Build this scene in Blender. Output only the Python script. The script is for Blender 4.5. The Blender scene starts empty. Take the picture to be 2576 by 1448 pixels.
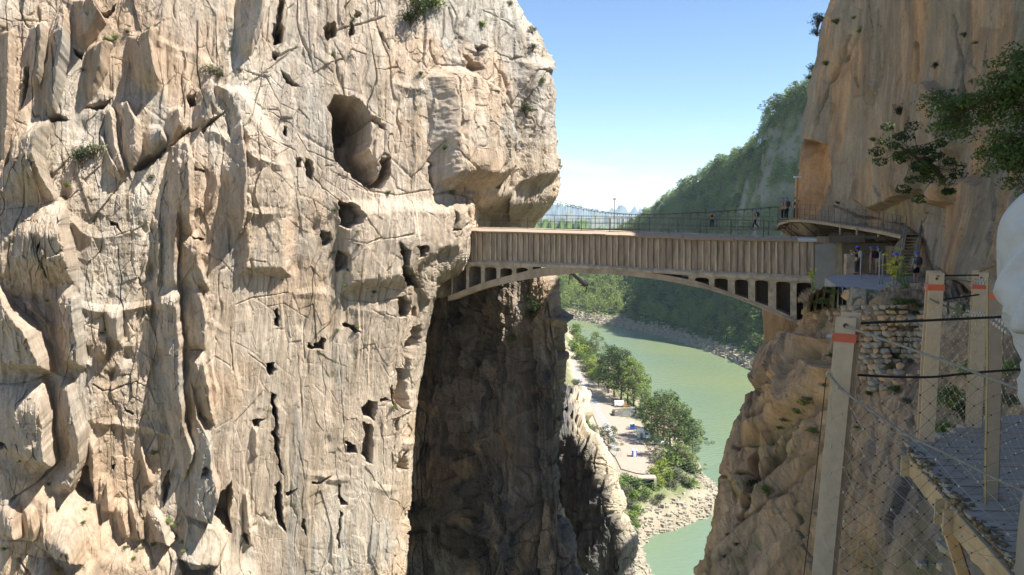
import bpy, bmesh, math, random
import numpy as np
from mathutils import Vector, Matrix, Quaternion

random.seed(7)
rng = np.random.default_rng(11)
C = bpy.context.scene.collection
scene = bpy.context.scene

# ------------------------------------------------------------------ camera
F, CX, CY, HZ = 2000.0, 1288.0, 724.0, 555.0      # photograph measured on a 2576 x 1448 grid
PITCH = math.atan((CY - HZ) / F)
cam = bpy.data.cameras.new('camera')
cam.sensor_width = 36.0
cam.lens = 36.0 * F / 2576.0
cam.clip_start = 0.05
cam.clip_end = 20000
cam_ob = bpy.data.objects.new('camera', cam)
C.objects.link(cam_ob)
cam_ob.rotation_euler = (math.pi / 2 - PITCH, 0, 0)
scene.camera = cam_ob

# ------------------------------------------------------------------ sky and sun
SUN_AZ, SUN_EL = 110.0, 54.0                      # clockwise from +Y
world = bpy.data.worlds.new('World')
scene.world = world
world.use_nodes = True
wn, wl = world.node_tree.nodes, world.node_tree.links
bg = wn['Background']
bg.inputs[1].default_value = 0.082
sky = wn.new('ShaderNodeTexSky')
sky.sky_type = 'NISHITA'
sky.sun_disc = False
sky.sun_elevation = math.radians(SUN_EL)
sky.sun_rotation = math.radians(SUN_AZ)
sky.altitude = 1200
sky.air_density = 1.0
sky.dust_density = 0.0
sky.ozone_density = 1.6
wtc = wn.new('ShaderNodeTexCoord')
wmap = wn.new('ShaderNodeMapping')
wmap.inputs['Scale'].default_value = (4.0, 4.0, 13.0)
wmap.inputs['Location'].default_value = (0.7, 0.25, 0.55)
wl.new(wtc.outputs['Generated'], wmap.inputs['Vector'])
wno = wn.new('ShaderNodeTexNoise')
wno.inputs['Scale'].default_value = 3.0
wno.inputs['Detail'].default_value = 8.0
wno.inputs['Roughness'].default_value = 0.55
wl.new(wmap.outputs[0], wno.inputs['Vector'])
wr = wn.new('ShaderNodeValToRGB')
wr.color_ramp.elements[0].position = 0.50
wr.color_ramp.elements[1].position = 0.66
wl.new(wno.outputs[0], wr.inputs[0])
wsep = wn.new('ShaderNodeSeparateXYZ')
wl.new(wtc.outputs['Generated'], wsep.inputs[0])
wband = wn.new('ShaderNodeValToRGB')                # low cloud bank, thinning upwards
wband.color_ramp.elements[0].position = 0.0
wband.color_ramp.elements[0].color = (0.55, 0.55, 0.55, 1)
wband.color_ramp.elements[1].position = 0.12
wband.color_ramp.elements[1].color = (0, 0, 0, 1)
wl.new(wsep.outputs['Z'], wband.inputs[0])
wmul = wn.new('ShaderNodeMath'); wmul.operation = 'MULTIPLY'
wl.new(wr.outputs[0], wmul.inputs[0]); wl.new(wband.outputs[0], wmul.inputs[1])
wmix = wn.new('ShaderNodeMixRGB')
wmix.inputs[2].default_value = (7.8, 8.2, 9.0, 1)
wl.new(wmul.outputs[0], wmix.inputs[0])
wtint = wn.new('ShaderNodeMixRGB'); wtint.blend_type = 'MULTIPLY'; wtint.inputs[0].default_value = 1.0
wtint.inputs[2].default_value = (.92, .97, 1.02, 1)
wl.new(sky.outputs[0], wtint.inputs[1]); wl.new(wtint.outputs[0], wmix.inputs[1])
wl.new(wmix.outputs[0], bg.inputs[0])

sun = bpy.data.lights.new('sun', 'SUN')
sun.energy = 5.0
sun.angle = math.radians(0.5)
sun.color = (1.0, 0.94, 0.84)
sun_ob = bpy.data.objects.new('sun', sun)
C.objects.link(sun_ob)
_a, _e = math.radians(SUN_AZ), math.radians(SUN_EL)
SUN_DIR = Vector((math.sin(_a) * math.cos(_e), math.cos(_a) * math.cos(_e), math.sin(_e)))
sun_ob.rotation_euler = SUN_DIR.to_track_quat('Z', 'Y').to_euler()

vs = scene.view_settings
vs.view_transform = 'Standard'
vs.look = 'None'
vs.gamma = 1
vs.use_curve_mapping = False
vs.exposure = 1.32
scene.cycles.use_denoising = True
scene.cycles.max_bounces = 8
scene.cycles.diffuse_bounces = 5
scene.cycles.volume_bounces = 1
scene.cycles.transparent_max_bounces = 12

# ------------------------------------------------------------------ places: a bearing and a distance give a point
cp, sp_ = math.cos(PITCH), math.sin(PITCH)
def ray(x, y):
    cx, cy = (x - CX) / F, -(y - CY) / F
    return Vector((cx, cp + cy * sp_, -sp_ + cy * cp))
def P(x, y, D):
    r = ray(x, y); return r * (D / r.y)
def G(x, y, z):
    r = ray(x, y); return r * (z / r.z)
def Pn(x, y, D):                                    # vectorised P
    cx, cy = (x - CX) / F, -(y - CY) / F
    dy = cp + cy * sp_
    k = D / dy
    return np.stack([cx * k, dy * k, (-sp_ + cy * cp) * k], -1)
def zof(y, D):
    return P(CX, y, D).z

# ------------------------------------------------------------------ noise
def _h(ix, iy, seed):
    n = (ix.astype(np.int64) * 374761393 + iy.astype(np.int64) * 668265263 + seed * 1274126177) & 0xffffffff
    n = ((n ^ (n >> 13)) * 1274126177) & 0xffffffff
    n = (n ^ (n >> 16)) & 0xffffffff
    return n.astype(np.float64) / 4294967295.0
def vnoise(x, y, seed=0):
    ix, iy = np.floor(x), np.floor(y)
    fx, fy = x - ix, y - iy
    fx = fx * fx * fx * (fx * (fx * 6 - 15) + 10); fy = fy * fy * fy * (fy * (fy * 6 - 15) + 10)
    a, b = _h(ix, iy, seed), _h(ix + 1, iy, seed)
    c, d = _h(ix, iy + 1, seed), _h(ix + 1, iy + 1, seed)
    return (a + (b - a) * fx) * (1 - fy) + (c + (d - c) * fx) * fy
def fbm(x, y, oct=4, seed=0, gain=0.5):
    s, a, t = 0, 1.0, 0
    c, sn = math.cos(0.6), math.sin(0.6)
    for i in range(oct):
        s = s + a * (vnoise(x, y, seed + i * 17) - 0.5); t += a * 0.5
        x, y = (x * c - y * sn) * 2.03 if False else x * 2.03 + 7.1, y * 2.03 + 3.7
        a *= gain
    return s / t                                     # about -1..1
def ridged(x, y, oct=3, seed=0):
    s, a, t = 0, 1.0, 0
    for i in range(oct):
        s = s + a * (1 - np.abs(vnoise(x, y, seed + i * 13) * 2 - 1) * 2); t += a
        x, y = x * 2.1 + 5.3, y * 2.1 + 1.9; a *= 0.5
    return s / t
def voro(x, y, seed=0, jit=0.9):
    ix, iy = np.floor(x), np.floor(y)
    f1 = np.full(x.shape, 9.0); f2 = np.full(x.shape, 9.0)
    cid = np.zeros(x.shape); dx1 = np.zeros(x.shape); dy1 = np.zeros(x.shape)
    for ox in (-1, 0, 1):
        for oy in (-1, 0, 1):
            px = ix + ox + 0.5 + (_h(ix + ox, iy + oy, seed) - 0.5) * jit
            py = iy + oy + 0.5 + (_h(ix + ox, iy + oy, seed + 5) - 0.5) * jit
            dx, dy = x - px, y - py
            d = np.sqrt(dx * dx + dy * dy)
            cc = _h(ix + ox, iy + oy, seed + 9)
            near = d < f1
            f2 = np.where(near, f1, np.minimum(f2, d))
            f1 = np.where(near, d, f1)
            cid = np.where(near, cc, cid); dx1 = np.where(near, dx, dx1); dy1 = np.where(near, dy, dy1)
    return f1, f2, cid, dx1, dy1
def sstep(a, b, x):
    t = np.clip((x - a) / (b - a), 0, 1)
    return t * t * (3 - 2 * t)
def pl(pts, t):
    pts = sorted(pts)
    return np.interp(t, [p[0] for p in pts], [p[1] for p in pts])

# ------------------------------------------------------------------ materials
def newmat(name):
    m = bpy.data.materials.new(name); m.use_nodes = True
    nt = m.node_tree; b = nt.nodes['Principled BSDF']
    return m, nt, nt.nodes, nt.links, b
def mat(name, col, rough=0.7, metal=0.0, var=0.12, scale=3.0, bump=0.0, bscale=30.0, stretch=(1, 1, 1), spec=0.3, var2=None):
    m, nt, n, l, b = newmat(name)
    tc = n.new('ShaderNodeTexCoord'); mp = n.new('ShaderNodeMapping')
    mp.inputs['Scale'].default_value = stretch
    l.new(tc.outputs['Object'], mp.inputs[0])
    no = n.new('ShaderNodeTexNoise'); no.inputs['Scale'].default_value = scale; no.inputs['Detail'].default_value = 6
    no.inputs['Roughness'].default_value = 0.65
    l.new(mp.outputs[0], no.inputs[0])
    mx = n.new('ShaderNodeMixRGB')
    rp = n.new('ShaderNodeValToRGB'); rp.color_ramp.elements[0].position = 0.32; rp.color_ramp.elements[1].position = 0.68
    l.new(no.outputs[0], rp.inputs[0]); l.new(rp.outputs[0], mx.inputs[0])
    mx.inputs[1].default_value = tuple(c * (1 - var) for c in col) + (1,)
    mx.inputs[2].default_value = (tuple(min(1, c * (1 + var)) for c in col) if var2 is None else tuple(var2)) + (1,)
    l.new(mx.outputs[0], b.inputs['Base Color'])
    b.inputs['Roughness'].default_value = rough; b.inputs['Metallic'].default_value = metal
    b.inputs['Specular IOR Level'].default_value = spec
    if bump:
        n2 = n.new('ShaderNodeTexNoise'); n2.inputs['Scale'].default_value = bscale; n2.inputs['Detail'].default_value = 5
        l.new(mp.outputs[0], n2.inputs[0])
        bp_ = n.new('ShaderNodeBump'); bp_.inputs['Strength'].default_value = 1.0; bp_.inputs['Distance'].default_value = bump
        l.new(n2.outputs[0], bp_.inputs['Height']); l.new(bp_.outputs[0], b.inputs['Normal'])
    return m
def rockmat(name, bump=0.10, gain=1.0, streak=0.35):
    """colour comes from the 'Col' attribute (the rock's own tint), finer grain and relief from noise"""
    m, nt, n, l, b = newmat(name)
    at = n.new('ShaderNodeAttribute'); at.attribute_name = 'Col'
    tc = n.new('ShaderNodeTexCoord')
    mp = n.new('ShaderNodeMapping'); mp.inputs['Scale'].default_value = (1.6, 1.6, 0.22)
    l.new(tc.outputs['Object'], mp.inputs[0])
    n1 = n.new('ShaderNodeTexNoise'); n1.inputs['Scale'].default_value = 1.3; n1.inputs['Detail'].default_value = 9; n1.inputs['Roughness'].default_value = 0.7
    l.new(mp.outputs[0], n1.inputs[0])
    r1 = n.new('ShaderNodeMapRange'); r1.inputs[1].default_value = 0.3; r1.inputs[2].default_value = 0.7
    r1.inputs[3].default_value = 1 - streak; r1.inputs[4].default_value = 1 + streak * 0.6
    l.new(n1.outputs[0], r1.inputs[0])
    n2 = n.new('ShaderNodeTexNoise'); n2.inputs['Scale'].default_value = 5.0; n2.inputs['Detail'].default_value = 8; n2.inputs['Roughness'].default_value = 0.75
    l.new(tc.outputs['Object'], n2.inputs[0])
    r2 = n.new('ShaderNodeMapRange'); r2.inputs[1].default_value = 0.3; r2.inputs[2].default_value = 0.7
    r2.inputs[3].default_value = 0.85; r2.inputs[4].default_value = 1.13
    l.new(n2.outputs[0], r2.inputs[0])
    mu = n.new('ShaderNodeMath'); mu.operation = 'MULTIPLY'; l.new(r1.outputs[0], mu.inputs[0]); l.new(r2.outputs[0], mu.inputs[1])
    vm = n.new('ShaderNodeVectorMath'); vm.operation = 'SCALE'
    l.new(at.outputs['Color'], vm.inputs[0]); l.new(mu.outputs[0], vm.inputs['Scale'])
    l.new(vm.outputs[0], b.inputs['Base Color'])
    b.inputs['Roughness'].default_value = 0.92; b.inputs['Specular IOR Level'].default_value = 0.15
    n3 = n.new('ShaderNodeTexNoise'); n3.inputs['Scale'].default_value = 3.2; n3.inputs['Detail'].default_value = 12; n3.inputs['Roughness'].default_value = 0.82
    mp3 = n.new('ShaderNodeMapping'); mp3.inputs['Scale'].default_value = (1.7, 1.7, 0.5)
    l.new(tc.outputs['Object'], mp3.inputs[0]); l.new(mp3.outputs[0], n3.inputs[0])
    vo = n.new('ShaderNodeTexVoronoi'); vo.feature = 'DISTANCE_TO_EDGE'; vo.inputs['Scale'].default_value = 1.1
    mp4 = n.new('ShaderNodeMapping'); mp4.inputs['Scale'].default_value = (1.4, 1.4, 0.5)
    l.new(tc.outputs['Object'], mp4.inputs[0])
    wn_ = n.new('ShaderNodeTexNoise'); wn_.inputs['Scale'].default_value = 1.5; wn_.inputs['Detail'].default_value = 4
    l.new(mp4.outputs[0], wn_.inputs[0])
    va = n.new('ShaderNodeVectorMath'); va.operation = 'MULTIPLY_ADD'; va.inputs[1].default_value = (0.9, 0.9, 0.9)
    l.new(wn_.outputs['Color'], va.inputs[0]); l.new(mp4.outputs[0], va.inputs[2]); l.new(va.outputs[0], vo.inputs[0])
    vr = n.new('ShaderNodeMapRange'); vr.inputs[1].default_value = 0.0; vr.inputs[2].default_value = 0.06
    l.new(vo.outputs['Distance'], vr.inputs[0])
    ad = n.new('ShaderNodeMath'); ad.operation = 'MULTIPLY_ADD'; ad.inputs[1].default_value = 0.05
    l.new(vr.outputs[0], ad.inputs[0]); l.new(n3.outputs[0], ad.inputs[2])
    bp_ = n.new('ShaderNodeBump'); bp_.inputs['Strength'].default_value = 1.0; bp_.inputs['Distance'].default_value = bump
    l.new(ad.outputs[0], bp_.inputs['Height']); l.new(bp_.outputs[0], b.inputs['Normal'])
    return m
def leafmat(name, dark, light, scale=1.2):
    m, nt, n, l, b = newmat(name)
    tc = n.new('ShaderNodeTexCoord')
    no = n.new('ShaderNodeTexNoise'); no.inputs['Scale'].default_value = scale; no.inputs['Detail'].default_value = 4
    l.new(tc.outputs['Object'], no.inputs[0])
    oi = n.new('ShaderNodeObjectInfo')
    ad = n.new('ShaderNodeMath'); ad.operation = 'MULTIPLY_ADD'; ad.inputs[1].default_value = 0.35
    l.new(oi.outputs['Random'], ad.inputs[0]); l.new(no.outputs[0], ad.inputs[2])
    rp = n.new('ShaderNodeValToRGB')
    rp.color_ramp.elements[0].position = 0.45; rp.color_ramp.elements[0].color = dark + (1,)
    rp.color_ramp.elements[1].position = 0.85; rp.color_ramp.elements[1].color = light + (1,)
    l.new(ad.outputs[0], rp.inputs[0]); l.new(rp.outputs[0], b.inputs['Base Color'])
    b.inputs['Roughness'].default_value = 0.6; b.inputs['Specular IOR Level'].default_value = 0.25
    tr = n.new('ShaderNodeBsdfTranslucent'); l.new(rp.outputs[0], tr.inputs[0])
    ms = n.new('ShaderNodeMixShader'); ms.inputs[0].default_value = 0.3
    l.new(b.outputs[0], ms.inputs[1]); l.new(tr.outputs[0], ms.inputs[2])
    l.new(ms.outputs[0], n['Material Output'].inputs[0])
    return m

# ------------------------------------------------------------------ mesh helpers
class MB:
    def __init__(s): s.v = []; s.f = []
    def add(s, vs_, fs):
        b = len(s.v); s.v += [tuple(v) for v in vs_]; s.f += [tuple(b + i for i in f) for f in fs]; return s
    def hexa(s, p):                                  # 8 corners: bottom 4 then top 4
        return s.add(p, [(3, 2, 1, 0), (4, 5, 6, 7), (0, 1, 5, 4), (1, 2, 6, 5), (2, 3, 7, 6), (3, 0, 4, 7)])
    def box(s, c, size, R=None):
        hx, hy, hz = [a / 2 for a in size]; c = Vector(c)
        p = [Vector(q) for q in ((-hx, -hy, -hz), (hx, -hy, -hz), (hx, hy, -hz), (-hx, hy, -hz), (-hx, -hy, hz), (hx, -hy, hz), (hx, hy, hz), (-hx, hy, hz))]
        if R is not None: p = [R @ q for q in p]
        return s.hexa([c + q for q in p])
    def bar(s, a, b, w, h, up=(0, 0, 1)):             # rectangular bar from a to b
        a, b = Vector(a), Vector(b); d = (b - a).normalized(); up = Vector(up)
        if abs(d.dot(up)) > 0.98: up = Vector((0, 1, 0))
        r = d.cross(up).normalized(); u = r.cross(d).normalized()
        o = [(-1, -1), (1, -1), (1, 1), (-1, 1)]
        return s.hexa([a + r * (i * w / 2) + u * (j * h / 2) for i, j in o] + [b + r * (i * w / 2) + u * (j * h / 2) for i, j in o])
    def tube(s, pts, r, n=6, taper=None):
        pts = [Vector(p) for p in pts]; base = len(s.v); m = len(pts)
        prev = None
        for i, p in enumerate(pts):
            d = (pts[min(i + 1, m - 1)] - pts[max(i - 1, 0)]).normalized()
            if prev is None:
                ref = Vector((0, 0, 1)) if abs(d.z) < 0.9 else Vector((1, 0, 0))
                u = d.cross(ref).normalized()
            else:
                u = (prev - d * prev.dot(d)).normalized()
            prev = u; w = d.cross(u)
            rr = r if taper is None else r + (taper - r) * i / (m - 1)
            for k in range(n):
                t = 2 * math.pi * k / n
                s.v.append(tuple(p + (u * math.cos(t) + w * math.sin(t)) * rr))
        for i in range(m - 1):
            for k in range(n):
                a = base + i * n + k; b = base + i * n + (k + 1) % n
                s.f.append((a, b, b + n, a + n))
        s.f.append(tuple(base + k for k in reversed(range(n)))); s.f.append(tuple(base + (m - 1) * n + k for k in range(n)))
        return s
    def prism(s, poly, off):                          # polygon (3D pts) extruded by a vector
        k = len(poly); off = Vector(off); a = [Vector(p) for p in poly]
        return s.add(a + [p + off for p in a], [tuple(reversed(range(k))), tuple(range(k, 2 * k))] + [(i, (i + 1) % k, (i + 1) % k + k, i + k) for i in range(k)])
    def build(s, name, m=None, parent=None, smooth=False, origin=None, fix=True):
        me = bpy.data.meshes.new(name)
        o_ = Vector(origin) if origin is not None else Vector((0, 0, 0))
        vs_ = [tuple(Vector(v) - o_) for v in s.v] if origin is not None else s.v
        me.from_pydata(vs_, [], s.f)
        if fix:
            bm = bmesh.new(); bm.from_mesh(me); bmesh.ops.recalc_face_normals(bm, faces=bm.faces); bm.to_mesh(me); bm.free()
        if smooth: me.polygons.foreach_set('use_smooth', [True] * len(me.polygons))
        if m: me.materials.append(m)
        ob = bpy.data.objects.new(name, me); C.objects.link(ob)
        ob.location = o_
        if parent is not None: ob.parent = parent
        return ob
def bevel(ob, w, seg=1):
    me = ob.data; bm = bmesh.new(); bm.from_mesh(me)
    bmesh.ops.bevel(bm, geom=bm.edges[:], offset=w, segments=seg, affect='EDGES', clamp_overlap=True)
    bm.to_mesh(me); bm.free(); return ob
def tag(o, label=None, cat=None, group=None, kind=None):
    if label: o['label'] = label
    if cat: o['category'] = cat
    if group: o['group'] = group
    if kind: o['kind'] = kind
    return o
def thing(name, label, cat, loc=(0, 0, 0), group=None):
    o = bpy.data.objects.new(name, None); C.objects.link(o); o.location = loc
    o.empty_display_size = 0.2
    return tag(o, label, cat, group)
def copy_tree(o, parent=None, label=None):
    c = o.copy(); C.objects.link(c)
    if parent is not None: c.parent = parent
    if label: c['label'] = label
    for ch in list(o.children): copy_tree(ch, c)
    return c
def gridmesh(name, V, m, cols=None, parent=None, smooth=True):
    ny, nx = V.shape[:2]
    me = bpy.data.meshes.new(name)
    idx = np.arange(nx * ny).reshape(ny, nx)
    q = np.stack([idx[:-1, :-1], idx[1:, :-1], idx[1:, 1:], idx[:-1, 1:]], -1).reshape(-1, 4)
    me.vertices.add(nx * ny); me.vertices.foreach_set('co', V.reshape(-1).astype(np.float32))
    nf = len(q)
    me.loops.add(nf * 4); me.polygons.add(nf)
    me.loops.foreach_set('vertex_index', q.reshape(-1).astype(np.int32))
    me.polygons.foreach_set('loop_start', np.arange(0, nf * 4, 4, dtype=np.int32))
    me.update(calc_edges=True)
    me.polygons.foreach_set('use_smooth', np.full(nf, smooth))
    if cols is not None:
        ca = me.color_attributes.new('Col', 'FLOAT_COLOR', 'POINT')
        ca.data.foreach_set('color', np.concatenate([np.clip(cols, 0, 1), np.ones(cols.shape[:2] + (1,))], -1).reshape(-1).astype(np.float32))
    me.materials.append(m)
    ob = bpy.data.objects.new(name, me); C.objects.link(ob)
    if parent is not None: ob.parent = parent
    return ob

# ------------------------------------------------------------------ rock relief: features carved into a base surface
def fin(X, Y, H, left, right, k=1.3, w=8.0, mpp=0.028, taper=14, amax=3.7, pw=1.0):
    """a tilted slab rising from its left foot to a sharp right arris, then dropping back"""
    left = sorted([(b, a) for a, b in left]); right = sorted([(b, a) for a, b in right])
    y0, y1 = max(left[0][0], right[0][0]), min(left[-1][0], right[-1][0])
    y0, y1 = min(left[0][0], right[0][0]), max(left[-1][0], right[-1][0])
    xl = np.interp(Y, [p[0] for p in left], [p[1] for p in left]); xr = np.interp(Y, [p[0] for p in right], [p[1] for p in right])
    wd = np.maximum(xr - xl, 3)
    tp = taper + np.mean(wd) * 0.35
    m = sstep(y0 - tp * 0.3, y0 + tp, Y) * (1 - sstep(y1 - tp, y1 + tp * 0.3, Y))
    amp = np.minimum(wd * mpp * k, amax)
    t = (X - xl) / wd
    h = np.where((t > 0) & (X <= xr), amp * np.clip(t, 0, 1) ** pw, 0) + np.where(X > xr, amp * np.clip(1 - (X - xr) / w, 0, 1), 0)
    return np.maximum(H, H * (1 - m * ((t > -0.02) & (X < xr + w))) + h * m)
def polysd(X, Y, poly):
    """signed distance, positive inside"""
    n = len(poly); d = np.full(X.shape, 1e9); ins = np.zeros(X.shape, bool)
    for i in range(n):
        (x1, y1), (x2, y2) = poly[i], poly[(i + 1) % n]
        ex, ey = x2 - x1, y2 - y1
        t = np.clip(((X - x1) * ex + (Y - y1) * ey) / (ex * ex + ey * ey + 1e-9), 0, 1)
        d = np.minimum(d, (X - x1 - t * ex) ** 2 + (Y - y1 - t * ey) ** 2)
        c = ((y1 > Y) != (y2 > Y)) & (X < (x2 - x1) * (Y - y1) / (y2 - y1 + 1e-12) + x1)
        ins ^= c
    d = np.sqrt(d)
    return np.where(ins, d, -d)
def local(X, Y, pts, pad):
    xs = [p[0] for p in pts]; ys = [p[1] for p in pts]
    return (X > min(xs) - pad) & (X < max(xs) + pad) & (Y > min(ys) - pad) & (Y < max(ys) + pad)
def carve(X, Y, H, poly, depth, edge=6.0):
    m = local(X, Y, poly, edge + 2)
    if m.any():
        d = polysd(X[m], Y[m], poly)
        H[m] -= depth * sstep(-1.0, edge, d)
    return H
def rect(x0, y0, x1, y1):
    w, h = (x1 - x0), (y1 - y0)
    return [(x0 + w * .3, y0), (x0 + w * .75, y0 + h * .06), (x1, y0 + h * .3), (x1 - w * .08, y0 + h * .75), (x0 + w * .7, y1), (x0 + w * .25, y1 - h * .05), (x0, y0 + h * .7), (x0 + w * .05, y0 + h * .2)]
def crack(X, Y, H, pts, width=2.5, depth=0.5):
    """a joint: a ragged slot of changing width, one lip standing a little proud"""
    m = local(X, Y, pts, width * 6)
    if m.any():
        x, y = X[m], Y[m]; d = np.full(x.shape, 1e9); sd = np.zeros(x.shape)
        for (x1, y1), (x2, y2) in zip(pts[:-1], pts[1:]):
            ex, ey = x2 - x1, y2 - y1
            t = np.clip(((x - x1) * ex + (y - y1) * ey) / (ex * ex + ey * ey + 1e-9), 0, 1)
            qx, qy = x - x1 - t * ex, y - y1 - t * ey
            q = qx * qx + qy * qy; near = q < d
            d = np.where(near, q, d); sd = np.where(near, np.sign(qx * ey - qy * ex), sd)
        v = 0.35 + 0.9 * vnoise(x / 22 + pts[0][0], y / 22, 5); r = np.sqrt(d) / (width * v)
        H[m] -= depth * 0.75 * v * np.exp(-r * r)
    return H
def idw(pts, X, Y, smooth=0.02):
    """smooth thin-plate surface through scattered (x, y, depth) soundings"""
    p = np.array(pts, float); x, y, d = p[:, 0] / 300, p[:, 1] / 300, p[:, 2]
    def phi(r2): return 0.5 * r2 * np.log(r2 + 1e-9)
    n = len(d)
    K = phi((x[:, None] - x) ** 2 + (y[:, None] - y) ** 2) + np.eye(n) * smooth
    Q = np.stack([np.ones(n), x, y], 1)
    M = np.block([[K, Q], [Q.T, np.zeros((3, 3))]])
    w = np.linalg.solve(M, np.concatenate([d, np.zeros(3)]))
    xs, ys = X / 300, Y / 300
    out = w[n] + w[n + 1] * xs + w[n + 2] * ys
    for i in range(n):
        out = out + w[i] * phi((xs - x[i]) ** 2 + (ys - y[i]) ** 2)
    return out
def normals(V):
    du = np.gradient(V, axis=1); dv = np.gradient(V, axis=0)
    n = np.cross(du, dv); n /= np.linalg.norm(n, axis=-1, keepdims=True) + 1e-9
    s = np.sign(-(n * V).sum(-1, keepdims=True)); s[s == 0] = 1
    return n * np.where(np.median(s) >= 0, 1, -1)
def blur(A, k):
    for _ in range(k):
        A = (A + np.roll(A, 1, 0) + np.roll(A, -1, 0) + np.roll(A, 1, 1) + np.roll(A, -1, 1)) / 5
    return A
def relief(name, m, y0, y1, xl, xr, nx, ny, depth, feat, colour, left_wrap=None, right_wrap=None, top_wrap=None, parent=None, along=(1, 0), deep=None):
    """rock face: rows follow heights y0..y1, columns run between its two outlines; past an outline the face turns away from view"""
    ys = np.linspace(y0, y1, ny)
    if deep: ys = np.concatenate([ys, np.linspace(y1 + 20, deep, 36)]); ny = len(ys)
    L, R = pl(xl, ys), pl(xr, ys)
    s = np.linspace(0, 1, nx)
    X = L[:, None] + (R - L)[:, None] * s[None, :]
    Y = np.repeat(ys[:, None], nx, 1)
    D = depth(X, Y)
    if right_wrap:
        w, rad, back, n = right_wrap
        t = np.clip(1 - (R[:, None] - X) / w, 0, 1)
        D = D + rad * (1 - np.sqrt(np.clip(1 - t * t * 0.985, 0, 1)))
    if left_wrap:
        w, rad, back, n = left_wrap
        t = np.clip(1 - (X - L[:, None]) / w, 0, 1)
        D = D + rad * (1 - np.sqrt(np.clip(1 - t * t * 0.985, 0, 1)))
    V = Pn(X, Y, D)
    Vs, Xs, Ys = [V], [X], [Y]
    def wrap(edge, Xe, Ye, sign, back, n):
        cols, xs_, ys_ = [], [], []
        for i in range(1, n + 1):
            f = (i / n) ** 1.5
            k = 1 + back * f / edge[:, 1:2]
            q = edge * k
            q[:, 2] = edge[:, 2]
            q[:, 0] -= sign * back * f * 0.25
            cols.append(q); xs_.append(Xe + sign * i * 2.0); ys_.append(Ye)
        return np.stack(cols, 1), np.stack(xs_, 1), np.stack(ys_, 1)
    if right_wrap:
        a, b, c = wrap(V[:, -1], X[:, -1], Y[:, -1], 1, right_wrap[2], right_wrap[3]); Vs.append(a); Xs.append(b); Ys.append(c)
    if left_wrap:
        a, b, c = wrap(V[:, 0], X[:, 0], Y[:, 0], -1, left_wrap[2], left_wrap[3])
        Vs.insert(0, a[:, ::-1]); Xs.insert(0, b[:, ::-1]); Ys.insert(0, c[:, ::-1])
    V, X, Y = np.concatenate(Vs, 1), np.concatenate(Xs, 1), np.concatenate(Ys, 1)
    if top_wrap:
        back, n, rise = top_wrap
        rows, xs_, ys_ = [], [], []
        for i in range(n, 0, -1):
            f = (i / n) ** 1.4
            q = V[0].copy(); q[:, 1] += back * f; q[:, 0] += back * f * (V[0][:, 0] / V[0][:, 1]); q[:, 2] += rise * math.sqrt(f)
            rows.append(q); xs_.append(X[0]); ys_.append(Y[0] - i * 3)
        V = np.concatenate([np.stack(rows, 0), V], 0); X = np.concatenate([np.stack(xs_, 0), X], 0); Y = np.concatenate([np.stack(ys_, 0), Y], 0)
    N = blur(normals(V), 12); N /= np.linalg.norm(N, axis=-1, keepdims=True)
    # surface coordinates in metres
    U = V[..., 0] * along[0] + V[..., 1] * along[1]
    Z = V[..., 2]
    H = feat(X, Y, U, Z, V)
    V2 = V + N * H[..., None]
    col = colour(X, Y, U, Z, H)
    ob = gridmesh(name, V2, m, col, parent, smooth=False)
    return ob, dict(V=V2, N=N, X=X, Y=Y)
def surf_at(info, x, y, lift=0.0):
    """nearest point of a finished relief towards a given bearing"""
    V = info['V']
    if 'scr' not in info:
        k = V[..., 1] * cp - V[..., 2] * sp_
        info['scr'] = (CX + F * V[..., 0] / k, CY - F * (V[..., 1] * sp_ + V[..., 2] * cp) / k)
    sx, sy = info['scr']
    d = (sx - x) ** 2 + (sy - y) ** 2 + np.maximum(0, V[..., 1] - 3) * 0.02
    i = np.unravel_index(np.argmin(d), d.shape)
    return Vector(V[i]) + Vector(info['N'][i]) * lift, Vector(info['N'][i])
def mixc(a, b, t):
    return a * (1 - t[..., None]) + b * t[..., None]
def A3(*c): return np.array(c, dtype=float)
# ================================================================== LEFT CLIFF
ROCK = rockmat('limestone', 0.20)
ROCK_R = rockmat('ochre_limestone', 0.16, streak=0.3)

def saw(q, seed):
    """columns that rise to a sharp right arris and step back, each of its own height"""
    i = np.floor(q); f = q - i
    amp = 0.35 + 0.9 * _h(i, i * 0 + 3, seed)
    e = 0.80 + 0.15 * _h(i, i * 0 + 7, seed)
    return amp * np.where(f < e, f / e, (1 - f) / (1 - e))
def facets(x, y, seed):
    f1, f2, cid, dx, dy = voro(x, y, seed)
    r1 = _h(np.floor(cid * 9973), np.floor(cid * 331), seed) - 0.5
    r2 = _h(np.floor(cid * 7731), np.floor(cid * 137), seed + 2) - 0.5
    return (cid - 0.5) * 0.8 + 2.4 * dx * r1 + 1.2 * dy * r2, f2 - f1
def blocktone(c, U, Z, seed, amt, sx=1.8, sz=3.2):
    """neighbouring blocks of the rock differ in tone"""
    f1, f2, cid, dx, dy = voro(U / sx + .4 * fbm(U / 2, Z / 2, 2, seed), Z / sz, seed)
    g1, g2, gid, gx_, gy_ = voro(U / (sx * .4) + .5 * fbm(U, Z, 2, seed + 1), Z / (sz * .4), seed + 3)
    t = 1 + amt * ((cid - .5) * 1.3 + (gid - .5) * .9) - amt * .8 * np.exp(-((f2 - f1) / .05) ** 2) * (vnoise(U / 3, Z / 3, seed + 5) > .45)
    return c * t[..., None]
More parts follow.
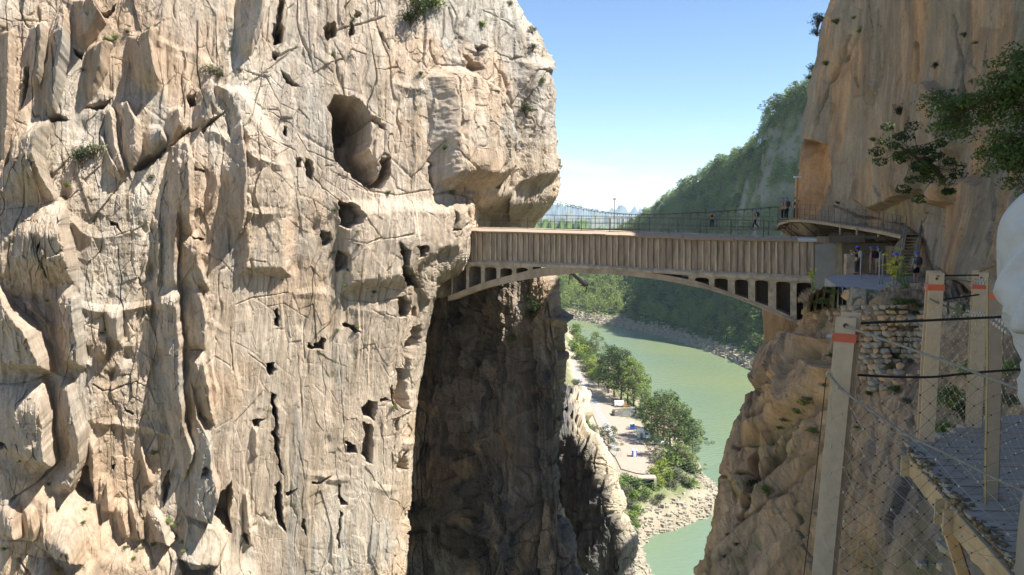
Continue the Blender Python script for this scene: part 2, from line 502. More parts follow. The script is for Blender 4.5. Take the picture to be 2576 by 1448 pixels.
def rock_noise(X, Y, U, Z, a=1.0, seed=0, block=(2.6, 6.5), slant=-0.12, blocky=1.0, flute=1.0, cols=1.0):
    Us = U + slant * Z + 0.35 * fbm(U / 4, Z / 9, 3, seed + 90)
    Zs = Z + 0.25 * U + 0.5 * fbm(U / 5, Z / 6, 2, seed + 91)
    h = 1.2 * a * fbm(Us / 12, Z / 20, 3, seed)
    patch = sstep(-0.3, 0.4, fbm(U / 8, Z / 10, 3, seed + 55))       # broken ground against smooth faces
    bl = blocky * (0.30 + 0.70 * patch)
    for k, (sx, amp, cr) in enumerate(((1.0, 0.42, .09), (0.42, 0.24, .09), (0.19, 0.10, .05), (0.09, 0.04, .015))):
        fc, ed = facets(Us / (block[0] * sx) + k * 7, Zs / (block[1] * sx * (1 if k < 2 else .75)), seed + 3 + k * 29)
        h += a * (bl if k < 2 else .12 + .88 * bl) * amp * fc
        keep = sstep(0.0, 0.45, fbm(U / (5 * sx + .5), Z / (6 * sx + .5), 2, seed + 66 + k))
        h -= a * cr * keep * np.exp(-(ed / 0.04) ** 2)
    w1_ = fbm(U / 3, Z / 7, 3, seed + 93)
    cm = cols * sstep(-0.25, 0.3, fbm(U / 10, Z / 9, 2, seed + 75))
    h += a * cm * 0.42 * saw(Us / 1.7 + 0.9 * w1_, seed + 21)
    h += a * (0.25 + cm) * 0.08 * saw(Us / 0.52 + 1.6 * w1_ + .3 * fbm(U / 1, Z / 2.5, 2, seed + 94), seed + 23)
    fl = flute * sstep(-0.45, 0.25, fbm(U / 9, Z / 10, 2, seed + 71) - 0.3 * patch)
    h += a * fl * (0.08 * ridged(Us / 0.62, Z / 8, 2, seed + 40) + 0.035 * fbm(Us / 0.25, Z / 2.6, 3, seed + 47))
    # long upright fissures wandering down the face, and a sparser slanting set
    nf = vnoise(Us / 1.5 + 1.1 * fbm(U / 2, Z / 5, 3, seed + 96), Z / 15, seed + 97) - 0.5
    h -= a * 0.26 * np.exp(-(nf / 0.022) ** 2) * sstep(-.35, .15, fbm(U / 3, Z / 5, 3, seed + 98))
    nf = vnoise(Us / 0.7 + 1.3 * fbm(U / 1.5, Z / 4, 3, seed + 99), Z / 9, seed + 100) - 0.5
    h -= a * 0.07 * np.exp(-(nf / 0.04) ** 2) * sstep(-.2, .25, fbm(U / 2, Z / 3, 3, seed + 101))
    nf = fbm((U * .6 + Z * .8) / 3.2, (Z * .6 - U * .8) / 11, 3, seed + 102)
    h -= a * blocky * 0.05 * np.exp(-(nf / 0.022) ** 2) * sstep(.0, .35, fbm(U / 4, Z / 4, 3, seed + 103))
    # overlapping ledges: steps that face down, broken along their length
    q = (Z + 0.35 * U + 1.6 * fbm(U / 5, Z / 5, 3, seed + 81)) / 4.6
    lm = sstep(.05, .4, fbm(U / 4, Z / 3, 2, seed + 83))
    h += a * blocky * 0.40 * lm * (1 - np.abs(((q - np.floor(q)) - .12) / .12).clip(0, 1)) * (.3 + patch)
    rg = ridged(U / 0.9, Z / 1.3, 4, seed + 60)
    h += a * (0.015 + 0.10 * patch) * rg + a * 0.03 * fbm(U / 0.2, Z / 0.3, 2, seed + 63)
    # scattered solution pockets
    f1, f2, cid, dx, dy = voro(Us / 1.9 + 3, Z / 2.6, seed + 130)
    h -= a * blocky * 0.55 * (cid > 0.80) * np.exp(-((dx / .16) ** 2 + ((dy) / .20) ** 2)) * (0.4 + patch)
    return h

def z5(pts): return [(x / 2.0, y / 2.0) for x, y in pts]
def z7(pts): return [(x / 2.003, 724.5 + y / 2.003) for x, y in pts]
def z6(pts): return [(671 + x / 2.0, y / 2.0) for x, y in pts]
def z8(pts): return [(671 + x / 1.948, 704 + y / 1.948) for x, y in pts]

FINS = [  # left foot, right arris
    (z5([(310, 30), (240, 200), (210, 400), (215, 520), (240, 590)]), z5([(330, 30), (345, 200), (340, 330), (300, 480), (262, 590)])),
    (z5([(155, 120), (145, 300), (140, 450)]), z5([(238, 120), (212, 400), (203, 450)])),
    (z5([(0, 160), (0, 500), (0, 850)]), z5([(68, 160), (60, 400), (52, 600), (18, 850)])),
    (z5([(380, 0), (375, 120), (385, 250)]), z5([(470, 0), (520, 120), (430, 250)])),
    (z5([(80, 690), (15, 850), (-20, 1010)]), z5([(235, 620), (215, 800), (262, 960), (285, 1010)])),
    (z5([(-60, 1040), (-60, 1448)]), z5([(300, 1020), (335, 1080), (345, 1180), (372, 1300), (388, 1448)])),
    (z5([(505, 560), (530, 700), (565, 900)]), z5([(552, 540), (570, 620), (582, 720), (632, 870)])),
    (z5([(500, 690), (530, 850), (590, 910)]), z5([(512, 690), (565, 810), (612, 890)])),
    (z5([(575, 510), (600, 650), (612, 790), (640, 860)]), z5([(640, 515), (690, 640), (697, 780), (665, 860)])),
    (z5([(640, 175), (650, 300), (690, 460)]), z5([(785, 175), (770, 280), (800, 420), (790, 460)])),
    (z5([(440, 230), (430, 330), (425, 500)]), z5([(560, 235), (520, 370), (455, 500)])),
    (z5([(700, 700), (705, 790)]), z5([(800, 640), (835, 720), (800, 790)])),
    (z5([(845, 545), (838, 640), (840, 745)]), z5([(905, 545), (917, 640), (850, 745)])),
    (z5([(1030, 400), (985, 520), (970, 650)]), z5([(1062, 400), (1062, 520), (1020, 650)])),
    (z5([(862, 720), (838, 850), (850, 1050), (905, 1180)]), z5([(935, 700), (965, 830), (968, 1000), (965, 1130)])),
    (z5([(1040, 860), (1045, 950), (1025, 1060)]), z5([(1085, 860), (1090, 950), (1050, 1060)])),
    (z5([(1155, 620), (1110, 850), (1140, 1000), (1165, 1210)]), z5([(1205, 620), (1228, 900), (1222, 1100), (1190, 1210)])),
    (z5([(1190, -60), (1180, 150), (1200, 290)]), z5([(1318, -60), (1305, 100), (1285, 180), (1250, 295)])),
    (z5([(895, 1170), (895, 1448)]), z5([(985, 1190), (1000, 1300), (1045, 1448)])),
    (z5([(770, 1090), (762, 1448)]), z5([(797, 1100), (803, 1250), (790, 1448)])),
    (z5([(830, 1060), (810, 1200), (805, 1448)]), z5([(905, 1070), (880, 1250), (890, 1448)])),
    (z7([(765, -10), (790, 150), (780, 300), (800, 500), (860, 750), (900, 960)]), z7([(895, -10), (905, 200), (917, 400), (935, 700), (973, 810), (925, 980)])),
    (z7([(912, -30), (918, 150), (922, 312)]), z7([(1000, -30), (1032, 150), (1030, 312)])),
    (z7([(930, 322), (935, 450), (1000, 640), (1055, 690)]), z7([(1022, 322), (1032, 450), (1065, 600), (1075, 690)])),
    (z7([(925, 380), (935, 560), (950, 900), (905, 1150)]), z7([(950, 380), (1000, 650), (1048, 750), (1062, 870), (1095, 1000), (1052, 1165)])),
    (z7([(-60, -40), (-60, 430)]), z7([(0, -20), (60, 90), (180, 180), (240, 320), (268, 430)])),
    (z7([(-60, 455), (-60, 870)]), z7([(215, 455), (252, 560), (272, 700), (292, 850), (240, 900)])),
    (z7([(265, 440), (275, 700), (300, 870), (240, 1000)]), z7([(345, 440), (392, 570), (432, 700), (420, 880), (360, 1010)])),
    (z7([(240, -20), (270, 200), (280, 400)]), z7([(372, -20), (402, 130), (424, 390)])),
    (z7([(80, 60), (230, 190), (262, 360)]), z7([(150, 60), (245, 190), (268, 330)])),
    (z7([(440, 760), (440, 900), (470, 1080)]), z7([(470, 760), (480, 900), (480, 1090)])),
    (z7([(480, 250), (478, 360)]), z7([(535, 245), (540, 360)])),
    (z7([(510, 110), (535, 300)]), z7([(600, 100), (605, 300)])),
    (z7([(20, 1040), (0, 1220)]), z7([(110, 1040), (135, 1220)])),
    (z7([(135, 1060), (130, 1240)]), z7([(180, 1060), (215, 1150), (190, 1240)])),
    (z7([(220, 1120), (190, 1260)]), z7([(240, 1120), (290, 1240)])),
    (z7([(210, 1230), (290, 1330)]), z7([(370, 1110), (440, 1290), (470, 1330)])),
    (z7([(150, 1320), (190, 1470)]), z7([(260, 1320), (350, 1380), (380, 1470)])),
    (z7([(280, 1330), (400, 1470)]), z7([(480, 1320), (560, 1470)])),
    (z7([(500, 960), (490, 1130)]), z7([(540, 950), (560, 1130)])),
    (z7([(560, 1110), (600, 1270)]), z7([(620, 1080), (645, 1270)])),
    (z7([(640, 1080), (650, 1280)]), z7([(665, 1080), (720, 1280)])),
    (z7([(740, 1120), (740, 1290)]), z7([(770, 1110), (870, 1260)])),
    (z7([(680, 740), (720, 1000)]), z7([(700, 740), (760, 1000)])),
    (z7([(1220, 1020), (1240, 1300)]), z7([(1235, 1020), (1270, 1300)])),
    (z7([(1265, 690), (1270, 850)]), z7([(1285, 690), (1290, 850)])),
]
DEEP = [  # (outline, depth in metres, edge softness)
    (z6([(300, 540), (345, 490), (400, 480), (470, 500), (530, 590), (512, 640), (515, 700), (505, 760), (560, 830), (555, 900), (540, 970), (490, 950), (430, 905), (345, 810), (330, 740), (335, 600)]), 5.5, 16),
    (z6([(300, 540), (345, 490), (420, 484), (470, 530), (500, 600), (470, 640), (400, 680), (335, 700), (335, 600)]), 2.5, 22),
    (z6([(565, 790), (620, 800), (622, 860), (575, 960), (520, 940), (570, 860)]), 2.6, 6),
    (z6([(512, 575), (590, 630), (600, 660), (560, 640), (520, 610)]), 1.3, 4),
    (z6([(360, 1000), (430, 1018), (482, 1080), (470, 1120), (395, 1155), (362, 1140)]), 3.0, 8),
    (z6([(350, 1250), (420, 1290), (400, 1360), (345, 1370)]), 1.6, 8),
    (z6([(295, 135), (345, 128), (342, 180), (305, 205), (292, 190)]), 1.8, 4),
    (z5([(1375, 110), (1415, 130), (1418, 200), (1385, 215), (1368, 180)]), 1.8, 4),
    (z5([(1395, 0), (1425, 0), (1420, 110), (1392, 120)]), 1.4, 4),
    (z5([(1368, 255), (1400, 265), (1390, 295), (1366, 290)]), 1.4, 4),
    (z6([(30, 130), (75, 90), (70, 210), (35, 215)]), 1.6, 5),
    (z6([(80, 340), (110, 380), (170, 445), (130, 440), (88, 390)]), 1.4, 5),
    (z6([(1055, 225), (1095, 240), (1085, 300), (1060, 280)]), 1.2, 4),
    (z6([(985, 270), (1020, 275), (1085, 350), (1060, 365), (1000, 330)]), 1.4, 4),
    (z6([(1110, 870), (1145, 872), (1130, 950), (1112, 945)]), 1.2, 3),
    (z6([(270, 1165), (320, 1170), (322, 1225), (285, 1240)]), 1.2, 4),
    (z6([(735, 1240), (770, 1238), (765, 1280), (740, 1300)]), 1.0, 4),
    (z6([(640, 1205), (690, 1260), (690, 1330), (740, 1400), (760, 1448), (700, 1448), (660, 1380), (655, 1280)]), 2.2, 6),
    (z6([(890, 1060), (905, 1075), (900, 1150), (945, 1165), (890, 1160)]), 1.0, 3),
    (z6([(800, 810), (815, 830), (820, 960), (800, 940)]), 1.0, 4),
    (z6([(185, 800), (225, 810), (240, 900), (200, 880)]), 1.3, 4),
    (z6([(150, 790), (165, 795), (170, 830), (155, 830)]), 0.8, 3),
    (z6([(415, 120), (440, 130), (440, 175), (420, 200)]), .9, 3),
    (z6([(550, 130), (590, 190), (610, 260), (585, 210)]), 1.0, 3),
    (z6([(440, 50), (475, 60), (470, 90), (445, 85)]), .5, 3),
    (z8([(630, 85), (665, 75), (690, 110), (680, 175), (640, 178)]), 1.8, 4),
    (z8([(705, 135), (722, 132), (724, 175), (708, 178)]), 1.0, 3),
    (z8([(700, 225), (735, 212), (742, 270), (725, 320), (690, 420), (665, 480), (672, 330)]), 2.2, 5),
    (z8([(637, 435), (685, 440), (690, 640), (655, 640), (630, 600)]), 1.6, 5),
    (z8([(610, 520), (632, 540), (630, 640), (612, 620)]), 1.6, 3),
    (z8([(465, 630), (495, 588), (538, 600), (530, 640), (522, 688), (478, 686)]), 2.2, 4),
    (z8([(552, 580), (590, 568), (598, 585), (560, 602)]), .9, 3),
    (z8([(480, 705), (515, 715), (524, 800), (520, 905), (495, 900), (468, 860), (478, 770)]), 2.0, 5),
    (z8([(392, 792), (435, 820), (442, 850), (395, 853)]), 1.7, 4),
    (z8([(205, 318), (235, 335), (262, 290), (282, 300), (275, 345), (235, 350), (205, 340)]), 1.4, 4),
    (z8([(5, 415), (40, 405), (48, 440), (25, 470), (8, 450)]), 1.8, 4),
    (z8([(25, 545), (45, 560), (50, 800), (78, 960), (60, 930), (35, 780)]), 1.5, 4),
    (z8([(40, 1010), (68, 985), (72, 1100), (85, 1235), (50, 1210), (40, 1150)]), 1.8, 5),
    (z8([(352, 1005), (368, 1005), (368, 1080), (400, 1110), (360, 1120)]), 1.5, 4),
    (z8([(355, 1130), (372, 1140), (368, 1320), (355, 1330)]), .9, 4),
    (z8([(640, 838), (660, 830), (668, 880), (690, 830), (700, 930), (650, 925)]), 1.6, 4),
    (z8([(640, 690), (655, 690), (650, 740), (640, 735)]), .9, 3),
    (z8([(686, 1140), (715, 1135), (705, 1180), (695, 1250), (676, 1220)]), 2.2, 4),
    (z8([(218, 985), (260, 990), (312, 960), (300, 985), (228, 1005)]), 1.2, 4),
    (z8([(42, 150), (62, 140), (58, 230), (44, 235)]), 1.0, 3),
    (z8([(380, 210), (420, 225), (470, 270), (440, 260), (390, 235)]), 1.1, 3),
    (z8([(175, 1180), (188, 1180), (190, 1260), (176, 1250)]), .7, 3),
    (z8([(90, 1050), (120, 1045), (150, 1030), (125, 1065), (95, 1070)]), .9, 3),
    (z7([(1015, 890), (1035, 876), (1065, 895), (1062, 930), (1018, 935)]), 1.0, 7),
    (z7([(1160, 975), (1170, 1040), (1170, 1240), (1110, 1210), (1055, 1165), (1095, 1060)]), 3.2, 9),
    (z7([(415, 900), (450, 900), (475, 1080), (430, 1080), (370, 1040), (400, 960)]), 2.2, 8),
    (z7([(-10, 750), (50, 775), (50, 800), (0, 790)]), 1.2, 4),
    (z7([(1345, 405), (1375, 378), (1398, 400), (1385, 432), (1355, 425)]), 1.8, 4),
    (z7([(1275, 665), (1330, 668), (1310, 700), (1285, 700)]), 1.5, 3),
    (z7([(1370, 545), (1392, 540), (1398, 660), (1410, 780), (1412, 880), (1385, 780), (1372, 620)]), 1.3, 4),
    (z7([(1390, 1000), (1412, 990), (1412, 1190), (1440, 1230), (1388, 1190)]), 1.4, 4),
    (z7([(1395, 100), (1405, 100), (1405, 200), (1385, 200)]), 1.2, 3),
    (z7([(625, 600), (680, 630), (670, 645), (635, 625)]), .9, 3),
    (z7([(555, 910), (572, 905), (570, 940), (556, 935)]), .8, 3),
    (z7([(835, 1275), (880, 1255), (880, 1270), (845, 1285)]), .9, 3),
    (z7([(1230, 1250), (1255, 1240), (1268, 1300), (1240, 1300)]), .9, 4),
    (z7([(820, 960), (845, 930), (850, 1060), (815, 1120)]), 1.2, 5),
    (z7([(900, 1350), (980, 1390), (1080, 1380), (1100, 1360), (1060, 1448), (920, 1448)]), 1.4, 8),
    (z5([(500, 75), (560, 55), (590, 25), (585, 50), (545, 100), (510, 95)]), 2.0, 4),
    (z5([(365, 255), (415, 280), (410, 305), (368, 285)]), 1.5, 4),
    (z5([(430, 540), (500, 510), (560, 500), (515, 550), (490, 560)]), 1.6, 5),
    (z5([(945, 500), (995, 470), (985, 540), (950, 560)]), 1.5, 6),
    (z5([(665, 855), (740, 790), (835, 735), (830, 765), (760, 830), (690, 870)]), 1.7, 5),
    (z5([(850, 735), (920, 665), (1000, 640), (930, 680), (870, 745)]), 1.5, 4),
    (z5([(1000, 660), (1060, 610), (1140, 560), (1070, 630), (1010, 680)]), 1.0, 4),
    (z5([(202, 1235), (245, 1210), (215, 1270), (262, 1400), (240, 1370)]), 1.5, 5),
    (z5([(240, 590), (305, 575), (345, 600), (250, 625)]), 1.3, 5),
    (z5([(130, 350), (160, 345), (150, 430), (60, 660), (100, 560)]), 1.2, 6),
    (z5([(1420, 635), (1440, 640), (1440, 690), (1424, 680)]), 1.2, 4),
    (z5([(540, 1105), (590, 1115), (605, 1180), (580, 1130), (555, 1130)]), .9, 3),
    (z5([(980, 835), (1035, 850), (1020, 865), (985, 850)]), 1.0, 3),
    (z5([(970, 1185), (1025, 1195), (1010, 1210), (975, 1200)]), .9, 3),
]
CRACKS = [
    (z6([(330, 165), (440, 130), (590, 78)]), 3, 1.0), (z6([(20, 310), (80, 270), (150, 235)]), 3, .7),
    (z6([(0, 390), (60, 520), (180, 580)]), 2, .35), (z6([(780, 400), (860, 320), (1000, 330), (1080, 400), (1150, 470), (1195, 560), (1200, 640)]), 3, .55),
    (z6([(1195, 480), (1220, 650), (1222, 800), (1212, 940)]), 6, 2.2), (z6([(870, 450), (880, 600), (905, 730)]), 3, .5),
    (z6([(820, 200), (830, 270), (860, 320)]), 3.5, 1.2), (z6([(930, 30), (960, 150), (1000, 200)]), 3, .8),
    (z6([(820, 985), (900, 975), (990, 1005), (1060, 1010)]), 3.5, .8), (z6([(540, 350), (600, 360), (660, 335)]), 2.5, .7),
    (z6([(790, 480), (800, 640), (790, 800)]), 2, .35), (z6([(230, 230), (240, 300), (330, 370)]), 2, .4),
    (z6([(1290, 600), (1330, 700), (1345, 790)]), 2, .4), (z6([(1340, 500), (1395, 560), (1440, 570)]), 2.5, .5),
    (z6([(1100, 60), (1180, 100), (1230, 150), (1250, 260)]), 2.5, .7), (z6([(1130, 330), (1180, 380), (1190, 480)]), 4, 1.2),
    (z6([(0, 560), (120, 620), (200, 760), (330, 810)]), 2, .4), (z6([(0, 700), (140, 760), (280, 940), (380, 1020)]), 2.5, .4),
    (z6([(350, 870), (500, 960), (640, 990), (800, 960)]), 2.5, .4), (z6([(480, 1085), (560, 1200), (700, 1180)]), 2.5, .5),
    (z6([(380, 1200), (480, 1230), (560, 1190)]), 2.5, .5), (z6([(1000, 640), (1060, 690), (1090, 820)]), 3, .4),
    (z7([(0, 485), (120, 480), (265, 435), (345, 445)]), 2.5, 1.0), (z7([(900, 315), (1030, 314)]), 2.5, 1.0),
    (z7([(470, 485), (510, 520), (560, 515), (620, 490), (680, 475), (740, 500)]), 3, .8),
    (z7([(90, 1035), (240, 930), (295, 860)]), 4, 1.2), (z7([(100, 1010), (60, 900)]), 2, .4),
    (z7([(0, 1240), (130, 1240), (190, 1235)]), 2, .5), (z7([(150, 1310), (300, 1325), (480, 1315)]), 2, .6),
    (z7([(200, 1250), (260, 1290), (380, 1240)]), 2, .5), (z7([(120, 1330), (170, 1400), (200, 1448)]), 5, 1.2),
    (z7([(620, 940), (700, 1000), (720, 1200)]), 2, .4), (z7([(290, 0), (320, 120), (350, 250), (340, 330)]), 3, .6),
    (z7([(0, 10), (100, 60), (230, 190), (275, 350)]), 3, .8), (z7([(1165, 200), (1170, 420)]), 2, .4),
    (z7([(1250, 340), (1340, 400)]), 2, .4), (z7([(1190, 90), (1280, 60), (1448, 30)]), 2, .4),
    (z5([(300, 1010), (240, 1040), (180, 1110)]), 2.5, .5), (z5([(0, 1050), (150, 1040), (290, 1010)]), 2.5, .5),
    (z5([(900, 1170), (970, 1190), (1030, 1200)]), 2, .6), (z5([(1240, 440), (1350, 350), (1475, 250)]), 2.5, .6),
    (z5([(1290, 800), (1400, 900), (1475, 960)]), 2, .35), (z5([(1200, 700), (1300, 690), (1420, 750)]), 2, .4),
    (z5([(1180, 1330), (1280, 1370), (1380, 1400)]), 2, .4), (z5([(80, 110), (240, 115)]), 2.5, .6),
    (z5([(0, 100), (60, 120), (150, 110)]), 2.5, .5), (z5([(1040, 1270), (1120, 1310), (1180, 1380)]), 2, .4),
    (z8([(350, 310), (360, 450), (375, 700), (385, 850)]), 2, .4), (z8([(150, 320), (165, 520), (170, 730)]), 2, .35),
    (z8([(270, 400), (285, 650), (290, 850)]), 2, .3), (z8([(0, 140), (90, 120), (200, 190)]), 2, .35),
    (z8([(480, 1000), (510, 1080), (525, 1200)]), 2, .3), (z8([(560, 640), (570, 800), (575, 1000)]), 2, .25),
    (z8([(150, 790), (180, 950), (170, 1200)]), 2, .35), (z8([(350, 60), (400, 100), (520, 110), (640, 90)]), 3, .5),
    (z8([(480, 40), (560, 30), (660, 60)]), 3, .4),
]
BULGE = [
    (z6([(790, 380), (870, 325), (1000, 335), (1110, 430), (1190, 560), (1200, 700), (1200, 900), (1100, 960), (900, 980), (810, 930), (790, 700)]), 2.2, 45),
    (z6([(1230, 300), (1400, 300), (1470, 900), (1400, 940), (1215, 960), (1225, 700)]), 1.2, 40),
    (z7([(-40, 800), (220, 860), (300, 960), (480, 1090), (640, 1270), (900, 1280), (1100, 1180), (1200, 1330), (1300, 1380), (1400, 1600), (-60, 1600), (-60, 900)]), 1.3, 60),
    (z6([(330, 1000), (700, 990), (1000, 1010), (1000, 1100), (950, 1300), (840, 1300), (700, 1448), (350, 1500), (345, 1200)]), .9, 40),
    (z7([(930, 1150), (1100, 1180), (1150, 1270), (1100, 1370), (900, 1350)]), 1.0, 12),
    (z5([(1040, 400), (1240, 450), (1420, 700), (1475, 900), (1475, 1400), (1190, 1400), (1200, 700)]), .8, 30),
]
def cliff_depth(X, Y):
    base = pl([(-400, 48), (0, 51), (500, 55), (900, 59), (1060, 61), (1150, 63.2), (1250, 67), (1390, 71), (1450, 73)], X)
    # the face leans back a little towards its top, and is hollowed behind the bridge
    base = base + np.clip((500 - Y) / 500, 0, 2) * 2.0
    hollow = sstep(1160, 1195, X) * sstep(505, 560, Y + (X < 1280) * 25) * (1 - sstep(690, 740, Y))
    return base + 4.5 * hollow + 1.2 * np.exp(-((Y - 560) / 60.0) ** 2) * sstep(1180, 1230, X)
def left_feat(X, Y, U, Z, V):
    xw = X + 5.0 * fbm(U / 1.6, Z / 1.6, 3, 301) + 2.2 * fbm(U / .4, Z / .4, 2, 305)
    yw = Y + 6.0 * fbm(U / 1.9, Z / 1.9, 3, 311)
    n = rock_noise(X, Y, U, Z, 0.85, 1)
    H = np.zeros(X.shape)
    for p, a, e in BULGE:
        H = carve(xw, yw, H, p, -a, e)
    B = H.copy(); S = np.zeros(X.shape)
    for l, r in FINS:
        S = fin(xw, yw, S, l, r)
    fc, ed = facets((U - .12 * Z) / .9, Z / 1.9, 351); fc2, ed2 = facets((U - .12 * Z) / .34, Z / .6, 353)
    H = B + S * (1 + .13 * fc + .05 * fc2) + (S > .05) * .10 * ridged(U / .7, Z / 2.2, 3, 355)
    for pts, w, d in CRACKS:
        crack(xw, yw, H, pts, w * .75, d * .38)
    xr_, yr_ = xw + 7 * fbm(U / .6, Z / .6, 3, 321), yw + 7 * fbm(U / .5, Z / .5, 3, 323)
    for p, d, e in DEEP:
        carve(xr_, yr_, H, p, d, e)
    smooth = np.where(S > 0.05, 0.8, 1.0)             # clean slab faces carry less relief
    smooth = blur(smooth, 3) * (1 - .40 * sstep(450, 560, X) * (1 - sstep(940, 1060, X)) * sstep(480, 640, Y))
    return H + n * smooth
def left_col(X, Y, U, Z, H):
    cream, orange, grey, brown, pale = A3(.52, .43, .34), A3(.53, .385, .265), A3(.40, .385, .345), A3(.31, .245, .17), A3(.57, .505, .42)
    c = np.zeros(X.shape + (3,)) + cream
    c = mixc(c, pale, 0.8 * sstep(-.1, .5, fbm(U / 6, Z / 12, 4, 500)))
    gw = X + 60 * fbm(U / 5, Z / 8, 3, 510)
    greym = sstep(1000, 1080, gw + 0.10 * (Y - 200)) * (1 - sstep(330, 480, Y + 60 * fbm(U / 4, Z / 4, 3, 512)))
    c = mixc(c, grey, 1.0 * greym * (0.6 + 0.4 * fbm(U / 2, Z / 6, 3, 514)))
    c = mixc(c, grey, 0.6 * sstep(.05, .45, fbm(U / 1.2, Z / 9, 4, 520)) * sstep(-.2, .3, fbm(U / 12, Z / 14, 2, 521)))
    c = mixc(c, orange, 0.65 * sstep(.0, .5, fbm(U / 4, Z / 6, 4, 530)))
    c = mixc(c, orange, 0.5 * (1 - sstep(230, 420, X)) * sstep(-.3, .3, fbm(U / 3, Z / 5, 3, 533)))
    ub = np.exp(-((Y - 470) / 70.0) ** 2) * sstep(1060, 1130, X)
    c = mixc(c, orange, 0.6 * ub * sstep(-.5, .2, fbm(U / 3, Z / 3, 3, 540)))
    c = mixc(c, brown, 0.5 * sstep(.18, .5, fbm(U / .8, Z / 5, 4, 550)))
    # darker brown-grey rock low in the gorge and round the hollow behind the bridge
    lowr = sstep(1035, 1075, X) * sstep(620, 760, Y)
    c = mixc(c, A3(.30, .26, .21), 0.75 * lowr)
    return blocktone(c, U, Z, 560, .10)
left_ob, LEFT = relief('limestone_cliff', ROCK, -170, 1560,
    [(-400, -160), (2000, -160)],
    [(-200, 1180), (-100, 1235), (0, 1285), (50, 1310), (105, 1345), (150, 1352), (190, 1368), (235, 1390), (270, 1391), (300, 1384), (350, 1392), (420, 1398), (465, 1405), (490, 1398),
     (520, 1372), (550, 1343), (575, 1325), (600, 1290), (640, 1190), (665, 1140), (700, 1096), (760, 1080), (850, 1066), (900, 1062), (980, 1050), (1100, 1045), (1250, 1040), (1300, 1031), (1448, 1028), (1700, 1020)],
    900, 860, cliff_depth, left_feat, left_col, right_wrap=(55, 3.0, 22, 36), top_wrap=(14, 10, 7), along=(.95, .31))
tag(left_ob, 'tall sunlit cream limestone cliff with deep caves on the far side of the gorge', 'cliff')

# ================================================================== PIER ROCK under the bridge
def pier_depth(X, Y):
    return pl([(1000, 80), (1080, 80), (1150, 78), (1230, 74.5), (1330, 72), (1400, 70.5), (1450, 70)], X) - 0.0022 * (Y - 700)
def pier_feat(X, Y, U, Z, V):
    h = rock_noise(X, Y, U, Z, 1.75, 41, (2.4, 4.6), 0.05)
    h += 1.3 * np.exp(-(((X - 1290 - 0.02 * (Y - 700)) / 26.0) ** 2)) - 1.6 * np.exp(-(((X - 1190) / 22.0) ** 2)) + .9 * np.exp(-(((X - 1130) / 24.0) ** 2)) * sstep(800, 1000, Y)
    f1, f2, cid, dx, dy = voro(U / 3.2, Z / 2.6, 77)
    lump = sstep(850, 1050, Y) * (1 - sstep(1150, 1230, X))
    h += 1.2 * lump * np.sqrt(np.clip(1 - f1 * f1 * 1.3, 0, 1))
    crack(X, Y, h, [(1325, 850), (1330, 1000), (1345, 1200), (1355, 1448)], 5, 1.6)
    crack(X, Y, h, [(1205, 780), (1215, 900), (1230, 1000)], 4, 1.0)
    for pts in ([(1280, 730), (1270, 850), (1285, 960)], [(1380, 760), (1390, 900), (1380, 1050)], [(1260, 1180), (1265, 1330), (1250, 1450)], [(1400, 1180), (1405, 1300), (1395, 1450)], [(1150, 860), (1145, 1000), (1160, 1150)]):
        crack(X, Y, h, pts, 4.5, 1.3)
    return h
def pier_col(X, Y, U, Z, H):
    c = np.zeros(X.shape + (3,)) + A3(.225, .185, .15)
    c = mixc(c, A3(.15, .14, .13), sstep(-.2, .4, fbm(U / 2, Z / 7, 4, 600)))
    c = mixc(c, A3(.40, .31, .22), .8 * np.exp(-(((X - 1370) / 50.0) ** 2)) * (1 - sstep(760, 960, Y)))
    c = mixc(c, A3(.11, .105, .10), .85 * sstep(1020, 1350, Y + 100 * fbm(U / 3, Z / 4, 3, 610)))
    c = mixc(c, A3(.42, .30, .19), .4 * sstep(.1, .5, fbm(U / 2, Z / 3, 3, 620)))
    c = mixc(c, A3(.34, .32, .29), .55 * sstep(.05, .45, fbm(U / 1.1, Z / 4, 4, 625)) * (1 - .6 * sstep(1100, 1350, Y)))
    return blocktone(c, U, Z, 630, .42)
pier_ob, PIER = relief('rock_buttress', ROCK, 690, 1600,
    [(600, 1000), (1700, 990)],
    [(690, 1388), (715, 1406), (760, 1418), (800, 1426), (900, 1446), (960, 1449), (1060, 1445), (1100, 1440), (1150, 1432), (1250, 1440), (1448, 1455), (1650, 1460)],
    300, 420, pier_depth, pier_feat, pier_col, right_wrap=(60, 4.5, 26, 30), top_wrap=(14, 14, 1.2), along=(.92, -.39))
tag(pier_ob, 'shaded brown rock buttress standing below the left end of the aqueduct', 'rock')

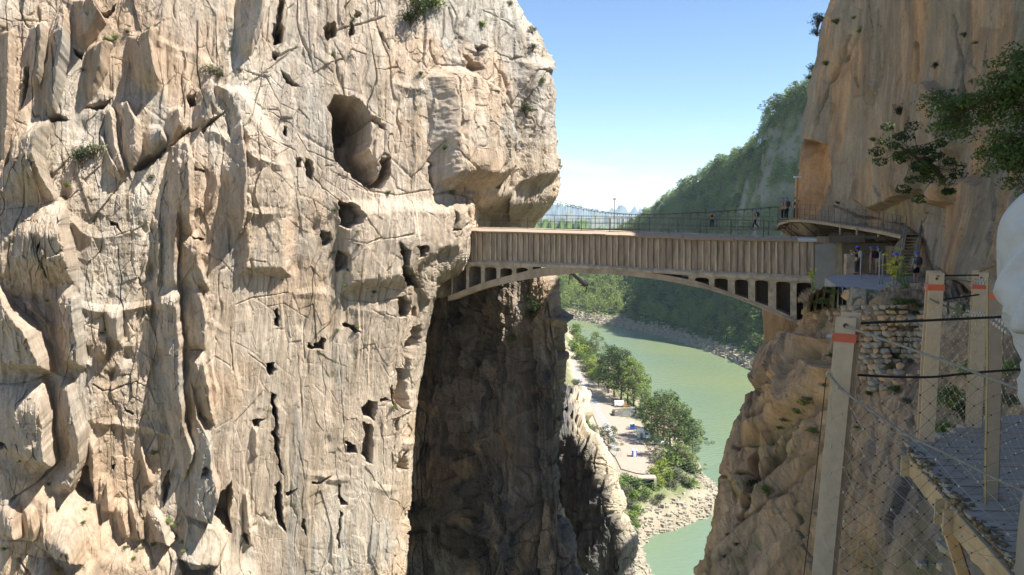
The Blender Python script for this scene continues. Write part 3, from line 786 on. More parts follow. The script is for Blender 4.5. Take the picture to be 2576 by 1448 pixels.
def crag_feat(X, Y, U, Z, V):
    return rock_noise(X, Y, U + .6 * V[..., 1], Z, 1.9, 81, (2.2, 4.0), 0.1) + 0.8 * ridged(U / 2.2, Z / 5, 3, 83)
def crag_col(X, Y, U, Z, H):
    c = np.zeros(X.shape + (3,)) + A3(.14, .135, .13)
    c = mixc(c, A3(.54, .46, .34), sstep(-44, -12, X - pl([(1100, 1475), (1150, 1512), (1250, 1556), (1330, 1583), (1448, 1590)], Y) + 16 * fbm(U / 2, Z / 2, 3, 90)) * (1 - .75 * sstep(1290, 1380, Y)))  # sunlit rim painted pale; shaded inner face and foot painted dark
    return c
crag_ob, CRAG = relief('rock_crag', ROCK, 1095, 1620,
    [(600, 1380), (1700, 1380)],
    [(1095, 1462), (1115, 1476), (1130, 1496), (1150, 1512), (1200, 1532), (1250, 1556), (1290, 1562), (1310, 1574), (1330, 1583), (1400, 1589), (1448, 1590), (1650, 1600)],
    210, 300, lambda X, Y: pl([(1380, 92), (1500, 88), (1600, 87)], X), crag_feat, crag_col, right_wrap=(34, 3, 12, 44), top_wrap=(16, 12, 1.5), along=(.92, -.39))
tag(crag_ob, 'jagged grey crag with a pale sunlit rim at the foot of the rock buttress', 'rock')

# ================================================================== RIGHT CLIFF (upper) and SPUR (lower)
def rc_depth(X, Y):
    d = idw([(1935, 850, 62), (1935, 1000, 62), (2010, 550, 62), (2010, 400, 62), (2040, 200, 62), (2080, 0, 61), (2100, -200, 60), (2100, 550, 58), (2150, 0, 57), (2150, 300, 56), (2200, 570, 52), (2250, 0, 50), (2250, 300, 49),
             (2300, 570, 47.5), (2330, 650, 44), (2350, 300, 44), (2400, 100, 43), (2400, 500, 40), (2450, 620, 35), (2450, 760, 32), (2500, 350, 35), (2500, 100, 38), (2576, 500, 29), (2576, 700, 26), (2576, 0, 35), (2576, 850, 25), (2750, 700, 20), (2750, 0, 28), (2750, 400, 23), (2750, 900, 19),
             (2200, 750, 53), (2300, 760, 49), (2150, 900, 58), (2350, 900, 45), (2450, 1000, 40), (2080, 650, 58), (2080, 800, 60)], X, Y)
    return d
def rc_feat(X, Y, U, Z, V):
    n = rock_noise(X, Y, U, Z, 0.5, 121, (3.0, 9.0), 0.0, .8, 1.0, .7)
    H = np.zeros(X.shape)
    xw = X + 4 * fbm(U / 1.6, Z / 1.6, 3, 331); yw = Y + 4 * fbm(U / 1.9, Z / 1.9, 3, 333)
    # the orange scoop at the arris, the undercut behind the boardwalk, diagonal overlaps
    carve(xw, yw, H, [(2010, 350), (2045, 352), (2085, 372), (2092, 420), (2088, 480), (2060, 540), (2012, 545)], 1.8, 10)
    carve(xw, yw, H, [(1970, 566), (2060, 560), (2200, 578), (2280, 600), (2270, 620), (2080, 612), (1960, 606)], 2.6, 10)
    carve(xw, yw, H, [(2175, 395), (2300, 320), (2330, 350), (2330, 480), (2200, 540), (2150, 500)], -0.9, 14)
    carve(xw, yw, H, [(2305, 210), (2350, 200), (2410, 260), (2420, 360), (2380, 440), (2310, 400)], -0.8, 10)
    carve(xw, yw, H, [(2390, 470), (2440, 435), (2500, 450), (2560, 300), (2640, 280), (2700, 650), (2500, 760), (2350, 680), (2330, 560)], -.9, 26)
    carve(xw, yw, H, [(2395, 480), (2430, 445), (2450, 470), (2440, 515), (2405, 525)], -1.0, 10)
    for pts, w, d in [([(2130, 90), (2100, 180), (2070, 260), (2045, 345), (2047, 380)], 4, 1.0), ([(2160, 70), (2150, 100), (2120, 150)], 4, .9), ([(2395, 40), (2405, 130), (2410, 200), (2415, 330)], 4, .9),
                      ([(2290, 600), (2330, 540), (2400, 490), (2440, 430)], 4, .9), ([(2320, 510), (2325, 440)], 4, .8), ([(2300, 110), (2300, 200), (2270, 330), (2260, 400)], 3, .6),
                      ([(2100, 520), (2160, 545), (2250, 560), (2290, 590)], 3, .6), ([(2350, 400), (2380, 350), (2390, 270)], 3, .7), ([(2350, 240), (2420, 270), (2440, 200)], 3, .5)]:
        crack(xw, yw, H, pts, w, d)
    for l, r in [([(2370, 560), (2350, 700)], [(2440, 500), (2400, 720)]), ([(2450, 540), (2430, 760)], [(2520, 440), (2470, 760)]), ([(2500, 600), (2480, 740)], [(2580, 560), (2560, 700)])]:
        H = fin(xw, yw, H, l, r, .5, 20, .02)
    return H + n
def rc_col(X, Y, U, Z, H):
    tan, grey, orange, dark = A3(.53, .395, .265), A3(.38, .32, .23), A3(.63, .38, .19), A3(.27, .21, .15)
    c = np.zeros(X.shape + (3,)) + tan
    st = fbm(U / 1.1, Z / 16, 4, 700)
    c = mixc(c, grey, .95 * sstep(-.45, .30, fbm(U / 5, Z / 14, 3, 705) + .45 * st + .25))
    c = mixc(c, orange, .75 * sstep(.0, .45, fbm(U / 1.6, Z / 18, 3, 710)) * sstep(-.3, .2, fbm(U / 7, Z / 9, 2, 712)))
    sc = [(2010, 350), (2045, 352), (2085, 372), (2092, 420), (2088, 480), (2060, 545), (2005, 550)]
    c = mixc(c, orange, .95 * sstep(-8, 6, polysd(X, Y, sc)))
    c = mixc(c, orange, .7 * np.exp(-(((X - 2300 + .05 * (Y - 100)) / 22.0) ** 2)) * (1 - sstep(150, 300, Y)))
    c = mixc(c, A3(.50, .32, .18), .85 * (1 - sstep(2000, 2060, X)) * sstep(640, 700, Y))
    c = mixc(c, A3(.44, .36, .20), .7 * np.exp(-((Y - 530 - .1 * (X - 2250)) / 22.0) ** 2) * sstep(2180, 2220, X) * (1 - sstep(2330, 2420, X)))
    c = mixc(c, dark, .55 * sstep(.15, .5, fbm(U / .7, Z / 12, 4, 720)))
    return blocktone(c, U, Z, 730, .20, 2.6, 5.0)
rc_ob, RC = relief('shaded_cliff', ROCK_R, -300, 1010,
    [(-300, 2125), (-150, 2105), (0, 2080), (60, 2060), (150, 2046), (190, 2038), (220, 2029), (250, 2031), (300, 2020), (380, 2012), (450, 2007), (520, 2004), (560, 2000), (570, 1975), (600, 1968), (640, 1985), (700, 1932), (780, 1927), (880, 1932), (1010, 1936)],
    [(-400, 2860), (1100, 2860)],
    460, 640, rc_depth, rc_feat, rc_col, left_wrap=(50, 3.5, 9, 24), top_wrap=(10, 10, 2.5), along=(.45, -.89))
tag(rc_ob, 'tall brown cliff in shade with orange streaks behind the people on the platform', 'cliff')

def sp_depth(X, Y):
    Y = np.minimum(Y, 1560); X = np.clip(X, 1740, 2760)
    return idw([(2000, 800, 50), (1930, 890, 47), (1890, 985, 44), (1830, 1050, 42), (1800, 1180, 39.5), (1770, 1448, 36), (2090, 765, 40), (2100, 850, 36.5), (2100, 950, 35), (2000, 950, 41), (2000, 1100, 37.5), (2000, 1300, 34), (2100, 1100, 32), (2050, 1448, 29), (2250, 760, 33), (2340, 765, 32.5),
                (2250, 880, 31.5), (2340, 900, 30.5), (2250, 1000, 28.5), (2300, 1150, 23), (2200, 1300, 22), (2200, 1448, 20), (2420, 760, 31), (2400, 900, 26), (2400, 1100, 19), (2400, 1300, 14.5), (2400, 1448, 12.5), (2576, 770, 26), (2576, 900, 19), (2576, 1100, 13.5), (2576, 1300, 11.0), (2576, 1500, 9.5), (2800, 900, 15), (2800, 1300, 9.5)], X, Y)
def sp_feat(X, Y, U, Z, V):
    sc = np.clip(V[..., 1] / 40, 0.25, 1)
    n = rock_noise(X, Y, U, Z, 0.62, 161, (3.0, 3.2), 0.9, 1.1, .5, .5) * sc
    q = (Z * .62 - U * .78 + 1.1 * fbm(U / 5, Z / 5, 3, 163)) / 2.6
    n += (0.75 * saw(q, 165) + .22 * saw(q * 3.3 + 1, 167)) * sc * sstep(-.4, .3, fbm(U / 9, Z / 9, 2, 169)) - .3
    H = np.zeros(X.shape)
    xw = X + 4 * fbm(U / 1.6, Z / 1.6, 3, 341); yw = Y + 4 * fbm(U / 1.9, Z / 1.9, 3, 343)
    # diagonal beds running down to the left with grassy ledges between
    for pts, w, d in [([(2105, 950), (2030, 1050), (1960, 1130), (1900, 1200), (1850, 1290)], 7, 1.6), ([(2100, 1090), (2010, 1180), (1930, 1250), (1850, 1310)], 6, 1.3), ([(1990, 985), (1930, 1000), (1880, 1015)], 4, .8),
                      ([(1955, 1080), (1900, 1110), (1840, 1120)], 4, .8), ([(1900, 1130), (1890, 1200), (1860, 1260)], 8, 1.6), ([(2010, 1180), (1995, 1280), (2030, 1400), (2040, 1480)], 4, .8), ([(1990, 1030), (1960, 1040), (1900, 1080)], 5, 1.0),
                      ([(2060, 900), (2020, 960), (1985, 1000), (1940, 1020)], 5, .9), ([(1890, 1180), (1800, 1195), (1770, 1200)], 3, .6), ([(2300, 1000), (2280, 1150), (2300, 1300)], 5, .5), ([(2200, 1040), (2180, 1200)], 5, .5), ([(2420, 1330), (2500, 1320), (2620, 1340)], 16, .7)]:
        crack(xw, yw, H, pts, w, d)
    carve(xw, yw, H, [(1880, 1010), (1960, 960), (2060, 900), (2110, 930), (2050, 1020), (1930, 1120), (1860, 1110)], -1.1, 18)
    carve(xw, yw, H, [(1930, 890), (2010, 850), (2080, 850), (2000, 950), (1930, 985), (1895, 980)], -1.3, 14)
    carve(xw, yw, H, [(2360, 1345), (2470, 1350), (2480, 1400), (2600, 1400), (2600, 1560), (2350, 1560)], -.35, 8)
    carve(xw, yw, H, [(2400, 1285), (2500, 1275), (2620, 1300), (2620, 1345), (2480, 1345), (2410, 1335)], .35, 10)
    return H + n
def sp_col(X, Y, U, Z, H):
    tan, orange, dark, grey = A3(.53, .365, .22), A3(.64, .40, .20), A3(.35, .255, .165), A3(.36, .315, .25)
    c = np.zeros(X.shape + (3,)) + tan
    c = mixc(c, orange, .7 * sstep(-.2, .4, fbm(U / 3, Z / 3, 4, 800)) * (1 - sstep(2100, 2300, X)))
    c = mixc(c, dark, .6 * sstep(.0, .5, fbm(U / 1.2, Z / 4, 4, 810)))
    c = mixc(c, grey, .7 * sstep(2150, 2420, X + 80 * fbm(U / 2, Z / 2, 3, 815)) * sstep(950, 1300, Y))
    g = sstep(.12, .4, fbm(U / 1.5 + Z / 2, Z / 1.2 - U / 3, 4, 820)) * np.exp(-((H + .5) / .5) ** 2)
    c = mixc(c, A3(.16, .17, .07), .7 * g)
    return blocktone(c, U, Z, 830, .22, 2.0, 2.2)
sp_ob, SPUR = relief('rock_spur', ROCK_R, 772, 1620,
    [(760, 2010), (790, 2012), (820, 1996), (850, 1972), (880, 1945), (905, 1908), (930, 1898), (960, 1896), (985, 1890), (1000, 1868), (1030, 1850), (1050, 1832), (1110, 1813), (1180, 1795), (1240, 1786), (1300, 1782), (1340, 1774), (1380, 1760), (1448, 1755), (1700, 1745)],
    [(600, 2880), (1800, 2880)],
    430, 460, sp_depth, sp_feat, sp_col, left_wrap=(50, 3.0, 30, 30), deep=3800, top_wrap=(9, 10, .3), along=(.45, -.89))
tag(sp_ob, 'ochre rock spur in shade sloping down from the platform towards the water', 'rock')

# the wall the boardwalk is pinned to: the same cliff carried on past the camera's right
pa = np.array([(17, 24), (12.5, 15), (9.5, 8), (7.5, 2), (6.8, -5), (7, -14), (9, -26)], float)
tt = np.linspace(0, len(pa) - 1, 150); px_ = np.interp(tt, np.arange(len(pa)), pa[:, 0]); py_ = np.interp(tt, np.arange(len(pa)), pa[:, 1])
zz = np.linspace(27, -16, 130)
V = np.zeros((130, 150, 3)); V[..., 0] = px_ + np.linspace(2.2, -1.0, 130)[:, None]; V[..., 1] = py_; V[..., 2] = zz[:, None]
U_ = V[..., 1] * -1.0 + V[..., 0] * .3
V[..., 0] -= rock_noise(None, None, U_, V[..., 2], .7, 221)
V = np.concatenate([V[:1] + np.array([14.0, 0, 2.0]), V], 0)
nc_ = mixc(np.zeros(V.shape) + A3(.50, .355, .23), A3(.34, .285, .205), sstep(-.3, .3, fbm(V[..., 1] / 3, V[..., 2] / 12, 3, 231)))
gridmesh('rock_face', V, ROCK_R, nc_, rc_ob)
# ================================================================== AQUEDUCT BRIDGE
CONC = mat('aged_concrete', (.40, .31, .22), .9, var=.28, scale=1.1, bump=.02, bscale=9, stretch=(1.2, 1.2, .35), spec=.1)
CONC_L = mat('pale_concrete', (.43, .35, .26), .9, var=.36, scale=2.2, bump=.015, bscale=12, spec=.1)
CONC_D = mat('dark_concrete', (.17, .135, .10), .92, var=.35, scale=1.4, bump=.02, bscale=9, stretch=(1, 1, .3), spec=.1)  # darkest concrete: vault rear walls, channel floor, some slabs and beams
COPE = mat('weathered_coping', (.42, .34, .275), .9, var=.15, scale=2.6, bump=.02, bscale=10, spec=.1, var2=(.36, .27, .205))
CONC_G = mat('grey_cement', (.27, .26, .235), .9, var=.12, scale=.8, bump=.008, bscale=14, spec=.1)
IRON = mat('dark_iron', (.11, .09, .075), .7, .5, var=.3, scale=8)
RUST = mat('rusty_iron', (.16, .08, .045), .85, .2, var=.4, scale=6)

BA, BB = P(1175, 577, 64.0), P(2060, 603, 54.0)
BE = Vector((BB.x - BA.x, BB.y - BA.y, 0)); BL = BE.length; BE.normalize()
BN = Vector((-BE.y, BE.x, 0))                        # away from the camera
if BN.y < 0: BN = -BN
def bw(x, y, off=0.0):
    r = ray(x, y); t = BA.dot(BN) / r.dot(BN)
    return r * t + BN * off
def z1(x, y): return (1073.3 + x / 2.4, 402.5 + y / 2.4)
def z4(x, y): return (1677.1 + x / 3.597, 603.8 + y / 3.597)
def w1(x, y, off=0.0): return bw(*z1(x, y), off)
def w4(x, y, off=0.0): return bw(*z4(x, y), off)
def zline(pts, X): return float(np.interp(X, [p[0] for p in pts], [p[1] for p in pts]))
TOPL = [(150, 409), (245, 412), (600, 420), (1000, 432), (1500, 448), (2000, 465), (2450, 480)]
TOPU = [(150, 434), (245, 437), (1000, 455), (1650, 485), (2450, 498)]
RIBB = [(150, 604), (240, 605), (700, 615), (1300, 650), (2330, 700), (2450, 706)]
LIPB = [(80, 630), (205, 632), (1000, 657), (1480, 690), (1700, 705), (2330, 738), (2360, 740)]
ARCB = [(120, 858), (145, 845), (300, 790), (480, 745), (700, 705), (900, 685), (1100, 690), (1300, 710), (1500, 740), (1700, 785), (1850, 830), (2000, 890), (2150, 955), (2230, 990), (2400, 1070)]
ARCT = [(120, 828), (150, 815), (240, 780), (330, 745), (425, 717), (520, 693), (640, 662), (760, 645), (1300, 672), (1480, 702), (1650, 738), (1800, 790), (1940, 840), (2090, 895), (2200, 945), (2260, 978), (2400, 1045)]
bridge = thing('aqueduct_bridge', 'old ribbed concrete aqueduct bridge with a low arch spanning the gorge', 'bridge', BA)
def bpart(mb, name, m, **k):
    o = mb.build(name, m, None, origin=BA, **k); o.parent = bridge; o.location = (0, 0, 0); return o
TH = 2.1
# channel wall: panel behind the ribs, inner floor and far wall
def strip(fn_top, fn_bot, xs, off, th, name, m):
    mb = MB()
    for a, b in zip(xs[:-1], xs[1:]):
        p = [w1(a, zline(fn_bot, a), off), w1(b, zline(fn_bot, b), off), w1(b, zline(fn_top, b), off), w1(a, zline(fn_top, a), off)]
        mb.v += [tuple(q) for q in p] + [tuple(q + BN * th) for q in p]
    n = len(xs) - 1
    mb.f = []
    for i in range(n):
        k = i * 8
        mb.f += [(k, k + 1, k + 2, k + 3), (k + 7, k + 6, k + 5, k + 4), (k + 3, k + 2, k + 6, k + 7), (k + 1, k, k + 4, k + 5)]
        if i == 0: mb.f.append((k, k + 3, k + 7, k + 4))
        if i == n - 1: mb.f.append((k + 1, k + 5, k + 6, k + 2))
    return bpart(mb, name, m, fix=False)
xs = np.linspace(120, 2352, 30)
PANEL = mat('channel_wall_concrete', (.40, .30, .215), .92, var=.42, scale=2.6, bump=.02, bscale=7, stretch=(1.8, 1.8, .22), spec=.1)
strip(TOPU, RIBB, xs, .12, .2, 'channel_wall', PANEL)
strip(TOPU, RIBB, xs, TH - .3, .2, 'channel_wall', PANEL)
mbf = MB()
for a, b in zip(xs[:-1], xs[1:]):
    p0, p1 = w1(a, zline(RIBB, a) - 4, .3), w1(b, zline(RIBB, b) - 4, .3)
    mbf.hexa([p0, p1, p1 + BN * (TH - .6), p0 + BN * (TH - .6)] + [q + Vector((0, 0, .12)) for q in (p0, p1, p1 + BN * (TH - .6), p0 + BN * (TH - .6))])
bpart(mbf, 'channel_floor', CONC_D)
# ribs
RX = [247, 275, 302, 330, 357, 386, 417, 447, 480, 510, 543, 576, 607, 640, 674, 707, 740, 773, 805, 837, 870, 905, 940, 975, 1010, 1045, 1080, 1115, 1150, 1185, 1220, 1255, 1291, 1328, 1364, 1401, 1438, 1476, 1515, 1553, 1590, 1628, 1667, 1706, 1745, 1786, 1827, 1868, 1909, 1949, 1989, 2029, 2070, 2112, 2154, 2198, 2243, 2288, 2330]
RIBM = [mat('rib_concrete', (.47, .37, .27), .9, var=.3, scale=2.5, bump=.02, bscale=14, stretch=(1, 1, .3), spec=.1),
        mat('rib_concrete_dark', (.30, .23, .165), .9, var=.35, scale=2.5, bump=.02, bscale=14, stretch=(1, 1, .3), spec=.1)]
r_ = random.Random(3)
for i, x in enumerate(RX):
    if i == 4: continue
    t0 = w1(x, zline(TOPU, x) + 2, -.03); b0 = w1(x, zline(RIBB, x) + 1, -.03)
    t0.z -= .02
    w = .115 + r_.uniform(-.012, .018)
    mb = MB(); n = 6; jj = [r_.uniform(-.012, .012) for _ in range(n + 1)]
    for k in range(n):
        a, b = b0.lerp(t0, k / n) + BE * jj[k], b0.lerp(t0, (k + 1) / n) + BE * jj[k + 1]
        wa, wb = w, w
        base = len(mb.v)
        for q, ww in ((a, wa), (b, wb)):
            mb.v += [tuple(q - BE * ww / 2), tuple(q + BE * ww / 2), tuple(q + BE * ww / 2 + BN * .18), tuple(q - BE * ww / 2 + BN * .18)]
        mb.f += [(base, base + 1, base + 5, base + 4), (base + 1, base + 2, base + 6, base + 5), (base + 3, base, base + 4, base + 7)]
        if k == 0: mb.f.append((base + 3, base + 2, base + 1, base))
        if k == n - 1: mb.f.append((base + 4, base + 5, base + 6, base + 7))
    bpart(mb, 'rib', RIBM[r_.random() < .3], fix=False)
# the slab under the ribs (lip), slightly proud, with a sloping top
mb = MB()
for a, b in zip(xs[:-1], xs[1:]):
    q = []
    for x in (a, b):
        yb, yt = zline(LIPB, x), zline(RIBB, x)
        q.append([w1(x, yb, -.14), w1(x, yt + (yb - yt) * .45, -.14), w1(x, yt, .05), w1(x, yt, TH), w1(x, yb, TH)])
    base = len(mb.v)
    for s_ in q: mb.v += [tuple(p) for p in s_]
    for k in range(5): mb.f.append((base + k, base + (k + 1) % 5, base + 5 + (k + 1) % 5, base + 5 + k))
mb.f += [(4, 3, 2, 1, 0), tuple(len(mb.v) - 5 + k for k in range(5))]
bpart(mb, 'edge_beam', CONC_L, fix=False)
# coping slabs, each a little off its neighbour
cx = list(np.linspace(240, 2240, 27)) + [2440]
for i, (a, b) in enumerate(zip(cx[:-1], cx[1:])):
    j = r_.uniform(-.03, .03); tz = r_.uniform(-.02, .02); last = i == len(cx) - 2
    g = .6
    def prof(x):
        yt, yb = zline(TOPL, x), zline(TOPU, x)
        return [w1(x, yb, -.20 + j), w1(x, yb - (yb - yt) * .35, -.30 + j), w1(x, yt, .02 + j), w1(x, yt, .45 + j), w1(x, yb, .45 + j)]
    pa, pb = prof(a + g), prof(b - g)
    m_ = MB(); m_.v = [tuple(p + Vector((0, 0, tz))) for p in pa + pb]
    m_.f = [(k, (k + 1) % 5, 5 + (k + 1) % 5, 5 + k) for k in range(5)] + [(4, 3, 2, 1, 0), (5, 6, 7, 8, 9)]
    o = bpart(m_, 'coping_slab', mat('whitewashed_slab', (.55, .55, .54), .85, var=.1) if last else COPE)
    o2 = None
m_ = MB()
for a, b in zip(xs[2:-1], xs[3:]):
    p0, p1 = w1(a, zline(TOPL, a) + 3, .46), w1(b, zline(TOPL, b) + 3, .46)
    m_.hexa([p0, p1, p1 + BN * 1.62, p0 + BN * 1.62] + [q + Vector((0, 0, .1)) for q in (p0, p1, p1 + BN * 1.62, p0 + BN * 1.62)])
bpart(m_, 'footway_slab', CONC_L)
# arch rib
ax = np.linspace(130, 2390, 60)
strip(ARCT, ARCB, ax, -.05, TH - .1, 'arch', CONC)
# raised string course along the right haunch of the arch
m_ = MB()
for a, b in zip(np.linspace(1500, 2240, 24)[:-1], np.linspace(1500, 2240, 24)[1:]):
    def yy(x): return zline(ARCT, x) * .45 + zline(ARCB, x) * .55
    p = [w1(a, yy(a) + 5, -.13), w1(b, yy(b) + 5, -.13), w1(b, yy(b), -.13), w1(a, yy(a), -.13)]
    m_.hexa([p[0], p[1], p[1] + BN * .1, p[0] + BN * .1, p[3], p[2], p[2] + BN * .1, p[3] + BN * .1])
bpart(m_, 'string_course', CONC_L)
# spandrels: openings with arched heads between pillars
def z4to1(x, y):
    X, Y = z4(x, y); return ((X - 1073.3) * 2.4, (Y - 402.5) * 2.4)
OPS = [(95, 150, 640, 0), (157, 238, 636, 0), (256, 328, 640, 6), (350, 421, 646, 8), (444, 516, 652, 8), (540, 611, 649, 6)]
OPR = []
for x0, x1, yt in ((258, 382, 336), (432, 553, 345), (616, 738, 356), (800, 918, 362), (990, 1118, 374), (1175, 1312, 383)):
    a, b = z4to1(x0, yt), z4to1(x1, yt); OPR.append((a[0], b[0], a[1], 5))
def lipb(x): return zline(LIPB, x)
def spandrel(ops, x_start, x_end):
    edges = [x_start]
    for o in ops: edges += [o[0], o[1]]
    edges.append(x_end)
    for k in range(0, len(edges), 2):                 # pillars
        a, b = edges[k], edges[k + 1]
        if b - a < 2: continue
        ya, yb = lipb(a) - 2, lipb(b) - 2
        ba, bb = zline(ARCT, a) + 4, zline(ARCT, b) + 4
        if ba < ya + 3 and bb < yb + 3: continue
        p = [w1(a, ba, .0), w1(b, bb, .0), w1(b, yb, .0), w1(a, ya, .0)]
        q = [v + BN * (TH - .15) for v in p]
        bpart(MB().hexa([p[0], p[1], q[1], q[0], p[3], p[2], q[2], q[3]]), 'pillar', CONC_L)
    for x0, x1, yt, rise in ops:                      # arched heads
        n = 10; pts = []
        for i in range(n + 1):
            u = i / n; x = x0 + (x1 - x0) * u
            pts.append((x, yt + (lipb(x) - lipb(x0)) * .8 + 9 * (1 - (1 - (2 * u - 1) ** 2) ** .5) + 2))
        poly = [w1(x0, lipb(x0) - 2, .0), *[w1(x, min(y, zline(ARCT, x) + 3), .0) for x, y in pts], w1(x1, lipb(x1) - 2, .0)]
        m_ = MB()
        top = [w1(x, lipb(x) - 2, .0) for x, y in pts]; bot = poly[1:-1]
        for i in range(n):
            m_.hexa([bot[i], bot[i + 1], bot[i + 1] + BN * .5, bot[i] + BN * .5, top[i], top[i + 1], top[i + 1] + BN * .5, top[i] + BN * .5])
        bpart(m_, 'arched_head', CONC_L)
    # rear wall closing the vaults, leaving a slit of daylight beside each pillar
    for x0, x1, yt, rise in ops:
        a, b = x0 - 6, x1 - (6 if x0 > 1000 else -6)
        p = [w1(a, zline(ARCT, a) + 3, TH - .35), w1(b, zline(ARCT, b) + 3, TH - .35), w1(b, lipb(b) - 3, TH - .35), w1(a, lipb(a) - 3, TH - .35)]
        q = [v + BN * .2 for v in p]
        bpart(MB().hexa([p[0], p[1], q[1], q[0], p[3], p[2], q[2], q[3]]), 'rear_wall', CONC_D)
spandrel(OPS, 60, 640)
spandrel(OPR, OPR[0][0] - 40, OPR[-1][1] + 20)
# grey cement abutment at the right end
abut = thing('abutment', 'smooth grey cement abutment block at the right end of the aqueduct', 'abutment', w1(2450, 620))
def ap(x, y, off=0): return w1(x, y, off)
m_ = MB()
pf = [ap(2345, 512, -.18), ap(2452, 500, -.18), ap(2512, 530, -.18), ap(2512, 700, -.18), ap(2450, 740, -.18), ap(2440, 870, -.18), ap(2344, 880, -.18)]
m_.prism(pf, BN * 3.0)
o = m_.build('block', CONC_G, None, origin=abut.location); o.parent = abut; o.location = (0, 0, 0)
m_ = MB(); m_.prism([ap(2440, 474, -.3), ap(2700, 482, -.3), ap(2700, 505, -.3), ap(2440, 498, -.3)], BN * 2.4)
o = m_.build('cap_slab', mat('mossy_cement', (.15, .145, .10), .95, var=.3, scale=3), None, origin=abut.location); o.parent = abut; o.location = (0, 0, 0)

# railings
def railing(name, label, pts, h, rails, post_r=.03, rail_r=.018, m=IRON, group=None, mesh=False):
    t = thing(name, label, 'railing', pts[0], group)
    def lk(mb, nm):
        o = mb.build(nm, m, None, origin=pts[0]); o.parent = t; o.location = (0, 0, 0)
    for p in pts: lk(MB().bar(p, p + Vector((0, 0, h)), post_r * 2, post_r * 2), 'post')
    for f in rails: lk(MB().tube([p + Vector((0, 0, h * f)) for p in pts], rail_r, 5), 'rail')
    return t
fx = [(235, 408), (310, 408), (445, 412), (603, 416), (767, 422), (932, 428), (1102, 434), (1278, 440), (1460, 446), (1647, 452), (1835, 458), (2032, 465), (2200, 471)]
railing('railing', 'dark iron railing along the near edge of the aqueduct top', [w1(x, y, .15) for x, y in fx[1:]], 1.08, (1.0, .55), .021, .013)
bx = [(640, 414), (798, 420), (975, 425), (1140, 430), (1310, 436), (1487, 443), (1667, 449), (1858, 455), (2050, 462)]
railing('railing', 'dark iron railing along the far edge of the aqueduct top', [w1(x, y, .15) + BN * 1.75 for x, y in bx], 1.08, (1.0, .55), .021, .013)

# ================================================================== hanging footbridge behind
STEEL = mat('galvanised_steel', (.30, .31, .32), .45, .7, var=.12, scale=6)
GREYST = mat('grey_painted_steel', (.16, .165, .17), .6, .4, var=.15, scale=6)
fb0, fb1 = P(1330, 577, 96), P(1968, 578.5, 67.5)
fb = thing('hanging_footbridge', 'narrow cable hung steel footbridge running behind the aqueduct', 'bridge', fb1)
def fpart(mb, name, m):
    o = mb.build(name, m, None, origin=fb1); o.parent = fb; o.location = (0, 0, 0); return o
fe = (fb1 - fb0).normalized(); fnn = Vector((-fe.y, fe.x, 0)).normalized()
if fnn.y < 0: fnn = -fnn
fpart(MB().bar(fb0, fb1, 1.2, .09), 'deck', GREYST)
for s_ in (0, 1.25): fpart(MB().bar(fb0 + fnn * (s_ - .62), fb1 + fnn * (s_ - .62), .06, .14), 'edge_beam', GREYST)
NP = 24
for side in (-.6, .6):
    for i in range(NP + 1):
        p = fb0.lerp(fb1, i / NP) + fnn * side
        fpart(MB().bar(p, p + Vector((0, 0, 1.15)), .035, .035), 'post', GREYST)
    for h in (1.15, .6):
        fpart(MB().tube([fb0 + fnn * side + Vector((0, 0, h)), fb1 + fnn * side + Vector((0, 0, h))], .014, 5), 'hand_cable', GREYST)
    cpts = []
    n = 40
    for i in range(n + 1):
        u = i / n; p = fb0.lerp(fb1, u) + fnn * side
        sag = 1.5 + (3.1 if u < .55 else .7) * ((u - .55) / .55) ** 2
        cpts.append(p + Vector((0, 0, sag)))
    fpart(MB().tube(cpts, .024, 5), 'suspension_cable', IRON)
    for i in range(1, n):
        q = cpts[i]; p = Vector((q.x, q.y, fb0.lerp(fb1, i / n).z))
        hg = fpart(MB().tube([p, q], .009, 4), 'hanger', IRON)
        fpart(MB().box(q - Vector((0, 0, .06)), (.08, .05, .13)), 'clamp', IRON)
pole0 = P(1545, 582, 84)
pl_ = thing('mast', 'slim grey mast rising behind the aqueduct railing left of the hill', 'mast', pole0)
o = MB().tube([pole0, pole0 + Vector((0, 0, 3.3))], .05, 8, .035).build('pole', GREYST, None, origin=pole0); o.parent = pl_; o.location = (0, 0, 0)
o = MB().box(pole0 + Vector((0, 0, 3.36)), (.34, .2, .12)).build('antenna_head', GREYST, None, origin=pole0); o.parent = pl_; o.location = (0, 0, 0)
for dx in (-.42, .95):
    q = pole0 + Vector((dx, 0, 0))
    o = MB().tube([q, q + Vector((0, 0, 1.3))], .06, 7).build('stay_post', GREYST, None, origin=pole0); o.parent = pl_; o.location = (0, 0, 0)

# ruined plank walkway stub on top of the rock buttress
stub = thing('walkway_stub', 'broken slab of the old walkway jutting from the top of the rock buttress', 'slab', w1(770, 740, 5))
q = [w1(700, 705, 7.0), w1(742, 698, 6.2), w1(832, 790, 6.2), w1(806, 792, 7.0)]
nrm = Vector((0, 0, -.16))
def spart(mb, nm, m):
    o = mb.build(nm, m, None, origin=stub.location); o.parent = stub; o.location = (0, 0, 0)
qa, qb = w1(738, 700, 5.6), w1(830, 788, 5.6)
qc, qd = w1(690, 706, 7.6), w1(800, 790, 7.6)
spart(MB().hexa([qa + nrm, qb + nrm, qd + nrm, qc + nrm, qa, qb, qd, qc]), 'slab', CONC_L)
spart(MB().bar(qa + Vector((0, 0, -.12)), qb + Vector((0, 0, -.12)), .14, .22), 'edge_beam', CONC_D)
spart(MB().tube([w1(722, 716, 5.9), w1(708, 790, 6.1)], .04, 5), 'strut', RUST)
spart(MB().tube([w1(842, 782, 5.7), w1(812, 840, 6.4)], .05, 5), 'strut', RUST)
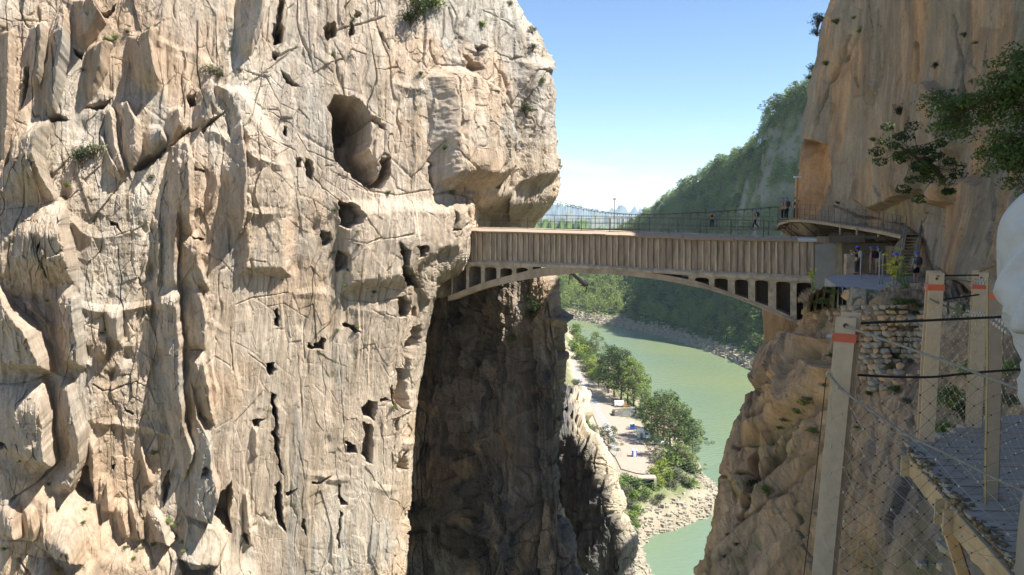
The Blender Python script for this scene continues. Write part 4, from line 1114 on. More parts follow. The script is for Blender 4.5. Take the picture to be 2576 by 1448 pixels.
spart(MB().bar(w1(800, 792, 5.5), w1(845, 790, 5.5), .08, .08), 'bracket', RUST)
# ================================================================== WATER AND FAR LAND
wm, nt, n, l, b = newmat('green_lake_water')
tc = n.new('ShaderNodeTexCoord'); no = n.new('ShaderNodeTexNoise'); no.inputs['Scale'].default_value = .010; no.inputs['Detail'].default_value = 5
l.new(tc.outputs['Object'], no.inputs[0])
rp = n.new('ShaderNodeValToRGB')
rp.color_ramp.elements[0].position = .35; rp.color_ramp.elements[0].color = (.135, .19, .12, 1)
rp.color_ramp.elements[1].position = .68; rp.color_ramp.elements[1].color = (.175, .212, .108, 1)
l.new(no.outputs[0], rp.inputs[0]); l.new(rp.outputs[0], b.inputs['Base Color'])
b.inputs['Roughness'].default_value = .22; b.inputs['Specular IOR Level'].default_value = .5
n2 = n.new('ShaderNodeTexNoise'); n2.inputs['Scale'].default_value = .35; n2.inputs['Detail'].default_value = 6
mp = n.new('ShaderNodeMapping'); mp.inputs['Scale'].default_value = (1, 2.2, 1); l.new(tc.outputs['Object'], mp.inputs[0]); l.new(mp.outputs[0], n2.inputs[0])
bp_ = n.new('ShaderNodeBump'); bp_.inputs['Distance'].default_value = .35; bp_.inputs['Strength'].default_value = .6
l.new(n2.outputs[0], bp_.inputs['Height']); l.new(bp_.outputs[0], b.inputs['Normal'])
WZ = -85.0
lake = MB().add([(-400, 60, WZ), (600, 60, WZ), (600, 1500, WZ), (-400, 1500, WZ)], [(0, 1, 2, 3)]).build('water', wm, fix=False)
tag(lake, kind='structure')
SOIL = mat('far_plain', (.16, .15, .08), .95, var=.3, scale=.01)
g = MB().add([(-12000, -300, -92), (12000, -300, -92), (12000, 14500, -92), (-12000, 14500, -92)], [(0, 1, 2, 3)]).build('ground', SOIL, fix=False)
tag(g, kind='structure')

GROUND = rockmat('valley_ground', .25, streak=.2)
def ridge(name, crest, D, depth, m, col, seed, nx=240, ny=26, rough=1.0):
    xs = np.linspace(min(c[0] for c in crest), max(c[0] for c in crest), nx)
    yc = pl(crest, xs)
    V = np.zeros((ny, nx, 3)); cols = np.zeros((ny, nx, 3))
    X0 = Pn(xs, yc, np.full(nx, float(D)))
    zc = X0[:, 2] + rough * .006 * D * fbm(xs / 14, xs * 0 + seed, 5, seed)
    for j in range(ny):
        t = j / (ny - 1) * 1.5                        # 0 foot, 1 crest, 1.5 behind
        Dj = D + depth * (t - 1)
        z = -92 + (zc + 92) * (np.sin(min(t, 1) * math.pi / 2) if t <= 1 else math.cos((t - 1) * math.pi))
        q = fbm(xs / 10, np.full(nx, t * 4), 4, seed + 2)
        V[j] = np.stack([X0[:, 0] * Dj / D, np.full(nx, Dj), z + q * .012 * D * rough * (0.3 if abs(t - 1) < .05 else 1) * min(1, 2 * t)], -1)
        cols[j] = col * (1 + .35 * q[:, None])
    o = gridmesh(name, V, m, cols); tag(o, kind='structure'); return o
ridge('mountain', [(900, 560), (1200, 545), (1340, 528), (1370, 520), (1395, 514), (1430, 519), (1470, 528), (1520, 532), (1560, 530), (1600, 538), (1680, 535), (1800, 545), (2300, 540)], 12000, 3000, GROUND, A3(.10, .11, .10), 3)
ridge('mountain', [(900, 560), (1200, 548), (1340, 541), (1400, 546), (1450, 541), (1520, 549), (1600, 545), (1700, 551), (2300, 555)], 7000, 1600, GROUND, A3(.14, .14, .09), 5)
ridge('hill', [(900, 590), (1300, 575), (1380, 566), (1430, 572), (1500, 580), (1600, 570), (1700, 566), (2000, 560)], 3200, 700, GROUND, A3(.11, .13, .06), 7)
ridge('hill', [(1000, 600), (1280, 585), (1345, 566), (1390, 560), (1440, 556), (1475, 563), (1500, 578), (1560, 588), (1700, 595), (2000, 600)], 1450, 350, GROUND, A3(.075, .12, .035), 9)

# ------------------------------------------------------------------ hillside across the lake
SHY = [(1200, 782), (1300, 790), (1440, 803), (1500, 815), (1560, 822), (1620, 835), (1680, 850), (1740, 868), (1790, 885), (1840, 905), (1880, 925), (1930, 945), (2100, 1010), (2600, 1150)]
CRY = [(1200, 655), (1340, 612), (1440, 600), (1540, 592), (1575, 578), (1600, 562), (1640, 530), (1700, 482), (1760, 438), (1820, 402), (1870, 370), (1905, 348), (1915, 320), (1930, 292), (1960, 268), (1990, 245), (2025, 222), (2080, 205), (2200, 270), (2350, 400), (2600, 520)]
nx, ny = 300, 190
xs = np.linspace(1200, 2500, nx)
Dw = np.array([G(x, y, WZ).y for x, y in zip(xs, pl(SHY, xs))])
Dc = Dw + pl([(1200, 330), (1440, 270), (1600, 240), (1700, 230), (1800, 215), (1900, 165), (2030, 150), (2500, 160)], xs)
zc = np.array([P(x, y, d).z for x, y, d in zip(xs, pl(CRY, xs), Dc)])
zc -= 5 * (xs < 1910)                               # the trees stand above the bare crest
vs_ = np.concatenate([np.linspace(0, .3, 50), np.linspace(.303, 1, 110), np.linspace(1.02, 1.5, 30)])
HV = np.zeros((ny, nx, 3)); HT = np.repeat(vs_[:, None], nx, 1)
DD = np.zeros((ny, nx)); ZZ = np.zeros((ny, nx))
for j, v in enumerate(vs_):
    if v <= .3:
        d = np.interp(v, [0, .06, .15, .24, .3], [-3, 8, 20, 38, 46]); z = np.interp(v, [0, .06, .15, .24, .3], [-86.5, -82.5, -79, -77, -75])
        DD[j] = Dw + d; ZZ[j] = z
    elif v <= 1:
        t = (v - .3) / .7
        DD[j] = (Dw + 46) + (Dc - Dw - 46) * t
        tt = float(np.interp(t, [0, .3, .6, 1], [0, .17, .42, 1]))
        ZZ[j] = -75 + (zc + 75) * tt
    else:
        t = (v - 1) / .5
        DD[j] = Dc + 120 * t; ZZ[j] = zc - 60 * t * t
HX = np.repeat(xs[None], ny, 0)
WX = (HX - CX) / F * DD
inner = sstep(.24, .4, HT) * (1 - .75 * np.exp(-((HT - 1) / .05) ** 2))
ZZ = ZZ + inner * (9 * fbm(WX / 38, DD / 60, 4, 901) + 2.2 * fbm(WX / 9, DD / 12, 4, 905)) + .9 * fbm(WX / 5, DD / 5, 4, 907) * sstep(0.01, .1, HT)
cl1 = sstep(-6, 10, polysd(HX, HT * 300, [(1895, 240), (2600, 225), (2600, 300), (1905, 297)]))
ZZ += cl1 * 2.0 * ridged(WX / 6, ZZ / 30, 3, 911)
HV = np.stack([WX, DD, ZZ], -1)
scrub, dry, rockc, beach = A3(.075, .095, .035), A3(.20, .175, .095), A3(.24, .215, .175), A3(.30, .265, .20)
hc = np.zeros((ny, nx, 3)) + scrub
hc = mixc(hc, dry, .8 * sstep(.0, .45, fbm(WX / 14, DD / 14, 4, 920)))
hc = mixc(hc, rockc, .9 * np.maximum(cl1 * sstep(-.4, .1, fbm(WX / 8, ZZ / 14, 3, 931)), sstep(.3, .5, fbm(WX / 22, DD / 16, 4, 930))))
hc = mixc(hc, beach, 1 - sstep(.05, .13, HT + .03 * fbm(WX / 6, DD / 6, 3, 933)))
hill_ob = gridmesh('hillside', HV, GROUND, hc); tag(hill_ob, kind='structure')
def hill_pt(x, v):
    i = np.clip((x - 1200) / 1300 * (nx - 1), 0, nx - 1.001); j = np.interp(v, vs_, np.arange(ny)); j = min(j, ny - 1.001)
    i0, j0 = int(i), int(j); fi, fj = i - i0, j - j0
    q = HV[j0, i0] * (1 - fi) * (1 - fj) + HV[j0, i0 + 1] * fi * (1 - fj) + HV[j0 + 1, i0] * (1 - fi) * fj + HV[j0 + 1, i0 + 1] * fi * fj
    return Vector(q)

# ------------------------------------------------------------------ near bank
shore_px = [(1405, 798), (1438, 830), (1465, 870), (1500, 900), (1560, 935), (1618, 1010), (1688, 1082), (1742, 1130), (1768, 1188), (1790, 1212), (1835, 1250), (1850, 1275), (1810, 1298), (1765, 1311), (1700, 1333), (1645, 1350), (1612, 1385), (1632, 1415), (1652, 1448), (1668, 1500), (1690, 1650), (1700, 1900)]
SH = [G(x, y, WZ) for x, y in shore_px]
poly = [(-300.0, SH[0].y + 60), (SH[0].x - 40, SH[0].y + 60)] + [(p.x, p.y) for p in SH] + [(SH[-1].x, 60.0), (-300.0, 60.0)]
RLpx = [(1436, 880), (1446, 950), (1466, 1000), (1490, 1060), (1505, 1110), (1525, 1150), (1545, 1200), (1555, 1300)]
RL = [G(x, y, -76) for x, y in RLpx]
gx, gy = np.meshgrid(np.linspace(-120, 150, 270), np.concatenate([np.linspace(110, 330, 260), np.linspace(332, 900, 200)]))
sd = polysd(gx, gy, poly) + 1.6 * fbm(gx / 7, gy / 7, 4, 950)
zb = np.interp(sd, [-12, 0, 5, 11, 15, 60], [-91, -85.4, -82.5, -79, -76.2, -76])
zb += .9 * fbm(gx / 4, gy / 4, 4, 955) * sstep(-3, 2, sd) * (1 - sstep(12, 17, sd)) + .5 * ridged(gx / 7 + gy / 9, gy / 5, 3, 957) * sstep(-2, 3, sd) * (1 - sstep(9, 15, sd))
rlx = np.interp(gy, [p.y for p in RL][::-1], [p.x for p in RL][::-1])
up = rlx - gx
zb = np.where(up > 0, zb + np.minimum(.75 * up + 1.5 * fbm(gx / 6, gy / 6, 3, 960) * sstep(1, 5, up), 60), zb)
near = sstep(215, 190, gy) if False else 1 - sstep(190, 225, gy)   # below the fenced yard the bank falls off and roughens
zb = zb - near * np.clip(sd - 6, 0, 30) * .10 + near * 1.2 * fbm(gx / 6, gy / 6, 4, 963) * sstep(0, 4, sd)
gc = np.zeros(gx.shape + (3,)) + A3(.36, .315, .24)
gr = fbm(gx / 5, gy / 5, 4, 970)
gc = mixc(gc, A3(.12, .14, .05), .85 * sstep(.5, 4, up + 3 * gr) * (1 - .5 * sstep(.2, .5, gr)))
gc = mixc(gc, A3(.115, .145, .05), .85 * (1 - sstep(1, 8, np.abs(sd - 13) + 4 * gr)))
gc = mixc(gc, A3(.13, .16, .06), .6 * near * sstep(9, 16, sd) * sstep(-.3, .1, gr))
gc = mixc(gc, A3(.30, .255, .185), 1 - sstep(3, 9, sd))
bank = gridmesh('near_bank', np.stack([gx, gy, zb], -1), GROUND, gc); tag(bank, kind='structure')
def bank_z(x, y):
    k = np.argmin((gx - x) ** 2 + (gy - y) ** 2); return float(zb.flat[k])
def Gb(x, y):
    p = G(x, y, -76); z = -76
    for _ in range(6):
        z = .5 * z + .5 * bank_z(p.x, p.y); p = G(x, y, z)
    return Vector((p.x, p.y, bank_z(p.x, p.y)))
GRAVEL = mat('pale_gravel_track', (.34, .30, .25), .95, var=.14, scale=.25, bump=.02, bscale=3, var2=(.38, .29, .23))
def ground_sheet(name, px, z, m):
    pts = [G(x, y, z) for x, y in px]
    me = bpy.data.meshes.new(name); me.from_pydata([tuple(p) for p in pts], [], [tuple(range(len(pts)))]); me.materials.append(m)
    o = bpy.data.objects.new(name, me); C.objects.link(o); tag(o, kind='structure'); return o
ground_sheet('road', [(1437, 905), (1447, 905), (1466, 945), (1490, 978), (1510, 1000), (1530, 1010), (1548, 1020), (1560, 1030), (1550, 1046), (1580, 1062), (1610, 1075), (1612, 1108), (1660, 1116), (1668, 1130), (1640, 1150), (1647, 1160), (1633, 1195), (1600, 1190), (1563, 1180), (1548, 1150), (1528, 1130), (1522, 1108), (1505, 1075), (1494, 1048), (1476, 1010), (1456, 970), (1440, 950)], -75.85, GRAVEL)
TARMAC = mat('worn_grey_track', (.29, .285, .275), .95, var=.08, scale=.3)
ground_sheet('track', [(1437, 912), (1444, 912), (1462, 946), (1480, 975), (1500, 1005), (1512, 1030), (1530, 1060), (1548, 1100), (1556, 1140), (1543, 1142), (1532, 1105), (1513, 1068), (1498, 1035), (1484, 1008), (1463, 972), (1440, 944)], -75.83, TARMAC)
FT = MB()
def far_path(pxa, w):
    for (x0, v0), (x1, v1) in zip(pxa[:-1], pxa[1:]):
        for k in range(6):
            a, b_ = k / 6, (k + 1) / 6
            p, q = hill_pt(x0 + (x1 - x0) * a, v0 + (v1 - v0) * a), hill_pt(x0 + (x1 - x0) * b_, v0 + (v1 - v0) * b_)
            p.z += .9; q.z += .9
            FT.add([p, q, q + Vector((0, w, .2)), p + Vector((0, w, .2))], [(0, 1, 2, 3)])
far_path([(1440, .25), (1500, .255), (1560, .25), (1640, .26)], 4)
far_path([(1765, .25), (1800, .25), (1850, .235), (1885, .225)], 5)
o = FT.build('footpath', TARMAC, fix=False); tag(o, kind='structure')

# ------------------------------------------------------------------ trees
PINE = leafmat('pine_needles', (.030, .058, .020), (.22, .285, .08), .55)
SHRUBM = leafmat('shrub_leaves', (.06, .11, .022), (.19, .27, .06), .9)
GREYSH = leafmat('grey_green_leaves', (.09, .105, .06), (.19, .20, .12), .9)
LIME = leafmat('yellow_green_leaves', (.10, .16, .02), (.30, .34, .04), .9)
DKSH = leafmat('dark_shrub_leaves', (.018, .032, .012), (.05, .08, .022), 1.5)
BARK = mat('pine_bark', (.12, .085, .06), .95, var=.3, scale=3)
def leaves(mb, c, r, n, size, rnd, flat=1.0):
    """n small leaf-sized faces through a clump"""
    for _ in range(n):
        while True:
            q = Vector((rnd.uniform(-1, 1), rnd.uniform(-1, 1), rnd.uniform(-1, 1)))
            if q.length < 1: break
        q = q.normalized() * (q.length ** .5)
        p = Vector(c) + Vector((q.x * r, q.y * r, q.z * r * flat))
        nrm = (q + Vector((rnd.gauss(0, .5), rnd.gauss(0, .5), rnd.gauss(0, .5) + .35))).normalized()
        t = nrm.orthogonal().normalized(); a = rnd.uniform(0, 6.28); t = Matrix.Rotation(a, 3, nrm) @ t; u = nrm.cross(t)
        s = size * rnd.uniform(.6, 1.3)
        mb.add([p - t * s * .5, p + u * s * .28, p + t * s * .6, p - u * s * .28], [(0, 1, 2, 3)])
def pine_proto(seed, h=10.0, conic=.5, dens=1.0, leaf=.42):
    rnd = random.Random(seed)
    root = thing('pine_tree', 'x', 'tree')
    tr = MB(); lean = Vector((rnd.uniform(-.05, .05), rnd.uniform(-.05, .05), 0))
    top = Vector((0, 0, h * .9)) + lean * h
    tr.tube([Vector((0, 0, -.6)), lean * h * .3 + Vector((0, 0, h * .3)), top], .022 * h, 6, .004 * h)
    cr = MB(); nc = int(34 * dens)
    for i in range(nc):
        t = (i + rnd.random()) / nc
        zz = h * (.26 + .72 * t)
        rmax = h * .30 * ((1 - t) ** conic * (.55 + .9 * min(1, t * 4))) * 1.0 + h * .03
        a = i * 2.4 + rnd.uniform(-.5, .5); rr = rmax * rnd.uniform(.35, 1.25)
        c = Vector((math.cos(a) * rr, math.sin(a) * rr, zz)) + lean * zz
        b0 = lean * (zz * .85) + Vector((0, 0, zz * .88))
        tr.tube([b0, c], .006 * h, 4, .002 * h)
        leaves(cr, c, h * .072 * rnd.uniform(.6, 1.35), int(44 * dens), leaf, rnd, .7)
    tr.build('trunk', BARK, root, fix=False); cr.build('crown', PINE, root, fix=False)
    return root
protos = [pine_proto(100 + i, 10, c, 1.0) for i, c in enumerate((.45, .6, .9, .35, .7, .5))]
bigp = [pine_proto(200 + i, 10, c, 1.5, .28) for i, c in enumerate((.5, .65, .42, .8))]
used = set()
def put_tree(src, loc, h, label, group=None, rz=None, wide=1.0):
    o = src if id(src) not in used else copy_tree(src)
    used.add(id(src))
    s = h / 10.0
    o.location = loc; o.scale = (s * wide, s * wide, s); o.rotation_euler = (0, 0, random.uniform(0, 6.28) if rz is None else rz)
    o['label'] = label
    if group: o['group'] = group
    return o
# tall pines along the track: base bearing, height in metres
big_list = [
 (1505, 976, 12, 'first small pine on the track verge, at the far left of the tall pine row'), (1500, 899, 15, 'lone dark pine standing by the water above the tall pine row'),
 (1530, 990, 20, 'leftmost tall pine of the dense row beside the grey track'), (1546, 1000, 23, 'tallest pine of the dense row between track and lake'), (1562, 1008, 22, 'third tall pine of the dense row between track and lake'),
 (1578, 1015, 20, 'fourth tall pine in the dense row, behind the machinery yard'), (1594, 1022, 18, 'fifth pine in the dense row with lower round crown'), (1611, 1030, 15, 'smaller pine ending the dense row near the water'),
 (1556, 978, 19, 'pine on the lake side of the dense row, back left'), (1590, 996, 18, 'pine on the lake side of the dense row, back right'), (1622, 1040, 10, 'short young pine between the two pine groups'),
 (1641, 1104, 15, 'pine beside the white cabin in the gravel yard'), (1667, 1126, 20, 'big round pine casting its shadow over the gravel yard'), (1686, 1124, 19, 'pine just right of the big yard pine'),
 (1705, 1138, 18, 'mid pine of the group above the bare shore'), (1724, 1146, 17, 'pointed pine near the lake at the edge of the yard group'), (1742, 1158, 14, 'outermost pine of the yard group beside the lake'), (1655, 1090, 14, 'pine half hidden behind the big yard pine'),
 (1530, 1156, 11.5, 'single round pine left of the track above the pale rocks')]
for i, (x, y, h, lb) in enumerate(big_list):
    p = Gb(x, y); put_tree(bigp[i % 4], p - Vector((0, 0, .3)), h, lb, 'pines beside the gravel track', wide=1.05)
for i, (x, y, h) in enumerate([(1446, 842, 9), (1455, 858, 8), (1466, 878, 8.5), (1474, 893, 8), (1484, 912, 9), (1492, 928, 8), (1500, 944, 8.5), (1509, 958, 8), (1452, 872, 7), (1463, 900, 7), (1476, 925, 7), (1488, 948, 7), (1518, 964, 10), (1632, 1058, 9), (1626, 1050, 8), (1650, 1150, 8), (1700, 1168, 8), (1718, 1178, 8), (1738, 1190, 7)]):
    put_tree(bigp[i % 4], Gb(x, y) - Vector((0, 0, .8)), h, 'small light green tree in the strip between track and lake', 'small trees between track and lake', wide=1.5)
# hillside wood
def scr_y(p):
    k = p.y * cp - p.z * sp_; return CY - F * (p.y * sp_ + p.z * cp) / k
def zone(x, v):
    if v > .93: return 'pine on the skyline crest of the wooded hill'
    if v < .34: return 'pine on the lake shore at the foot of the wooded hill'
    if x > 1800: return 'pine high on the steep wooded hill behind the footbridge' if v > .5 else 'pine low on the wooded hill behind the bridge'
    if x > 1600: return 'pine on the middle slope of the wooded hill across the lake'
    return 'pine on the hazy slope seen under the aqueduct arch'
rt = random.Random(5)
hl = []; cellmap = {}
tries = 0
while len(hl) < 1500 and tries < 120000:
    tries += 1
    x = rt.uniform(1400, 2045); v = rt.uniform(.17, 1.04) if rt.random() < .8 else rt.uniform(.93, 1.03)
    p = hill_pt(x, v); y = scr_y(p)
    if 612 < y < 680: continue
    if y >= 680 and v > .75: continue
    if 1905 < x and .70 < v < .95 and rt.random() < .85: continue
    if v < .30 and rt.random() < .6: continue
    if 1690 < x < 1900 and .15 < v < .3 and rt.random() < .6: continue
    if 1560 < x < 1700 and .28 < v < .45 and rt.random() < .8: continue
    if .3 < v < .93 and fbm(np.array([p.x / 22]), np.array([p.y / 22]), 3, 77)[0] < -.22 and rt.random() < .8: continue
    key = (int(p.x // 4.2), int(p.y // 4.2), int(p.z // 6))
    if key in cellmap: continue
    cellmap[key] = 1; hl.append((p, x, v))
rt.shuffle(hl)
ind, rest2 = hl[:268], hl[268:]
for p, x, v in ind:
    put_tree(protos[rt.randrange(6)], p - Vector((0, 0, .3)), rt.uniform(8.0, 14.5), zone(x, v), zone(x, v).replace('pine', 'pines', 1), wide=rt.uniform(1.1, 1.5))
def lowtree(mb, p, h, rnd, n=90):
    for k in range(8):
        a = k * 2.4 + rnd.random(); r = h * .24 * (1 - k / 10)
        c = p + Vector((math.cos(a) * r, math.sin(a) * r, h * (.25 + .09 * k)))
        leaves(mb, c, h * .16, n // 8, h * .085, rnd, .75)
mb = MB(); rnd = random.Random(8)
for p, x, v in rest2: lowtree(mb, p, rnd.uniform(8, 13.5), rnd, 200)
o = mb.build('forest', PINE, fix=False); tag(o, kind='stuff')
mb = MB()
for i in range(2600):
    x = rnd.uniform(1395, 2040); v = rnd.uniform(.13, 1.0); p = hill_pt(x, v)
    if 612 < scr_y(p) < 680: continue
    s = rnd.uniform(.8, 2.6)
    leaves(mb, p + Vector((0, 0, s * .4)), s, 14, s * .55, rnd, .6)
o = mb.build('undergrowth', SHRUBM, fix=False); tag(o, kind='stuff')

# shrubs on the near bank
def shrub_proto(seed, m, n=560, clumps=13, leaf=.13, name='shrub', tall=.8):
    rnd = random.Random(seed); root = thing(name, 'x', 'shrub')
    st, cr = MB(), MB()
    for i in range(clumps):
        a = rnd.uniform(0, 6.28); r = rnd.uniform(0, .6); zz = rnd.uniform(.25, .9) * tall
        c = Vector((math.cos(a) * r, math.sin(a) * r, zz))
        st.tube([Vector((0, 0, -.1)), c * .6 + Vector((0, 0, .1)), c], .03, 4, .008)
        leaves(cr, c, rnd.uniform(.22, .38), n // clumps, leaf, rnd, .85)
    st.build('stem', BARK, root, fix=False); cr.build('foliage', m, root, fix=False)
    return root
SP = {'g': [shrub_proto(i, SHRUBM) for i in (301, 302, 303)], 'y': [shrub_proto(304, LIME)], 's': [shrub_proto(305, GREYSH), shrub_proto(306, GREYSH)], 'd': [shrub_proto(307, DKSH, 760, 16, .10), shrub_proto(308, DKSH, 760, 16, .10)]}
sn = [0]
def put_shrub(kind, loc, s, label, group=None, sz=None, rot=None):
    sn[0] += 1
    src = SP[kind][sn[0] % len(SP[kind])]
    o = src if id(src) not in used else copy_tree(src)
    used.add(id(src)); o.location = loc; o.scale = (s, s, s * (sz or 1)); o.rotation_euler = rot or (0, 0, rt.uniform(0, 6.28)); o['label'] = label
    if group: o['group'] = group
    elif 'group' in o: del o['group']
    return o
for x, y, s, k in [(1445, 845, 5, 'g'), (1452, 862, 5, 'y'), (1462, 880, 4.5, 'g'), (1448, 885, 5, 'g'), (1470, 900, 5, 'y'), (1482, 915, 5, 'g'), (1458, 905, 4, 'g'), (1494, 935, 4.5, 'y'), (1478, 935, 4, 's'), (1505, 950, 4, 'g'), (1485, 952, 3, 'y'), (1450, 830, 5, 'g'), (1442, 815, 5, 's'), (1488, 895, 5, 'g'), (1515, 955, 4, 'g')]:
    put_shrub(k, Gb(x, y), s * 1.6, 'rounded shrub on the sunlit strip between track and lake', 'shrubs between the track and the lake')
for x, y, s, k in [(1448, 1000, 3, 's'), (1455, 1020, 3, 's'), (1450, 1045, 3.2, 'g'), (1462, 1062, 3.5, 'g'), (1475, 1078, 3.2, 'g'), (1455, 1085, 3.4, 'g'), (1490, 1090, 2.6, 's'), (1470, 1100, 3, 'g'), (1450, 1110, 3, 'd'), (1500, 1110, 2.2, 's'), (1480, 1118, 2.2, 's'), (1447, 970, 3, 's')]:
    put_shrub(k, Gb(x, y), s * 1.35, 'scrubby bush on the slope left of the gravel track', 'bushes left of the track')
for x, y, s, k in [(1655, 1165, 3.5, 's'), (1680, 1170, 3.5, 'g'), (1700, 1172, 4, 'g'), (1722, 1180, 4, 'g'), (1742, 1190, 3.5, 'g'), (1665, 1190, 3.6, 'y'), (1650, 1205, 3.2, 'y'), (1678, 1205, 3.4, 'y'), (1700, 1205, 3.5, 's'), (1718, 1215, 3.5, 's'), (1735, 1225, 3, 'g'), (1664, 1225, 3, 'y'), (1645, 1232, 3, 'g'), (1690, 1230, 3, 's'),
                   (1570, 1215, 3, 'g'), (1585, 1225, 3.2, 'g'), (1600, 1235, 3.2, 'g'), (1575, 1245, 3.2, 's'), (1593, 1258, 3, 'g'), (1612, 1258, 2.6, 's'), (1628, 1250, 2.8, 'g'), (1580, 1275, 2.6, 's'), (1600, 1290, 2.6, 'g'), (1588, 1310, 2.8, 'g'), (1600, 1330, 2.4, 'g'), (1592, 1350, 2.0, 'g'), (1645, 1275, 2, 's'), (1660, 1258, 2, 's'), (1566, 1235, 3, 'g')]:
    put_shrub(k, Gb(x, y), s * 1.2, {'y': 'bright yellow green bush below the fenced yard', 'g': 'leafy green bush on the slope above the bare shore', 's': 'dull grey green bush on the slope above the bare shore', 'd': 'dark bush'}[k], {'y': 'yellow bushes below the yard', 'g': 'green bushes above the shore', 's': 'grey green bushes above the shore'}[k])
# rubble along both shores
def rock_mb(mb, p, s, rnd):
    q = [Vector((rnd.uniform(.6, 1.1) * sx, rnd.uniform(.6, 1.1) * sy, rnd.uniform(.4, .8) * sz)) * s for sx in (-1, 1) for sy in (-1, 1) for sz in (-1, 1)]
    a = Matrix.Rotation(rnd.uniform(0, 6.28), 3, 'Z'); q = [a @ v + p for v in q]
    mb.add(q, [(0, 1, 3, 2), (4, 6, 7, 5), (0, 4, 5, 1), (2, 3, 7, 6), (0, 2, 6, 4), (1, 5, 7, 3)])
RUBB = mat('shore_rubble', (.29, .26, .20), .95, var=.3, scale=.5)
mb = MB()
for i in range(1700):
    x = rnd.uniform(1430, 1960); v = abs(rnd.gauss(0, .06)) + .01; rock_mb(mb, hill_pt(x, v), rnd.uniform(.4, 1.5), rnd)
for i in range(1300):
    k = rnd.randrange(8, len(SH) - 2); p = SH[k].lerp(SH[k + 1], rnd.random()); p = p + Vector((-rnd.uniform(-.5, 9), rnd.uniform(-5, 7), 0))
    z = bank_z(p.x, p.y)
    if z > -85.2: rock_mb(mb, Vector((p.x, p.y, z)), rnd.uniform(.15, .7), rnd)
o = mb.build('rubble', RUBB, fix=False); tag(o, kind='stuff')

# ------------------------------------------------------------------ works yard beside the track
WHITEP = mat('white_panel', (.72, .74, .74), .5, var=.06, scale=1)
BLUEP = mat('blue_plastic', (.03, .10, .45), .45, var=.1, scale=2)
YEL = mat('machine_yellow', (.60, .32, .03), .5, var=.1, scale=3)
GREENF = mat('green_fence_paint', (.05, .28, .18), .6, var=.1)
MESHG = mat('grey_mesh_screen', (.22, .23, .22), .8, var=.3, scale=1.5)
def toilet(x, y, m, label):
    p = Gb(x, y); p.z = -75.85; t = thing('portable_toilet', label, 'toilet', p)
    def q(mb, nm, m): return mb.build(nm, m, t)
    q(MB().box((0, 0, 1.12), (1.5, 1.5, 2.1)), 'cabin', m); r = MB(); r.add([(-.85, -.85, 2.17), (.85, -.85, 2.17), (.85, .85, 2.17), (-.85, .85, 2.17), (-.5, -.5, 2.5), (.5, -.5, 2.5), (.5, .5, 2.5), (-.5, .5, 2.5)], [(3, 2, 1, 0), (4, 5, 6, 7), (0, 1, 5, 4), (1, 2, 6, 5), (2, 3, 7, 6), (3, 0, 4, 7)])
    q(r, 'roof', WHITEP); q(MB().box((0, -.78, 1.05), (.9, .05, 1.85)), 'door', WHITEP if m is BLUEP and y > 1100 else BLUEP); q(MB().box((0, 0, .04), (1.6, 1.6, .1)), 'base', MESHG)
toilet(1590.5, 1083, BLUEP, 'blue portable toilet beside the white cabin in the gravel yard')
toilet(1596, 1151, BLUEP, 'white and blue portable toilet at the yard gate')
p = Gb(1620, 1106); p.z = -75.85
t = thing('site_cabin', 'white site cabin with green mesh fence under the big pine', 'cabin', p)
MB().box((0, 1.5, 1.4), (4.2, 3.0, 2.6)).build('body', WHITEP, t); MB().box((0, 1.5, 2.76), (4.4, 3.2, .12)).build('roof', WHITEP, t)
MB().box((-.9, -.03, 1.0), (.9, .06, 2.0)).build('door', MESHG, t); MB().box((.9, -.03, 1.6), (1.1, .06, .8)).build('window', BLUEP, t)
for k in range(6): MB().box((-2.6 + k * 1.0, -1.8, 1.0), (.06, .06, 2.0)).build('fence_post', GREENF, t)
for zz in (.15, 1.0, 1.95): MB().box((-.1, -1.8, zz), (5.1, .04, .06)).build('fence_rail', GREENF, t)
p = Gb(1572, 1050); p.z = -75.85
t = thing('storage_cage', 'grey screened storage cage next to the yellow machine', 'cage', p)
for i, (a, b_) in enumerate([((-4, 0), (-1, 0)), ((-1, 0), (2, .8)), ((2, .8), (5, 2)), ((-4, 0), (-4.2, 4)), ((-4.2, 4), (0, 5)), ((0, 5), (5, 5.5)), ((5, 2), (5, 5.5))]):
    MB().bar((a[0], a[1], 1.0), (b_[0], b_[1], 1.0), .05, 1.9).build('screen_panel', MESHG, t); MB().tube([(a[0], a[1], 0), (a[0], a[1], 2.1)], .05, 5).build('post', STEEL, t)
p = Gb(1546, 1044); p.z = -75.85
t = thing('loader', 'small yellow loader parked left of the storage cage', 'loader', p)
MB().box((0, 0, .8), (2.2, 1.3, .7)).build('body', YEL, t); MB().box((-.3, 0, 1.5), (.9, 1.1, .8)).build('cab', MESHG, t); MB().hexa([(1.1, -.7, .2), (1.9, -.7, .2), (1.9, .7, .2), (1.1, .7, .2), (1.1, -.7, .5), (1.6, -.7, .9), (1.6, .7, .9), (1.1, .7, .5)]).build('bucket', YEL, t)
for sx in (-.7, .7):
    for sy in (-.65, .65): MB().tube([(sx, sy - .12, .4), (sx, sy + .12, .4)], .4, 10).build('wheel', MESHG, t)
p = Gb(1568, 1036); p.z = -75.85
t = thing('lifting_arm', 'orange jointed lifting arm standing behind the storage cage', 'machine', p)
MB().box((0, 0, .7), (1.6, 1.4, 1.2)).build('body', YEL, t); MB().bar((0, 0, 1.2), (1.0, 0, 3.8), .3, .35).build('boom', YEL, t); MB().bar((1.0, 0, 3.8), (1.6, 0, 1.8), .25, .3).build('stick', YEL, t)
p = Gb(1656, 1122); p.z = -75.85
t = thing('parked_car', 'white car parked in the shade of the big yard pine', 'car', p)
